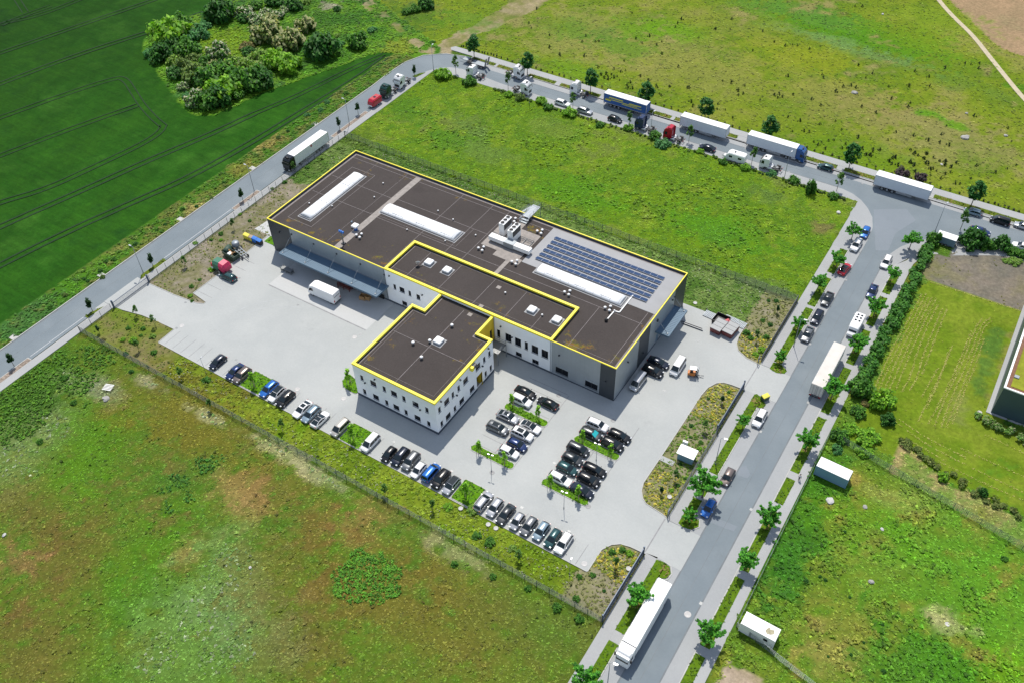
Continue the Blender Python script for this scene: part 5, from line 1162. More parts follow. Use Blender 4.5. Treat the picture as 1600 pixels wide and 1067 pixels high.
def condenser(u, v, lab):
    t = empty('condenser_unit', lab, 'air conditioner', (u, v, RZ + .05), 0, 'condenser units on the hall roof')
    MB().box(-.7, .7, -1.75, 1.75, 0.25, 1.75, .03).build('housing', M['white'], t)
    mb = MB(); mb.box(-.68, .68, -1.7, 1.7, 1.75, 3.3); mb.build('coil', M['frame'], t)
    mb = MB(); mb.box(-.7, .7, -1.75, 1.75, 3.3, 3.45, .02)
    for s in (-1.73, 1.65): mb.box(-.7, .7, s, s + .08, 1.75, 3.3)
    mb.build('top_frame', M['white'], t)
    for y in (-1.15, 0, 1.15):
        f = MB().lathe([(.5, 3.45), (.5, 3.57), (.42, 3.57), (.40, 3.49), (.06, 3.49), (.06, 3.53), (.01, 3.53)], (0, y, 0), 16).build('fan', M['black'], t)
        MB().lathe([(.52, 3.45), (.52, 3.59), (.47, 3.59), (.47, 3.45)], (0, y, 0), 16).build('ring', M['white'], f)
    mb = MB()
    for a in (-.6, .6):
        for b in (-1.6, 1.6): mb.box(a - .06, a + .06, b - .06, b + .06, 0, .25)
    mb.build('feet', M['steel'], t)
condenser(-42.0, 25.2, 'white condenser unit with three fans, nearer the barrel rooflight'); condenser(-38.9, 24.0, 'white condenser unit with three fans, nearer the solar panels')
t = empty('air_handler', 'long white air handling duct with a grey middle box on the hall roof', 'ventilation', (-38.2, 21.2, RZ + .05))
MB().box(-5.4, -1.3, -.75, .75, .5, 1.5, .05).build('duct', M['white'], t); MB().box(1.2, 5.4, -.75, .75, .5, 1.5, .05).build('duct', M['white'], t); MB().box(-1.35, 1.25, -.85, .85, .3, 1.6, .04).build('fan_box', M['galv'], t)
mb = MB()
for x in (-5, -3, -1.1, 1, 3, 5): mb.box(x - .06, x + .06, -.6, .6, 0, .5)
mb.build('support', M['steel'], t); mb = MB().cyl((-.4, .85, 1.0), (-.4, 2.4, 1.0), .35, .35, 10); mb.cyl((.5, .85, .7), (.5, 2.2, .7), .2, .2, 8); mb.build('pipe', M['galv'], t)
t = empty('pipe_rack', 'low steel pipe rails on the slab pad beside the condenser units', 'pipe rack', (-36.4, 24.2, RZ + .05))
mb = MB()
for y in (-1.6, -.9, .5, 1.2): mb.cyl((-2.0, y, .3), (2.0, y, .3), .07, .07, 6)
for x in (-1.8, 0, 1.8): mb.box(x - .05, x + .05, -1.7, 1.3, .0, .25)
mb.build('rail', M['steel'], t)
t = empty('pipe_rack', 'low steel pipe rails between the white duct and the left condenser unit', 'pipe rack', (-43.2, 23.2, RZ + .05)); mb = MB()
for y in (-.5, .4): mb.cyl((-1.2, y, .25), (1.4, y, .25), .07, .07, 6)
mb.build('rail', M['steel'], t)
cap = proto('roof_vent'); part('stack', MB().cyl((0, 0, 0), (0, 0, .5), .14, .14, 10), M['galv'], cap); part('cowl', MB().lathe([(.30, .48), (.34, .58), (.22, .72), (.02, .76)], (0, 0, 0), 12), M['white'], cap)
for (u, v, lab) in ((-70.0, 6.4, 'by the slab path near the front edge'), (-43.2, 17.0, 'below the white duct on the hall roof'), (-34.2, 16.9, 'at the membrane end above the wing'), (-35.0, 29.0, 'behind the condenser units near the rear roof edge'), (-19.2, 14.3, 'before the middle of the right rooflight'), (-9.5, 14.5, 'before the end of the right rooflight'), (-42.6, 29.5, 'beside the rear slab path by the condenser units')):
    for k, (du, dv) in enumerate(((-.7, -.2), (.5, -.5), (.1, .7))): dup(cap, (u + du, v + dv, RZ), 0, 'small white roof vent in the trio ' + lab, 'roof vent', 'vent trio ' + lab)
for (u, v) in ((-78.2, 25.6), (-88.5, 10), (-83, 12), (-76.5, 20), (-60, 23.5), (-55, 22.6), (-47.2, 20.5), (-62, 14), (-52, 15.2), (-8.2, 14.7), (-7, 20.6)): dup(cap, (u, v, RZ), 0, 'single small white cap standing alone on the hall roof', 'roof vent', 'single caps on the hall roof', None, .6)
for (u, v) in ((-38.8, -14.6), (-34.9, -17.0), (-34.9, -6.4), (-36.2, -12.4)): dup(cap, (u, v, 8.65), 0, 'white ring vent on the brown office roof', 'roof vent', 'ring vents on the office roof', None, 1.1)
for (u, v) in ((-30.7, 7.5), (-20.4, 5.7)): dup(cap, (u, v, 9.05), 0, 'small white cap on the roof of the raised wing', 'roof vent', 'caps on the wing roof', None, .7)
t = empty('exhaust_hood', 'white square exhaust hood on a blue stack by the roof slab path', 'vent', (-72.4, 8.0, RZ)); MB().cyl((0, 0, 0), (0, 0, 1.1), .45, .4, 12).build('stack', M['binblue'], t); MB().box(-.75, .75, -.75, .75, 1.1, 1.5, .12).build('hood', M['white'], t)
t = empty('weather_mast', 'slim grey mast with blue sensor heads near the front roof edge', 'mast', (-71.6, 2.6, RZ)); MB().cyl((0, 0, 0), (0, 0, 3.3), .16, .12, 8).build('pole', M['steel'], t)
mb = MB().box(-.55, .55, -.08, .08, 3.2, 3.3)
for s in (-.5, .0, .5): mb.box(s - .2, s + .2, -.22, .22, 3.3, 3.8, .08)
mb.build('sensor_head', M['binblue'], t); MB().box(-.4, .4, -.4, .4, 0, .3, .05).build('foot', M['frame'], t)
t = empty('sensor_mast', 'thin dark sensor post on the hall roof beside the exhaust hood', 'mast', (-73.9, 8.6, RZ)); MB().cyl((0, 0, 0), (0, 0, 1.3), .06, .05, 6).build('pole', M['steel'], t); MB().box(-.2, .2, -.2, .2, 1.3, 1.55, .06).build('sensor_head', M['bluegrey'], t)
t = empty('satellite_dish', 'white satellite dish with dark feet on the raised wing roof', 'antenna', (-52.2, 5.2, 9.05)); MB().cyl((0, 0, 0), (0, 0, 1.0), .06, .06, 6).build('mast', M['galv'], t); mb = MB().lathe([(.02, 0), (.3, .03), (.55, .12), (.57, .14), (.3, .08), (.02, .05)], (0, 0, 0), 14); d = mb.build('dish', M['white'], t); d.location = (0, -.1, 1.0); d.rotation_euler = (R(-60), 0, R(40))
mb = MB()
for a, b in ((.6, .3), (-.6, .2), (.1, -.6)): mb.box(a - .2, a + .2, b - .2, b + .2, 0, .14, .03)
mb.build('foot', M['black'], t)
t = empty('cable_duct', 'white cable duct zigzagging from the solar panels to a roof outlet', 'cable duct', (-7.6, 16, RZ)); mb = MB()
for a, b in (((.5, 5.0), (.5, -1.1)), ((.5, -1.1), (-.6, -1.3)), ((-.6, -1.3), (-.7, -4.3))): ribbon(mb, [a, b], .22, .06, .22)
mb.build('duct', M['white'], t); MB().lathe([(.35, 0), (.35, .5), (.2, .7), (.02, .72)], (-.7, -4.7, 0), 12).build('outlet', M['black'], t)
# galvanised escape stair over the rear parapet
t = empty('escape_stair', 'galvanised escape stair crossing the rear roof edge', 'stair', (-40.4, HW, 0))
mb = MB(); mb.box(-1.0, 1.0, -1.6, 3.4, 9.95, 10.03); mb.box(-1.0, 1.0, -2.3, -1.6, 9.5, 9.58); mb.box(-1.0, 1.0, -2.9, -2.3, 9.2, 9.28)
for x in (-1, 1): mb.box(x - .05, x + .05, -2.9, 3.4, 9.85, 9.97)
for k in range(9): mb.box(-1.0, 1.0, -1.55 + k * .55, -1.5 + k * .55, 10.03, 10.05)
mb.build('bridge', M['galv'], t)
mb = MB()
for k in range(34): z = 9.9 - k * .29 if k < 17 else 9.9 - k * .29; x = -1.2 - (k if k < 17 else 33 - k) * .29; y = 2.2 if k < 17 else 3.6; mb.box(x - .16, x + .16, y - .55, y + .55, z - .05, z)
mb.box(-7.4, -6.1, 1.6, 4.2, 4.9, 4.97); mb.build('flight', M['galv'], t)
mb = MB()
for (x, y) in ((-1, 3.3), (1, 3.3), (-1, .6), (1, .6), (-7.3, 1.7), (-7.3, 4.1), (-6.1, 4.1), (-6.1, 1.7)): mb.box(x - .06, x + .06, y - .06, y + .06, 0, 9.9 if x > -2 else 4.9)
mb.build('post', M['galv'], t)
mb = MB()
for z in (10.5, 11.0):
    for x in (-1, 1): mb.cyl((x, -2.9, z - .3), (x, 3.4 if x > 0 else 1.5, z), .03, .03, 6)
    mb.cyl((-1, 3.4, z), (1, 3.4, z), .03, .03, 6)
    for y in (1.65, 2.75): mb.cyl((-1.0, y, z), (-6.1, y, z - 5.0), .03, .03, 6)
    mb.cyl((-7.4, 1.6, z - 5), (-7.4, 4.2, z - 5), .03, .03, 6); mb.cyl((-7.4, 4.2, z - 5), (-1.2, 4.2, z - 10), .03, .03, 6)
for x in (-1, 1):
    for y in (-2.8, -1.3, .3, 1.9, 3.3): mb.cyl((x, y, 9.9 if y > -2 else 9.2), (x, y, 11.0 if y > -2 else 10.7), .03, .03, 6)
mb.build('railing', M['galv'], t)
# steel landing and stair beside the yellow link wall
t = empty('steel_stair', 'small steel stair with landing at the yellow wall between office and wing', 'stair', (-26.6, -2.4, 0))
mb = MB().box(-2.1, 1.3, -1.6, 1.6, 3.5, 3.6); mb.build('landing', M['steel'], t)
mb = MB()
for k in range(13): mb.box(-.9, .3, -1.6 - k * .27 - .27, -1.6 - k * .27, 3.35 - k * .27, 3.4 - k * .27)
mb.build('flight', M['galv'], t)
mb = MB()
for (x, y) in ((1.25, -1.55), (1.25, 1.55), (-1.0, -1.5), (-1.0, 1.5)): mb.box(x - .06, x + .06, y - .06, y + .06, 0, 3.5)
mb.build('post', M['galv'], t)
mb = MB()
for z in (4.1, 4.6): mb.cyl((1.27, -1.57, z), (1.27, 1.57, z), .03, .03, 6); mb.cyl((-2.0, 1.57, z), (1.27, 1.57, z), .03, .03, 6); mb.cyl((.3, -1.57, z), (1.27, -1.57, z), .03, .03, 6); mb.cyl((.3, -1.6, z), (.3, -5.1, z - 3.5), .03, .03, 6); mb.cyl((-.9, -1.6, z), (-.9, -5.1, z - 3.5), .03, .03, 6)
for (x, y) in ((1.27, -1.57), (1.27, 0), (1.27, 1.57), (-.4, 1.57), (.3, -1.57)): mb.cyl((x, y, 3.6), (x, y, 4.6), .03, .03, 6)
mb.build('railing', M['galv'], t)

# ------------------------------------------------------------------ neighbour with the green roof
t = empty('green_roof_building', 'dark building with a yellow green sedum roof at the right edge', 'building', (0, 0, 0))
NX0, NX1, NY0, NY1, NZ = 65.1, 96.0, 36.2, 71.3, 7.6
mb = MB(); mb.box(NX0, NX1, NY0, NY1, -.1, NZ - .25); mb.build('wall', plain('dark_blue_wall', (0.05, 0.085, 0.10), 0.45, 0.1, noise=(0.3, 0.06)), t)
np_ = [(NX0, NY0), (NX1, NY0), (NX1, NY1), (NX0, NY1)]; o_, i_ = path_offset(np_, -.08, True), path_offset(np_, .3, True)
mb = MB(); rings = [[(*a, NZ - .25), (*a, NZ), (*b, NZ), (*b, NZ - .25)] for a, b in zip(o_, i_)]; mb.loft(rings + rings[:1], False); mb.build('coping', M['white'], t)
MB().prism(path_offset(np_, .3, True), NZ - .26, NZ - .16).build('gravel_edge', M['rust'] if False else plain('red_gravel', C(150, 110, 85), 0.95, noise=(2, .2)), t)
MB().prism(path_offset(np_, 1.0, True), NZ - .2, NZ - .08).build('sedum_bed', M['sedum'], t)
mb = MB().box(NX0 + 1.0, NX0 + 1.9, NY0 + 3.6, NY0 + 4.4, NZ - .1, NZ + .15, .03); mb.box(NX0 + 1.0, NX0 + 1.9, NY1 - 5, NY1 - 4, NZ - .1, NZ + .15, .03); mb.build('roof_hatch', M['galv'], t)
structure('paving_strip', MB().box(NX0 - .8, NX0, NY0 - .4, NY1 + .5, -.2, .14), M['walk']); structure('paving_strip', MB().box(NX0, NX1, NY0 - .5, NY0, -.2, .14), M['walk'])
# ------------------------------------------------------------------ cars
def wheel(par, x, y, r, w, z=None, name='wheel'):
    z = r if z is None else z
    s = 1 if y > 0 else -1
    prof = [(r * .62, -w / 2), (r * .93, -w / 2), (r, -w * .32), (r, w * .32), (r * .93, w / 2), (r * .62, w / 2)]
    n = 16; mb = MB()
    mb.loft([[(x + q * math.cos(2 * math.pi * i / n), y + d, z + q * math.sin(2 * math.pi * i / n)) for i in range(n)] for q, d in prof], True, True)
    t = part(name, mb, M['rubber'], par)
    mb = MB(); mb.loft([[(x + q * math.cos(2 * math.pi * i / n), y + s * d, z + q * math.sin(2 * math.pi * i / n)) for i in range(n)] for q, d in ((r * .64, w * .46), (r * .64, w * .53), (r * .25, w * .56), (r * .05, w * .5))], True, False)
    part('rim', mb, M['rim'], t)
def make_car(L=4.4, Wd=1.8, H=1.46, belt=.92, hood=1.15, ws=.75, rf=1.75, rr=.45, rb=.12, boot=None, sunroof=False, rails=False, dark_roof=False, hoodz=.80, wr=.33):
    """hood: length of the bonnet; ws: run of the windscreen; rr: run of the tailgate glass; rb: deck behind it"""
    p = proto('parked_car'); h = L / 2; w = Wd / 2
    xa = h - hood; xb = xa - ws; xd = -h + rb; xc = xd + rr
    bz = boot if boot else belt + .03
    st = [(h, .62, .34, .56), (h - .06, .78, .26, .64), (h - .25, .92, .22, hoodz - .10), (h - .6, .98, .20, hoodz), (xa + .05, 1.0, .19, belt - .03), (xa - .3, 1.0, .19, belt), (0, 1.0, .19, belt), (xd + .35, 1.0, .19, bz), (-h + .22, .97, .21, bz - .02 if not boot else bz), (-h + .06, .88, .25, bz - .12), (-h, .76, .36, bz - .24)]
    mb = MB(); rings = []
    for x, k, z0, z1 in st:
        a = w * k; zm = z0 + (z1 - z0) * .55
        rings.append([(x, -a * .9, z0), (x, -a, z0 + .12), (x, -a, zm), (x, -a * .955, z1 - .05), (x, -a * .82, z1), (x, -a * .4, z1 + .025), (x, 0, z1 + .035), (x, a * .4, z1 + .025), (x, a * .82, z1), (x, a * .955, z1 - .05), (x, a, zm), (x, a, z0 + .12), (x, a * .9, z0)])
    mb.loft(rings, True, True)
    # greenhouse
    def sec(x, z, k): return [(x, -w * .93, belt - .02), (x, -w * k, z - .05), (x, -w * k * .93, z), (x, 0, z + .035), (x, w * k * .93, z), (x, w * k, z - .05), (x, w * .93, belt - .02)]
    xm = (xb + xc) / 2
    secs = [sec(xa + .02, belt + .02, .90), sec(xa - ws * .5, belt + (H - belt) * .56, .82), sec(xb, H - .045, .745), sec(xb - .25, H - .015, .74), sec(xm, H, .74), sec(xc + .25, H - .02, .735), sec(xc, H - .06, .73), sec(xd + rr * .5, bz + (H - bz) * .52, .80), sec(xd, bz + .02, .88)]
    mb.loft(secs, True, True)
    body = part('body', mb, M['paint'], p)
    # glass
    def lerp(a, b, t): return tuple(a[i] + (b[i] - a[i]) * t for i in range(3))
    def glasspane(name, A, B, C_, D, off, mat=M['carglass'], n=3):
        o = Vector(off); mb = MB(); vs = []
        for i in range(n + 1):
            for j in range(n + 1):
                t, s = i / n, j / n; q = Vector(lerp(lerp(A, B, s), lerp(D, C_, s), t)); q += o * (1 + 2.2 * math.sin(math.pi * s) * 0.5); vs.append(tuple(q))
        mb.add(vs, [(i * (n + 1) + j, i * (n + 1) + j + 1, (i + 1) * (n + 1) + j + 1, (i + 1) * (n + 1) + j) for i in range(n) for j in range(n)], True)
        return part(name, mb, mat, p)
    glasspane('windscreen', (xa - .02, -w * .82, belt + .055), (xa - .02, w * .82, belt + .055), (xb + .02, w * .69, H - .05), (xb + .02, -w * .69, H - .05), (.022, 0, .028))
    glasspane('rear_window', (xd + .05, w * .78, bz + .08), (xd + .05, -w * .78, bz + .08), (xc - .03, -w * .66, H - .085), (xc - .03, w * .66, H - .085), (-.024, 0, .026))
    for s in (-1, 1):
        mb = MB(); zb, zt = belt + .03, H - .10
        def sp(x, z): k = (z - belt) / (H - belt); return (x, s * (w * (.935 - k * .195) + .012), z)
        cuts = [(xa - .32, xb - .02, xm + .30), (xm + .22, None, xm - .62), (xm - .70, None, xc + .02)]
        b0, t0 = xa - .22, xb - .06
        xs_ = [(xa - .26, xb - .08), (xm + .28, xm + .28), (xm + .2, xm + .2), (xm - .55, xm - .55), (xm - .63, xm - .63), (xd + rr * .45, xc + .05)]
        for q in (0, 2, 4):
            (a0, a1), (c0, c1) = xs_[q], xs_[q + 1]
            if a0 <= c0 + .05: continue
            mb.quad(sp(a0, zb), sp(c0, zb), sp(c1, zt), sp(a1, zt))
        part('side_window', mb, M['carglass'], p)
        m2 = MB().box(xa - .42, xa - .26, min(s * (w + .02), s * (w + .2)), max(s * (w + .02), s * (w + .2)), belt + .02, belt + .16, .03); part('wing_mirror', m2, M['paint'], p)
        m2 = MB().box(h - .34, h - .10, min(s * w * .50, s * w * .86), max(s * w * .5, s * w * .86), hoodz - .20, hoodz - .05, .03); part('headlight', m2, M['lamp_clear'], p)
        m2 = MB().box(-h + .02, -h + .16, min(s * w * .58, s * w * .9), max(s * w * .58, s * w * .9), bz - .30, bz - .08, .03); part('tail_light', m2, M['lamp_red'], p)
    part('grille', MB().box(h - .08, h + .012, -w * .42, w * .42, .36, .56, .02), M['black'], p)
    part('sill', MB().box(-h + .3, h - .3, -w * .97, w * .97, .15, .24), M['black'], p)
    part('number_plate', MB().box(-h - .012, -h + .02, -.26, .26, bz - .42, bz - .31), M['white'], p)
    if sunroof: part('sunroof', MB().box(xm - .42, xb - .22, -w * .5, w * .5, H - .01, H + .045, .015), M['carglass'], p)
    if dark_roof: part('roof_panel', MB().box(xc + .02, xb - .04, -w * .66, w * .66, H - .01, H + .046, .02), M['carglass'], p)
    if rails:
        for s in (-1, 1): part('roof_rail', MB().cyl((xc + .1, s * w * .68, H + .03), (xb - .1, s * w * .68, H + .03), .025, .025, 6), M['black'], p)
    for x in (h - .86, -h + .80):
        for s in (-1, 1): wheel(p, x, s * (w - .09), wr, .21)
    return p
CAR = {
 'hatch': make_car(4.2, 1.78, 1.47, .93, 1.05, .8, rr=.42, rb=.16),
 'small': make_car(3.75, 1.68, 1.49, .92, .85, .78, rr=.40, rb=.12, wr=.30),
 'sedan': make_car(4.7, 1.82, 1.44, .92, 1.2, .85, rr=.75, rb=.62, boot=.98),
 'coupe': make_car(4.5, 1.84, 1.36, .88, 1.25, .95, rr=1.0, rb=.35, boot=.95, dark_roof=True),
 'estate': make_car(4.75, 1.83, 1.47, .92, 1.15, .85, rr=.45, rb=.14, rails=True),
 'suv': make_car(4.6, 1.9, 1.66, 1.04, 1.1, .75, rr=.40, rb=.12, rails=True, hoodz=.96, wr=.37),
 'suvroof': make_car(4.7, 1.9, 1.66, 1.04, 1.1, .75, rr=.45, rb=.12, sunroof=True, hoodz=.96, wr=.37),
 'sedanroof': make_car(4.8, 1.86, 1.44, .92, 1.2, .9, rr=.85, rb=.5, boot=.98, sunroof=True),
 'hatchroof': make_car(4.3, 1.8, 1.5, .94, 1.05, .8, rr=.45, rb=.14, dark_roof=True),
 'mpv': make_car(4.6, 1.85, 1.78, 1.0, .75, .85, rr=.28, rb=.08, hoodz=.94),
 'van': make_car(5.0, 1.95, 1.95, 1.12, .62, .8, rr=.12, rb=.06, hoodz=1.02, wr=.35),
}
VZ = 0.055
HD = {'V-': -90, 'V+': 90, 'U+': 0, 'U-': 180}
def car(px, kind, hd, paint, label, zref=.75, cat='car', group=None):
    x, y = G(px[0], px[1], zref)
    a = R((HD[hd] if isinstance(hd, str) else hd) + random.uniform(-1.6, 1.6))
    return dup(CAR[kind], (x, y, VZ), a, label, cat, group, PAINTS[paint], (1, 1, 1))
GR1, GR2, GR3, GR4, GR5 = 'cars in the long row beside the flower strip', 'cars in the left parking block', 'cars in the right parking block', 'cars parked along the east road', 'cars parked along the far road'
for a in [
 ((340, 565), 'hatch', 'V-', 'night', 'dark blue hatchback parked alone at the left end of the long row'),
 ((367, 579.6), 'sedan', 'V-', 'navy', 'navy car squeezed beside a brown sport utility car'),
 ((378, 585.6), 'suv', 'V-', 'brown', 'grey brown sport utility car next to the first planted island of the row'),
 ((420, 606.6), 'estate', 'V-', 'blue', 'blue estate car right of the first planted island'),
 ((432, 614.7), 'hatchroof', 'V-', 'white', 'white hatchback with dark roof glass between blue estate and black car'),
 ((446, 622.7), 'suv', 'V-', 'black', 'black sport utility car right of the white hatchback with dark roof'),
 ((472.5, 638.5), 'sedanroof', 'V-', 'white', 'white saloon with sunroof left of a steel blue estate'),
 ((485.6, 646), 'estate', 'V-', 'steelblue', 'pale steel blue estate car between two white saloons'),
 ((500, 654.6), 'coupe', 'V+', 'white', 'white coupe parked nose outwards right of the steel blue estate'),
 ((531.6, 667.7), 'mpv', 'V-', 'sand', 'sand silver people carrier left of the second planted island'),
 ((578.8, 691), 'mpv', 'V-', 'white', 'white people carrier right of the second planted island'),
 ((607.5, 708.7), 'small', 'V-', 'black', 'small black hatchback below the front corner of the office'),
 ((625.5, 713), 'suv', 'V-', 'night', 'midnight blue sport utility car right of the small black hatchback'),
 ((641.7, 719.5), 'suv', 'V-', 'grey', 'mid grey sport utility car left of the white hatchback'),
 ((653.7, 733.7), 'small', 'V-', 'white', 'small white hatchback left of the bright blue van'),
 ((673.7, 737.5), 'mpv', 'V+', 'blue', 'bright blue people carrier in the middle of the long row'),
 ((688.7, 747.5), 'suv', 'V-', 'black', 'black sport utility car right of the bright blue people carrier'),
 ((705, 757.5), 'hatchroof', 'V-', 'silver', 'silver hatchback with black roof left of the third planted island'),
 ((755.5, 782.5), 'estate', 'V+', 'silver', 'silver estate right of the third planted island, nose outwards'),
 ((773, 792), 'hatch', 'V-', 'silver', 'silver hatchback right of the outward facing estate'),
 ((790, 802.5), 'sedan', 'V-', 'anthracite', 'anthracite saloon between two silver hatchbacks'),
 ((808, 813.7), 'small', 'V-', 'silver', 'small silver hatchback right of the anthracite saloon'),
 ((826, 821), 'hatch', 'V-', 'grey', 'grey hatchback with glinting roof, fifth from the right end of the long row'),
 ((845.5, 828.7), 'hatch', 'V-', 'steelblue', 'blue grey hatchback third from the right end of the long row'),
 ((863.7, 840), 'hatch', 'V-', 'teal', 'blackish green hatchback next to the last white car of the long row'),
 ((880.5, 848), 'suv', 'V-', 'white', 'white sport utility car at the right end of the long row')]: car(*a, group=GR1)
for a in [
 ((821, 612), 'sedan', 'U+', 'black', 'black saloon topmost in the left parking block'), ((814.7, 625), 'suv', 'U+', 'white', 'white sport utility car below the topmost black saloon'),
 ((856, 629), 'sedan', 'U-', 'black', 'black saloon nearest the dark corner of the hall'), ((793.5, 650), 'sedanroof', 'U+', 'silver', 'silver saloon with sunroof left of the white coupe'),
 ((777.7, 668), 'suvroof', 'U+', 'grey', 'grey sport utility car with sunroof beside an empty bay'), ((828.7, 666), 'coupe', 'U+', 'white', 'white coupe with black roof below the upper planted island'),
 ((816, 677.5), 'suvroof', 'U+', 'white', 'white car with dark sunroof below the white coupe'), ((808, 694), 'hatch', 'U+', 'navy', 'navy blue hatchback in the left parking block'), ((795, 705), 'hatch', 'U+', 'white', 'white hatchback at the lower island of the left parking block')]: car(*a, group=GR2)
for a in [
 ((933.4, 663.4), 'suv', 'U+', 'white', 'white sport utility car topmost in the right parking block'), ((923.4, 677.5), 'suv', 'U+', 'anthracite', 'dark car with a turquoise screen cover on its windscreen'),
 ((968, 680), 'estate', 'U+', 'black', 'black estate topmost of the right column in the right parking block'), ((957, 693.4), 'suv', 'U+', 'black', 'black sport utility car above the middle planted island'),
 ((903.4, 701), 'mpv', 'U+', 'anthracite', 'dark grey people carrier below the middle planted island'), ((894.4, 716), 'hatch', 'U+', 'anthracite', 'dark grey hatchback below the dark grey people carrier'),
 ((886, 731), 'hatch', 'U+', 'teal', 'dark green grey hatchback above the white car by the lowest island'), ((874.7, 747), 'estate', 'U+', 'white', 'white estate at the lowest island of the right parking block'),
 ((929, 733), 'estate', 'U+', 'black', 'black estate in the right column with an empty bay above it'), ((919.7, 748.7), 'suv', 'U+', 'black', 'glinting black sport utility car in the right column, middle of three'), ((909.4, 765.6), 'sedan', 'U+', 'night', 'midnight blue saloon at the lowest island, right column')]:
    o = car(*a, group=GR3)
    if 'turquoise' in a[4]:
        c = MB(); c.quad((1.26, -.74, 1.10), (1.26, .74, 1.10), (.46, .62, 1.64), (.46, -.62, 1.64)); q = c.build('screen_cover', plain('turquoise_foil', (0.02, 0.42, 0.45), 0.5), o); q.location = (.04, 0, .03)
for a in [
 ((356, 432), 'estate', 'U-', 'teal', 'dark blue green estate parked below the green and red machine'), ((997, 595.6), 'van', 'V-', 'silver', 'silver van beside the end wall of the hall'),
 ((1020, 579), 'suv', 'U+', 'black', 'black sport utility car between the silver van and a dark car at the end wall'), ((1029, 565.6), 'sedan', 'U+', 'night', 'midnight blue saloon in the shadow of the end wall'), ((1059, 572), 'van', 'V-', 'white', 'white van parked left of the orange forklift')]:
    car(*a, zref=.9 if a[1] == 'van' else .75)
for a in [
 ((1352, 363), 'hatch', -88, 'blue', 'blue hatchback parked nearest the junction on the east road'), ((1338, 383), 'suv', -90, 'white', 'white car right behind the blue hatchback'), ((1320, 420), 'coupe', 85, 'red', 'red coupe parked along the east road'),
 ((1293, 467), 'sedan', -90, 'anthracite', 'dark saloon at the kerb, first of three dark cars in line'), ((1277, 495), 'estate', -90, 'night', 'dark estate at the kerb, middle of three dark cars in line'), ((1262, 522), 'sedan', -90, 'grey', 'dark grey saloon at the kerb, lowest of three dark cars in line'),
 ((1187, 653), 'suv', -90, 'white', 'white sport utility car parked below the yellow bin'), ((1137, 744), 'hatch', -90, 'brown', 'brown bonnet grey hatchback at the kerb above a blue car'), ((1107, 793), 'hatch', -90, 'blue', 'blue hatchback half under the large street tree at the lower gate'),
 ((1385, 409), 'estate', -90, 'white', 'white pickup like estate on the right side of the east road'), ((1363, 455), 'sedan', -90, 'navy', 'navy saloon half hidden by a street tree on the right side of the east road')]: car(*a, group=GR4)
for a in [
 ((879, 161), 'estate', 0, 'white', 'white estate on the far road, first of two pale cars'), ((914, 173), 'estate', 0, 'silver', 'silver estate on the far road, second of two pale cars'), ((961, 186), 'hatch', 0, 'black', 'black hatchback left of the navy tractor unit'),
 ((1105, 231), 'sedan', 180, 'night', 'dark saloon with red tail lights left of the caravan'), ((1290, 261), 'hatch', 180, 'teal', 'dark hatchback right of the blue cabbed lorry'), ((1520.5, 331), 'hatch', 180, 'steelblue', 'pale blue hatchback parked under a street tree at the right end of the far road'),
 ((1563, 345), 'mpv', 180, 'black', 'black people carrier at the right end of the far road'), ((1599, 353), 'hatch', 180, 'silver', 'silver car cut by the right picture edge on the far road'), ((1532, 361), 'sedan', 0, 'navy', 'navy saloon half hidden behind the big round shrub'), ((1598, 385), 'sedan', 180, 'white', 'white saloon cut by the right picture edge below the others')]: car(*a, group=GR5)

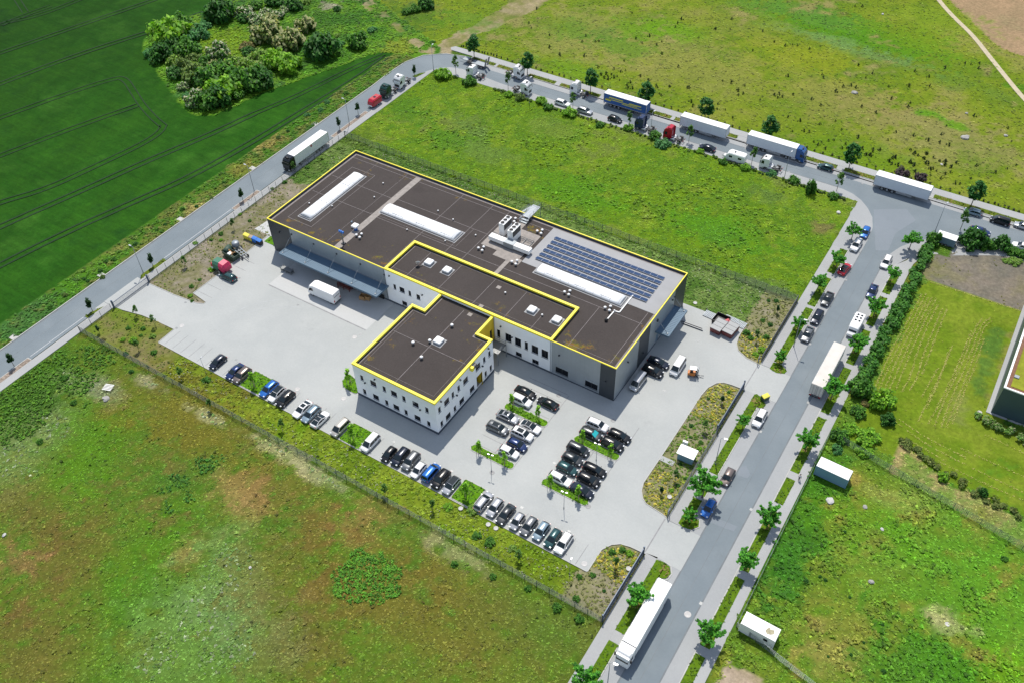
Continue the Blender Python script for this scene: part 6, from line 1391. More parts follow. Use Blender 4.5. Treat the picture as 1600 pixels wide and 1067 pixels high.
# ------------------------------------------------------------------ lorries
def make_tractor(roofline='high'):
    p = proto('tractor_unit')
    mb = MB()
    top = 3.75 if roofline == 'high' else 3.3
    def sec(x, z0, z1, k=1.0): w = 1.24 * k; return [(x, -w, z0), (x, w, z0), (x, w, z1 - .12), (x, w * .93, z1), (x, -w * .93, z1), (x, -w, z1 - .12)]
    mb.loft([sec(2.95, .55, 2.2, .93), sec(2.85, .5, 2.45, .98), sec(2.62, .5, top - .55, .98), sec(2.2, .5, top - .1, .97), sec(1.4, .95, top, .97), sec(.62, .95, top + .05, .96)], True, False)
    part('cab', mb, M['paint'], p)
    mb = MB(); mb.quad((2.90, -1.12, 1.75), (2.90, 1.12, 1.75), (2.66, 1.08, 2.75), (2.66, -1.08, 2.75)); mb.quad((2.905, -1.12, 1.75), (2.67, -1.08, 2.75), (2.60, -1.08, 2.78), (2.85, -1.12, 1.72)); mb.quad((2.905, 1.12, 1.75), (2.85, 1.12, 1.72), (2.60, 1.08, 2.78), (2.67, 1.08, 2.75)); part('windscreen', mb, M['carglass'], p)
    part('sun_visor', MB().box(2.62, 2.86, -1.12, 1.12, 2.78, 2.9, .03), M['black'], p)
    for s in (-1, 1):
        mb = MB(); y = s * 1.232; mb.quad((2.50, y, 1.75), (1.75, y, 1.75), (1.75, y, 2.65), (2.38, y, 2.65)); part('side_window', mb, M['carglass'], p)
        part('wing_mirror', MB().box(2.7, 2.85, min(s * 1.26, s * 1.5), max(s * 1.26, s * 1.5), 1.9, 2.6, .04), M['black'], p)
        part('headlight', MB().box(2.86, 3.0, min(s * .7, s * 1.1), max(s * .7, s * 1.1), .72, .95, .03), M['lamp_clear'], p)
        part('fuel_tank', MB().cyl((-.5, s * .95, .72), (.75, s * .95, .72), .33, .33, 12), M['tank'], p)
        part('mudguard', MB().box(-2.35, -1.15, min(s * .78, s * 1.25), max(s * .78, s * 1.25), 1.02, 1.12, .03), M['black'], p)
        part('side_fairing', MB().box(.35, .62, min(s * 1.14, s * 1.2), max(s * 1.14, s * 1.2), .95, top - .1), M['paint'], p)
        wheel(p, 1.95, s * 1.02, .5, .34); wheel(p, -1.75, s * .95, .5, .56)
    part('grille', MB().box(2.90, 2.98, -.85, .85, .75, 1.55, .03), M['black'], p); part('bumper', MB().box(2.75, 3.02, -1.2, 1.2, .35, .7, .05), M['paint'], p)
    ch = MB()
    for s in (-.45, .45): ch.box(-2.85, 2.6, s - .06, s + .06, .72, .98)
    for x in (-2.8, -1, .3): ch.box(x - .06, x + .06, -.45, .45, .75, .95)
    part('chassis', ch, M['chassis'], p); part('catwalk', MB().box(-.45, .5, -.6, .6, .98, 1.06), M['tank'], p)
    part('fifth_wheel', MB().lathe([(.48, 1.0), (.5, 1.1), (.12, 1.14), (.1, 1.08)], (-1.55, 0, 0), 16), M['steel'], p)
    if roofline == 'high': part('roof_deflector', MB().box(.7, 1.9, -1.05, 1.05, top, top + .22, .1), M['paint'], p)
    part('roof_hatch', MB().box(1.6, 2.05, -.3, .3, top - .02, top + .1 if roofline != 'high' else top + .26, .03), M['black'], p)
    for s in (-1, 1): part('tail_light', MB().box(-2.92, -2.85, min(s * .5, s * .9), max(s * .5, s * .9), .8, .95), M['lamp_red'], p)
    return p
def make_trailer(skin, roof, L=13.6, marks=None, legs=True, ztop=3.95):
    p = proto('semi_trailer'); mb = MB().box(-L / 2, L / 2, -1.26, 1.26, 1.15, ztop, .04); part('box_body', mb, skin, p)
    part('roof_sheet', MB().box(-L / 2 + .05, L / 2 - .05, -1.2, 1.2, ztop - .02, ztop + .02, .01), roof, p)
    fm = MB()
    for s in (-1.27, 1.27): fm.box(-L / 2, L / 2, s - .02, s + .02, 1.08, 1.2); fm.box(-L / 2, L / 2, s - .02, s + .02, ztop - .1, ztop + .01)
    for x in (-L / 2, L / 2):
        for s in (-1.27, 1.27): fm.box(x - .06, x + .06, s - .02, s + .02, 1.1, ztop + .01)
    part('rail', fm, M['tank'], p)
    rd = MB()
    for s in (0, 1): rd.box(-L / 2 - .035, -L / 2, -1.22 + s * 1.23, -.01 + s * 1.23, 1.2, ztop - .08)
    d = part('rear_door', rd, skin, p); lk = MB()
    for y in (-.7, -.15, .15, .7): lk.cyl((-L / 2 - .06, y, 1.25), (-L / 2 - .06, y, ztop - .15), .025, .025, 6)
    part('lock_bar', lk, M['steel'], d)
    ch = MB()
    for s in (-.55, .55): ch.box(-L / 2 + .1, L / 2 - 1, s - .07, s + .07, .85, 1.15)
    part('chassis', ch, M['chassis'], p)
    for s in (-1, 1):
        for x in (-L / 2 + 2.3, -L / 2 + 3.6, -L / 2 + 4.9): wheel(p, x, s * .98, .5, .42)
        part('underrun_guard', MB().box(-L / 2 + 5.8, L / 2 - 3.9, min(s * 1.2, s * 1.24), max(s * 1.2, s * 1.24), .45, .95), M['tank'] if marks != 'blue' else M['chassis'], p)
        if legs: part('landing_leg', MB().box(L / 2 - 3.2, L / 2 - 3.0, s * .7 - .1, s * .7 + .1, .0 if legs == 'down' else .35, 1.1), M['steel'], p)
        part('tail_light', MB().box(-L / 2 - .03, -L / 2, min(s * .7, s * 1.15), max(s * .7, s * 1.15), .75, .95), M['lamp_red'], p)
    part('bumper_bar', MB().box(-L / 2 - .02, -L / 2 + .1, -1.2, 1.2, .5, .62), M['chassis'], p); part('pallet_box', MB().box(-.9, 1.3, -1.18, -.7, .5, .98, .02), M['white'] if marks != 'blue' else M['chassis'], p)
    return p
TRH, TRL = make_tractor('high'), make_tractor('low')
M['blueskin'] = plain('blue_tarpaulin', (0.025, 0.10, 0.32), 0.55, noise=(.4, .08)); M['curtain'] = plain('white_curtain', (0.60, 0.64, 0.70), 0.6, noise=(.6, .05))
TW = make_trailer(M['white'], M['white']); TB = make_trailer(M['blueskin'], M['white'], marks='blue', legs='down'); TC = make_trailer(M['curtain'], M['white'], legs='down'); TO = make_trailer(M['offwhite'], M['offwhite'])
def at_axis(p1, p2, z):
    a, b = Vector(G(*p1, z)), Vector(G(*p2, z)); return (a + b) / 2, math.atan2((b - a).y, (b - a).x)
def rig(px_cab_roof, ang, paint, tr, label, gap=4.1, cabk=TRH):
    """tractor and trailer are coupled: one thing"""
    x, y = G(*px_cab_roof, 3.7); a = R(ang); d = Vector((math.cos(a), math.sin(a)))
    c0 = Vector((x, y)) - d * 1.7
    t = empty('articulated_lorry', label, 'lorry', (c0.x, c0.y, .03), a)
    def cp(o, par, off):
        c = o.copy(); COL.objects.link(c); c.parent = par; c.location = off
        if c.type == 'MESH' and c.data.materials[0] is M['paint']: c.material_slots[0].link = 'OBJECT'; c.material_slots[0].material = PAINTS[paint]
        for k in kids(o):
            q = k.copy(); COL.objects.link(q); q.parent = c
        return c
    for o in kids(cabk): cp(o, t, (0, 0, 0))
    for o in kids(tr): cp(o, t, (-6.25 - .05, 0, 0))
    return t
def tractor(px, ang, paint, label, kind=None, z=3.6):
    x, y = G(*px, z); a = R(ang); d = Vector((math.cos(a), math.sin(a))); c = Vector((x, y)) - d * 1.6
    return dup(kind or TRH, (c.x, c.y, .03), a, label, 'truck', 'tractor units without trailers', PAINTS[paint])
def trailer(px, ang, tr, label): x, y = G(*px, 3.95); return dup(tr, (x, y, .03), R(ang), label, 'trailer', 'parked semi trailers')
rl = rig((449.5, 247.5), -90, 'black', TW, 'white semi trailer lorry with a black cab driving on the west road')
for s in (1,): MB().lathe([(.32, 0), (.32, .02), (.01, .021)], (0, 0, 0), 16).build('red_emblem', M['red'], rl).matrix_local = Matrix.Translation((-6.2, 1.275, 3.45)) @ Matrix.Rotation(R(-90), 4, 'X')
rig((1254, 233), 0, 'cabblue', TC, 'white semi trailer lorry with a bright blue cab on the far road')
o_ = trailer((1295.5, 569), 90, TO, 'dusty off-white semi trailer standing on the right side of the east road'); o_.location = (34.2, 28.4, .03)
tb = trailer((980, 152.5), 0, TB, 'blue semi trailer with yellow stripes parked under a street tree')
mb = MB()
for (x0, x1, z0, z1) in ((-5.2, -.8, 2.9, 3.25), (-6.2, 3.8, 2.35, 2.6), (-1.0, 5.2, 1.95, 2.15), (1.2, 5.0, 2.72, 3.05), (-6.4, -4.6, 1.9, 2.5)): mb.add([(x0, -1.267, z0), (x1, -1.267, z0), (x1 + .3, -1.267, z1), (x0 + .3, -1.267, z1)], [(0, 1, 2, 3)])
s_ = mb.build('stripe', M['binyellow'], tb); s_.location = (0, -.004, 0)
trailer((1102, 189), 0, TC, 'white curtain trailer standing alone between red tractor and caravan'); trailer((1413.5, 282.5), 0, TC, 'white semi trailer standing alone at the junction')
tractor((737, 102), 180, 'white', 'white tractor unit facing left beside the low loader', TRL); tractor((810.5, 105), 0, 'white', 'white tractor unit facing right under a street tree on the far road'); tractor((822, 130), 0, 'white', 'white tractor unit facing right at the green field edge')
tractor((899.5, 129.5), 180, 'white', 'white tractor unit facing left behind the blue trailer'); tractor((1002, 183.5), 180, 'cabnavy', 'navy blue tractor unit facing left in front of the blue trailer'); tractor((1047, 199), 180, 'red', 'red tractor unit facing left beside the white trailer')
tractor((1199, 244), 180, 'white', 'white tractor unit facing left beside the blue cabbed lorry', TRL); tractor((623, 120), -90, 'white', 'white tractor unit facing down the west road'); tractor((601.5, 135), -90, 'cabgreen', 'dark green tractor unit behind the red horse trailer')
# the long white lorry at the lower edge: body and cab fairing run in one
t = empty('box_lorry', 'long white lorry with a flush roof parked at the kerb by the lowest gate', 'lorry', (*G(1003.5, 977, 0.0), .03), R(-90))
a1, a2 = Vector(G(1044, 925, 3.9)), Vector(G(969, 1015, 3.9)); mid_ = Vector(G(1007.5, 963, 3.9)); t.location = (mid_.x, mid_.y, .03)
mb = MB()
def bs(x, z0, z1, k=1.0, r=.06): w = 1.27 * k; return [(x, -w, z0), (x, w, z0), (x, w, z1 - r), (x, w - r, z1), (x, -w + r, z1), (x, -w, z1 - r)]
mb.loft([bs(-7.6, 1.1, 3.9), bs(5.4, 1.1, 3.9)]); mb.build('box_body', M['white'], t)
mb = MB().loft([bs(5.55, .5, 3.82, .98), bs(6.6, .5, 3.80, .98, .12), bs(7.15, .5, 3.55, .97, .3), bs(7.5, .5, 3.0, .94, .2), bs(7.75, .5, 2.0, .9, .2), bs(7.85, .55, 1.3, .86, .2)]); mb.build('cab', M['white'], t)
mb = MB(); mb.quad((7.79, -1.05, 1.9), (7.79, 1.05, 1.9), (7.42, 1.1, 3.15), (7.42, -1.1, 3.15)); mb.build('windscreen', M['carglass'], t); MB().box(5.36, 5.58, -1.15, 1.15, 1.2, 3.7).build('gap_seal', M['black'], t)
MB().box(7.35, 7.75, -1.15, 1.15, 3.2, 3.34, .05).build('sun_visor', M['white'], t)
for s in (-1, 1):
    MB().box(7.3, 7.5, min(s * 1.28, s * 1.55), max(s * 1.28, s * 1.55), 2.1, 3.0, .04).build('wing_mirror', M['black'], t); MB().box(7.72, 7.88, min(s * .65, s * 1.05), max(s * .65, s * 1.05), .8, 1.05, .03).build('headlight', M['lamp_clear'], t)
    q = MB(); y = s * 1.262; q.quad((7.2, y - .02 * s, 1.8), (6.3, y, 1.8), (6.3, y, 2.8), (7.1, y - .02 * s, 2.8)); q.build('side_window', M['carglass'], t); MB().box(-5, 4, min(s * 1.2, s * 1.25), max(s * 1.2, s * 1.25), .45, 1.05).build('side_skirt', M['white'], t)
pw = proto('x')
for s in (-1, 1):
    for x in (6.4, -3.2, -4.6, -5.9): wheel(pw, x, s * .98, .5, .4)
for o_ in kids(pw): c = o_.copy(); COL.objects.link(c); c.parent = t; [(lambda q: (COL.objects.link(q), setattr(q, 'parent', c)))(k.copy()) for k in kids(o_)]
# white step van in the yard
def simple_wheels(t, xs, y, r, w):
    pw = proto('x')
    for s in (-1, 1):
        for x in xs: wheel(pw, x, s * y, r, w)
    for o_ in kids(pw):
        c = o_.copy(); COL.objects.link(c); c.parent = t
        for k in kids(o_): q = k.copy(); COL.objects.link(q); q.parent = c
x, y = G(502, 449, 2.9); t = empty('box_van', 'white delivery van with box body in the shade of the loading canopy', 'van', (x + .4, y, .056), R(180 + 1)); t.scale = (1.15, 1.12, 1.1)
mb = MB().loft([bs(-3.4, .5, 2.95, .84, .1), bs(2.0, .5, 2.95, .84, .1), bs(2.7, .5, 2.7, .83, .2), bs(3.15, .5, 1.7, .8, .2), bs(3.4, .5, 1.2, .76, .2)]); mb.build('body', M['white'], t); MB().box(-3.3, 2.0, -1.0, 1.0, 2.93, 2.98, .02).build('roof_sheet', M['white'], t)
mb = MB(); mb.quad((3.14, -.85, 1.75), (3.14, .85, 1.75), (2.74, .85, 2.62), (2.74, -.85, 2.62)); mb.build('windscreen', M['carglass'], t)
for s in (-1, 1):
    q = MB(); y_ = s * 1.07; q.quad((2.6, y_, 1.5), (1.8, y_, 1.5), (1.8, y_, 2.3), (2.5, y_, 2.3)); q.build('side_window', M['carglass'], t); MB().box(2.5, 2.65, min(s * 1.08, s * 1.3), max(s * 1.08, s * 1.3), 1.6, 2.1, .03).build('wing_mirror', M['black'], t); MB().box(-3.45, -3.4, min(s * .75, s * .98), max(s * .75, s * .98), .8, 1.3).build('tail_light', M['lamp_red'], t)
mb = MB(); mb.box(-3.44, -3.40, -.95, -.02, .7, 2.7); mb.box(-3.44, -3.40, .02, .95, .7, 2.7); d = mb.build('rear_door', M['white'], t); MB().box(-3.46, -3.43, -.8, .8, 1.95, 2.1).build('door_bar', M['steel'], d); MB().box(-3.46, -3.0, -1.0, 1.0, .35, .5).build('bumper', M['black'], t)
simple_wheels(t, (2.3, -2.2), .92, .38, .26)
# camper van and caravan
x, y = G(1339, 503, 2.5); t = empty('camper_van', 'white camper van with dark roof vents under a street tree on the east road', 'camper van', (x, y, .05), R(-90))
mb = MB().loft([bs(-2.9, .45, 2.6, .84, .15), bs(1.4, .45, 2.6, .84, .15), bs(2.0, .45, 2.3, .82, .2), bs(2.5, .45, 1.35, .78, .2), bs(3.0, .5, 1.05, .74, .2)]); mb.build('body', M['white'], t); mb = MB(); mb.quad((2.47, -.8, 1.45), (2.47, .8, 1.45), (2.03, .82, 2.2), (2.03, -.82, 2.2)); mb.build('windscreen', M['carglass'], t)
for a, b in ((-2.2, -.4), (-2.2, .4), (-1.3, -.4), (-1.3, .4), (-.3, -.4), (-.3, .4)): MB().box(a - .25, a + .25, b - .22, b + .22, 2.6, 2.68, .03).build('roof_vent', M['carglass'], t)
for s in (-1, 1): q = MB(); q.quad((1.9, s * 1.075, 1.4), (-2.4, s * 1.075, 1.4), (-2.4, s * 1.075, 2.0), (1.7, s * 1.075, 2.0)); q.build('side_window', M['carglass'], t)
simple_wheels(t, (1.9, -1.9), .92, .35, .24)
x, y = G(1151, 240, 2.4); t = empty('caravan', 'white caravan parked left of a white tractor unit on the far road', 'caravan', (x, y, .05), R(180))
mb = MB().loft([bs(-2.7, .5, 2.4, .84, .25), bs(-2.4, .4, 2.6, .86, .2), bs(1.6, .4, 2.6, .86, .2), bs(2.2, .45, 2.2, .85, .25), bs(2.7, .6, 1.3, .82, .2)]); mb.build('body', M['white'], t); q = MB(); q.quad((2.72, -.8, 1.35), (2.72, .8, 1.35), (2.26, .82, 2.1), (2.26, -.82, 2.1)); q.build('front_window', M['carglass'], t)
for s in (-1, 1):
    q = MB(); y_ = s * 1.1; q.quad((1.6, y_, 1.3), (.7, y_, 1.3), (.7, y_, 1.9), (1.6, y_, 1.9)); q.quad((-.9, y_, 1.3), (-1.9, y_, 1.3), (-1.9, y_, 1.9), (-.9, y_, 1.9)); q.build('side_window', M['carglass'], t)
MB().box(.1, .6, -.3, .3, 2.6, 2.7, .04).build('roof_vent', M['carglass'], t); mb = MB().cyl((2.6, .5, .5), (3.9, 0, .5), .06, .06, 6); mb.cyl((2.6, -.5, .5), (3.9, 0, .5), .06, .06, 6); mb.build('drawbar', M['steel'], t); MB().box(2.75, 3.3, -.6, .6, .5, 1.05, .1).build('gas_locker', M['white'], t); MB().box(.1, .7, 1.08, 1.12, .5, 2.3).build('door', M['white'], t); simple_wheels(t, (-.2,), .98, .34, .22)
# low loader with raised ramps
x, y = G(744, 98, 1.0); t = empty('low_loader', 'grey low loader trailer with two ramps folded up', 'trailer', (x, y, .05), R(180))
mb = MB().box(-3.6, 2.6, -1.25, 1.25, .8, 1.0); mb.box(2.6, 4.4, -1.1, 1.1, 1.2, 1.4); mb.build('deck', M['galv'], t)
for s in (-.75, .75):
    mb = MB().box(-.12, .12, s - .32, s + .32, 0, 2.9, .02); o_ = mb.build('ramp', M['rust'] if s > 9 else M['steel'], t); o_.location = (-3.8, 0, .9); o_.rotation_euler = (0, R(-14), 0)
mb = MB()
for s in (-1.2, 1.2): mb.box(-3.6, 2.6, s - .06, s + .06, .65, 1.08)
mb.build('side_beam', M['chassis'], t); mb = MB(); mb.box(1.2, 2.6, -1, 1, 1.0, 1.25, .04); mb.build('tool_box', M['chassis'], t); simple_wheels(t, (-2.6, -1.7, -.8), 1.0, .38, .3); MB().cyl((4.2, 0, 1.0), (6.2, 0, .8), .09, .09, 6).build('drawbar', M['chassis'], t)
# red horse trailer behind the green tractor unit
x, y = G(584.5, 154, 2.2); t = empty('horse_trailer', 'red horse trailer in front of the dark green tractor unit', 'trailer', (x, y, .05), R(-90))
mb = MB().loft([bs(-2.1, .5, 2.3, .86, .2), bs(1.3, .5, 2.4, .86, .25), bs(1.9, .6, 1.9, .8, .3), bs(2.2, .7, 1.2, .7, .3)]); mb.build('body', PAINTS['red'], t); MB().box(-2.0, 1.2, -.85, .85, 2.33, 2.44, .08).build('roof_sheet', M['red'], t); MB().box(1.95, 2.25, -.8, .8, .6, .95, .05).build('front_panel', M['white'], t); MB().box(-.6, .1, -.4, .4, 2.4, 2.5, .03).build('roof_vent', M['carglass'], t); simple_wheels(t, (-.6, .3), 1.0, .33, .22); MB().cyl((2.0, 0, .5), (3.4, 0, .45), .06, .06, 6).build('drawbar', M['steel'], t)
# small grey box trailer at the junction
x, y = G(1481, 369, 2.3); t = empty('box_trailer', 'small grey box trailer with white roof beside the round shrubs at the junction', 'trailer', (x, y, .05), R(-2))
MB().box(-2.2, 2.2, -1.1, 1.1, .45, 2.3, .03).build('box_body', M['bluegrey'], t); MB().box(-2.22, 2.22, -1.12, 1.12, 2.28, 2.36, .02).build('roof_sheet', M['white'], t); mb = MB().cyl((2.2, .4, .45), (3.6, 0, .45), .06, .06, 6); mb.cyl((2.2, -.4, .45), (3.6, 0, .45), .06, .06, 6); mb.build('drawbar', M['steel'], t); MB().box(-2.24, -2.2, -1.0, 1.0, .5, 2.2).build('rear_door', M['steel'], t); simple_wheels(t, (-.4, .4), 1.08, .32, .2)
# ------------------------------------------------------------------ yard equipment
x, y = G(1083, 582, .8); t = empty('forklift', 'orange forklift with raised grey mast beside the white van', 'forklift', (x, y, .055), R(20))
MB().box(-1.1, .5, -.55, .55, .35, 1.0, .1).build('counterweight', M['orange'], t); MB().box(.3, .8, -.5, .5, .3, .7, .05).build('chassis', M['chassis'], t)
mb = MB()
for a, b in ((-.7, -.48), (-.7, .48), (.55, -.48), (.55, .48)): mb.box(a - .04, a + .04, b - .04, b + .04, .9, 2.15)
mb.build('cage_post', M['chassis'], t); MB().box(-.8, .65, -.55, .55, 2.13, 2.2, .02).build('roof_guard', M['white'], t); MB().box(-.55, -.05, -.3, .3, 1.0, 1.5, .08).build('seat', M['black'], t)
mb = MB()
for s in (-.35, .35): mb.box(.85, .97, s - .05, s + .05, .1, 2.4); mb.box(.98, 1.06, s - .05, s + .05, .1, 2.3)
for z in (.5, 1.4, 2.3): mb.box(.85, .97, -.35, .35, z - .05, z + .05)
mb.build('mast', M['galv'], t)
for s in (-.3, .3): MB().box(1.05, 2.25, s - .06, s + .06, .16, .21).build('fork', M['steel'], t)
simple_wheels(t, (.55, -.75), .5, .27, .2)
t = empty('pallet_truck', 'second grey forklift mast lying beside the orange forklift', 'lift fork', (*G(1090, 586, 0), .055), R(-35))
for s in (-.3, .3): MB().box(-.9, .9, s - .07, s + .07, .1, .18).build('fork', M['steel'], t)
mb = MB().box(-1.1, -.9, -.45, .45, .05, .9, .03); mb.build('carriage', M['chassis'], t)
# agricultural and handling machines by the west bed
x, y = G(345, 410, 2.6); t = empty('baler', 'green and raspberry red covered machine beside the planting bed', 'machine', (x, y, .055), R(0))
mb = MB().loft([[(-1.9, -1.2, .7), (-1.9, 1.2, .7), (-1.9, 1.2, 2.3), (-1.9, .8, 2.8), (-1.9, -.8, 2.8), (-1.9, -1.2, 2.3)], [(.2, -1.25, .6), (.2, 1.25, .6), (.2, 1.25, 2.4), (.2, .85, 3.0), (.2, -.85, 3.0), (.2, -1.25, 2.4)]]); mb.build('housing', M['green'], t)
mb = MB().loft([[(.2, -1.27, .6), (.2, 1.27, .6), (.2, 1.27, 2.42), (.2, .86, 3.03), (.2, -.86, 3.03), (.2, -1.27, 2.42)], [(1.5, -1.25, .6), (1.5, 1.25, .6), (1.5, 1.25, 2.3), (1.5, .8, 2.75), (1.5, -.8, 2.75), (1.5, -1.25, 2.3)], [(1.95, -1.2, .8), (1.95, 1.2, .8), (1.95, 1.2, 1.5), (1.95, .75, 1.8), (1.95, -.75, 1.8), (1.95, -1.2, 1.5)]]); mb.build('tailgate', M['pinkred'], t)
MB().box(-2.9, -1.9, -1.0, 1.0, .6, 1.7, .1).build('front_guard', M['red'], t); MB().cyl((-2.7, 0, .7), (-4.2, 0, .55), .09, .09, 6).build('drawbar', M['chassis'], t); simple_wheels(t, (.2,), 1.3, .62, .4); MB().box(-2.6, -2.0, -1.25, -1.02, .5, .9, .03).build('tool_box', M['white'], t)
x, y = G(361, 396, 1.4); t = empty('skip', 'open dark green skip with timber waste behind the red covered machine', 'skip', (x, y, .055), R(-5))
def skip_mesh(l, w, h, tpr=.35):
    mb = MB(); o_ = [(-l, -w), (l, -w), (l, w), (-l, w)]; b_ = [(-l + tpr, -w), (l - tpr, -w), (l - tpr, w), (-l + tpr, w)]
    mb.loft([[(*p, 0.12) for p in b_], [(*p, h) for p in o_], [(p[0] * .95, p[1] * .92, h) for p in o_], [(p[0] * .93, p[1] * .9, .25) for p in b_]]); return mb
skip_mesh(2.0, 1.0, 1.5).build('skip_body', M['darkgreen'], t)
mb = MB()
for k in range(9): a = random.uniform(-1.3, 1.2); b = random.uniform(-.6, .6); mb.cyl((a, b, 1.1 + .08 * k), (a + random.uniform(-.8, .8), b + random.uniform(-.5, .5), 1.2 + .08 * k), .12, .12, 5)
mb.build('waste_timber', M['wood'], t); MB().box(-.6, .4, -.75, .2, 1.35, 1.55, .05).build('waste_sheet', M['white'], t)
x, y = G(355, 390, 1.2); t = empty('waste_drum', 'dark green half round waste container beside the skip', 'container', (x, y, .055), R(15)); mb = MB().cyl((0, -1.1, .95), (0, 1.1, .95), .85, .85, 16); mb.build('tank', M['darkgreen'], t); mb = MB()
for s in (-.8, .8): mb.box(-.7, .7, s - .08, s + .08, 0, .5)
mb.build('cradle', M['chassis'], t)
x, y = G(369, 383, 1.6); t = empty('water_tank_trailer', 'grey cylindrical tank on a dark frame beside the planting bed', 'tank trailer', (x, y, .055), R(-20))
MB().lathe([(.02, 1.0), (.8, 1.0), (.9, 1.2), (.9, 2.1), (.75, 2.3), (.02, 2.35)], (-.3, 0, 0), 16).build('tank', M['galv'], t); mb = MB().box(-1.2, 1.2, -.9, -.75, .6, .8); mb.box(-1.2, 1.2, .75, .9, .6, .8); mb.box(-1.2, -1.0, -.9, .9, .6, 1.0); mb.box(1.0, 1.2, -.9, .9, .6, .8); mb.build('frame', M['chassis'], t); simple_wheels(t, (0,), 1.05, .4, .28)
x, y = G(376, 394, .8); t = empty('plough', 'grey steel implement frame with tines beside the tank', 'implement', (x, y, .055), R(-15)); mb = MB()
for b in (-.7, 0, .7): mb.box(-1.6, 1.6, b - .08, b + .08, .75, .92)
for a in (-1.5, -.5, .5, 1.5): mb.box(a - .08, a + .08, -.8, .8, .78, .95)
mb.build('frame', M['galv'], t); mb = MB()
for a in (-1.3, -.7, -.1, .5, 1.1): mb.cyl((a, -.7, .8), (a + .25, -.7, .05), .07, .04, 6); mb.cyl((a, .7, .8), (a + .25, .7, .05), .07, .04, 6)
mb.build('tine', M['chassis'], t); simple_wheels(t, (1.9,), .8, .36, .25); MB().cyl((1.6, 0, .8), (3.6, 0, .5), .08, .08, 6).build('drawbar', M['chassis'], t)
def wheelie(px, lid, body, lab, w=.7, grp=None, rz=0, h=1.25):
    x, y = G(*px, 1.0); t = empty('waste_bin', lab, 'bin', (x, y, .055), R(rz), grp); MB().box(-w, w, -.5, .5, .15, h - .1, 0).build('bin_body', body, t)
    mb = MB(); mb.loft([[(-w - .04, -.55, h - .1), (w + .04, -.55, h - .1), (w + .04, .55, h - .1), (-w - .04, .55, h - .1)], [(-w - .04, -.5, h), (w + .04, -.5, h), (w + .04, .4, h + .16), (-w - .04, .4, h + .16)], [(-w, -.1, h + .12), (w, -.1, h + .12), (w, .3, h + .2), (-w, .3, h + .2)]]); mb.build('lid', lid, t)
    for a in (-w + .12, w - .12):
        for b in (-.38, .38): MB().cyl((a, b - .04, .09), (a, b + .04, .09), .09, .09, 8).build('castor', M['black'], t)
wheelie((385.5, 368.5), M['binyellow'], M['binyellow'], 'yellow lidded waste bin, leftmost in the row by the hall corner', .85, 'waste bins by the hall corner'); wheelie((392.5, 371.5), M['sand'], M['binyellow'], 'narrow pale lidded bin between the yellow and the blue bin', .45, 'waste bins by the hall corner')
wheelie((398, 373.5), M['binblue'], M['binblue'], 'first blue lidded waste bin in the row by the hall corner', .75, 'waste bins by the hall corner'); wheelie((405, 377), M['binblue'], M['black'], 'second blue lidded waste bin, nearest the dark hall corner', .7, 'waste bins by the hall corner')
wheelie((1196, 619), M['binyellow'], M['darkgreen'], 'yellow lidded bin on a dark body beside the upper gateway', .75, None, 60, 1.2)
def lidded_skip(px, lab, rz, lift):
    x, y = G(*px, 1.4); t = empty('waste_container', lab, 'skip', (x, y, .055), R(rz), 'red brown waste containers'); skip_mesh(1.9, 1.15, 1.45, .25).build('skip_body', M['rust'], t); mb = MB(); mb.box(-1.95, 1.95, -1.2, 1.2, 1.46, 1.52, .02)
    for a in (-1.9, -.64, .62, 1.88): mb.box(a - .03, a + .03, -1.2, 1.2, 1.5, 1.57)
    mb.build('lid', M['steel'], t); mb = MB()
    for s in (-1.2, 1.2): mb.box(-.5, .5, s - .05, s + .05, .5, .7); mb.cyl((-.9, s, 1.0), (-.9, s * 1.06, 1.0), .09, .09, 8); mb.cyl((.9, s, 1.0), (.9, s * 1.06, 1.0), .09, .09, 8)
    mb.build('lifting_lug', M['steel'], t)
lidded_skip((1123.5, 508), 'red brown waste container with grey lid, left of two', 84, 0); lidded_skip((1142, 513), 'red brown waste container with grey lid, right of two', 84, 0)
x, y = G(1127, 499.5, .7); t = empty('open_container', 'dark open metal container behind the left red brown waste container', 'container', (x, y, .055), R(-4)); skip_mesh(1.6, 1.5, 1.0, .1).build('skip_body', M['black'], t)
for (px, l, rz, lab) in (((1113, 494.5), 1.9, -4, 'grey slatted metal pallet left of the dark open container'), ((1149, 503.5), 2.6, -4, 'grey slatted metal pallet behind the right red brown waste container')):
    x, y = G(*px, .1); mb = MB()
    for k in range(int(l * 2 / .3)): mb.box(-l + k * .3, -l + k * .3 + .2, -1.0, 1.0, .12, .2)
    for s in (-.9, 0, .9): mb.box(-l, l, s - .06, s + .06, 0, .12)
    o_ = mb.build('metal_pallet', M['galv']); o_.location = (x, y, .055); o_.rotation_euler = (0, 0, R(rz)); tag(o_, lab, 'pallet')
x, y = G(1136, 503, .6); t = empty('tipping_cart', 'small red tipping frame between the two red brown waste containers', 'frame', (x, y, .055), R(60)); MB().box(-.7, .7, -.5, .5, .3, .9, .1).build('tray', M['red'], t); mb = MB()
for s in (-.4, .4): mb.box(-.8, .8, s - .05, s + .05, 0, .3)
mb.build('runner', M['steel'], t)
for k, (px, lab) in enumerate((((1081, 507.5), 'upper dark steel beam beside the canopy at the end wall'), ((1082, 510.5), 'lower dark steel beam beside the canopy at the end wall'))):
    x, y = G(*px, .2); mb = MB(); mb.box(-2.4, 2.4, -.12, .12, 0, .06); mb.box(-2.4, 2.4, -.03, .03, .06, .24); mb.box(-2.4, 2.4, -.12, .12, .24, .3); o_ = mb.build('steel_beam', M['steel']); o_.location = (x, y, .055); o_.rotation_euler = (0, 0, R(2)); tag(o_, lab, 'beam')
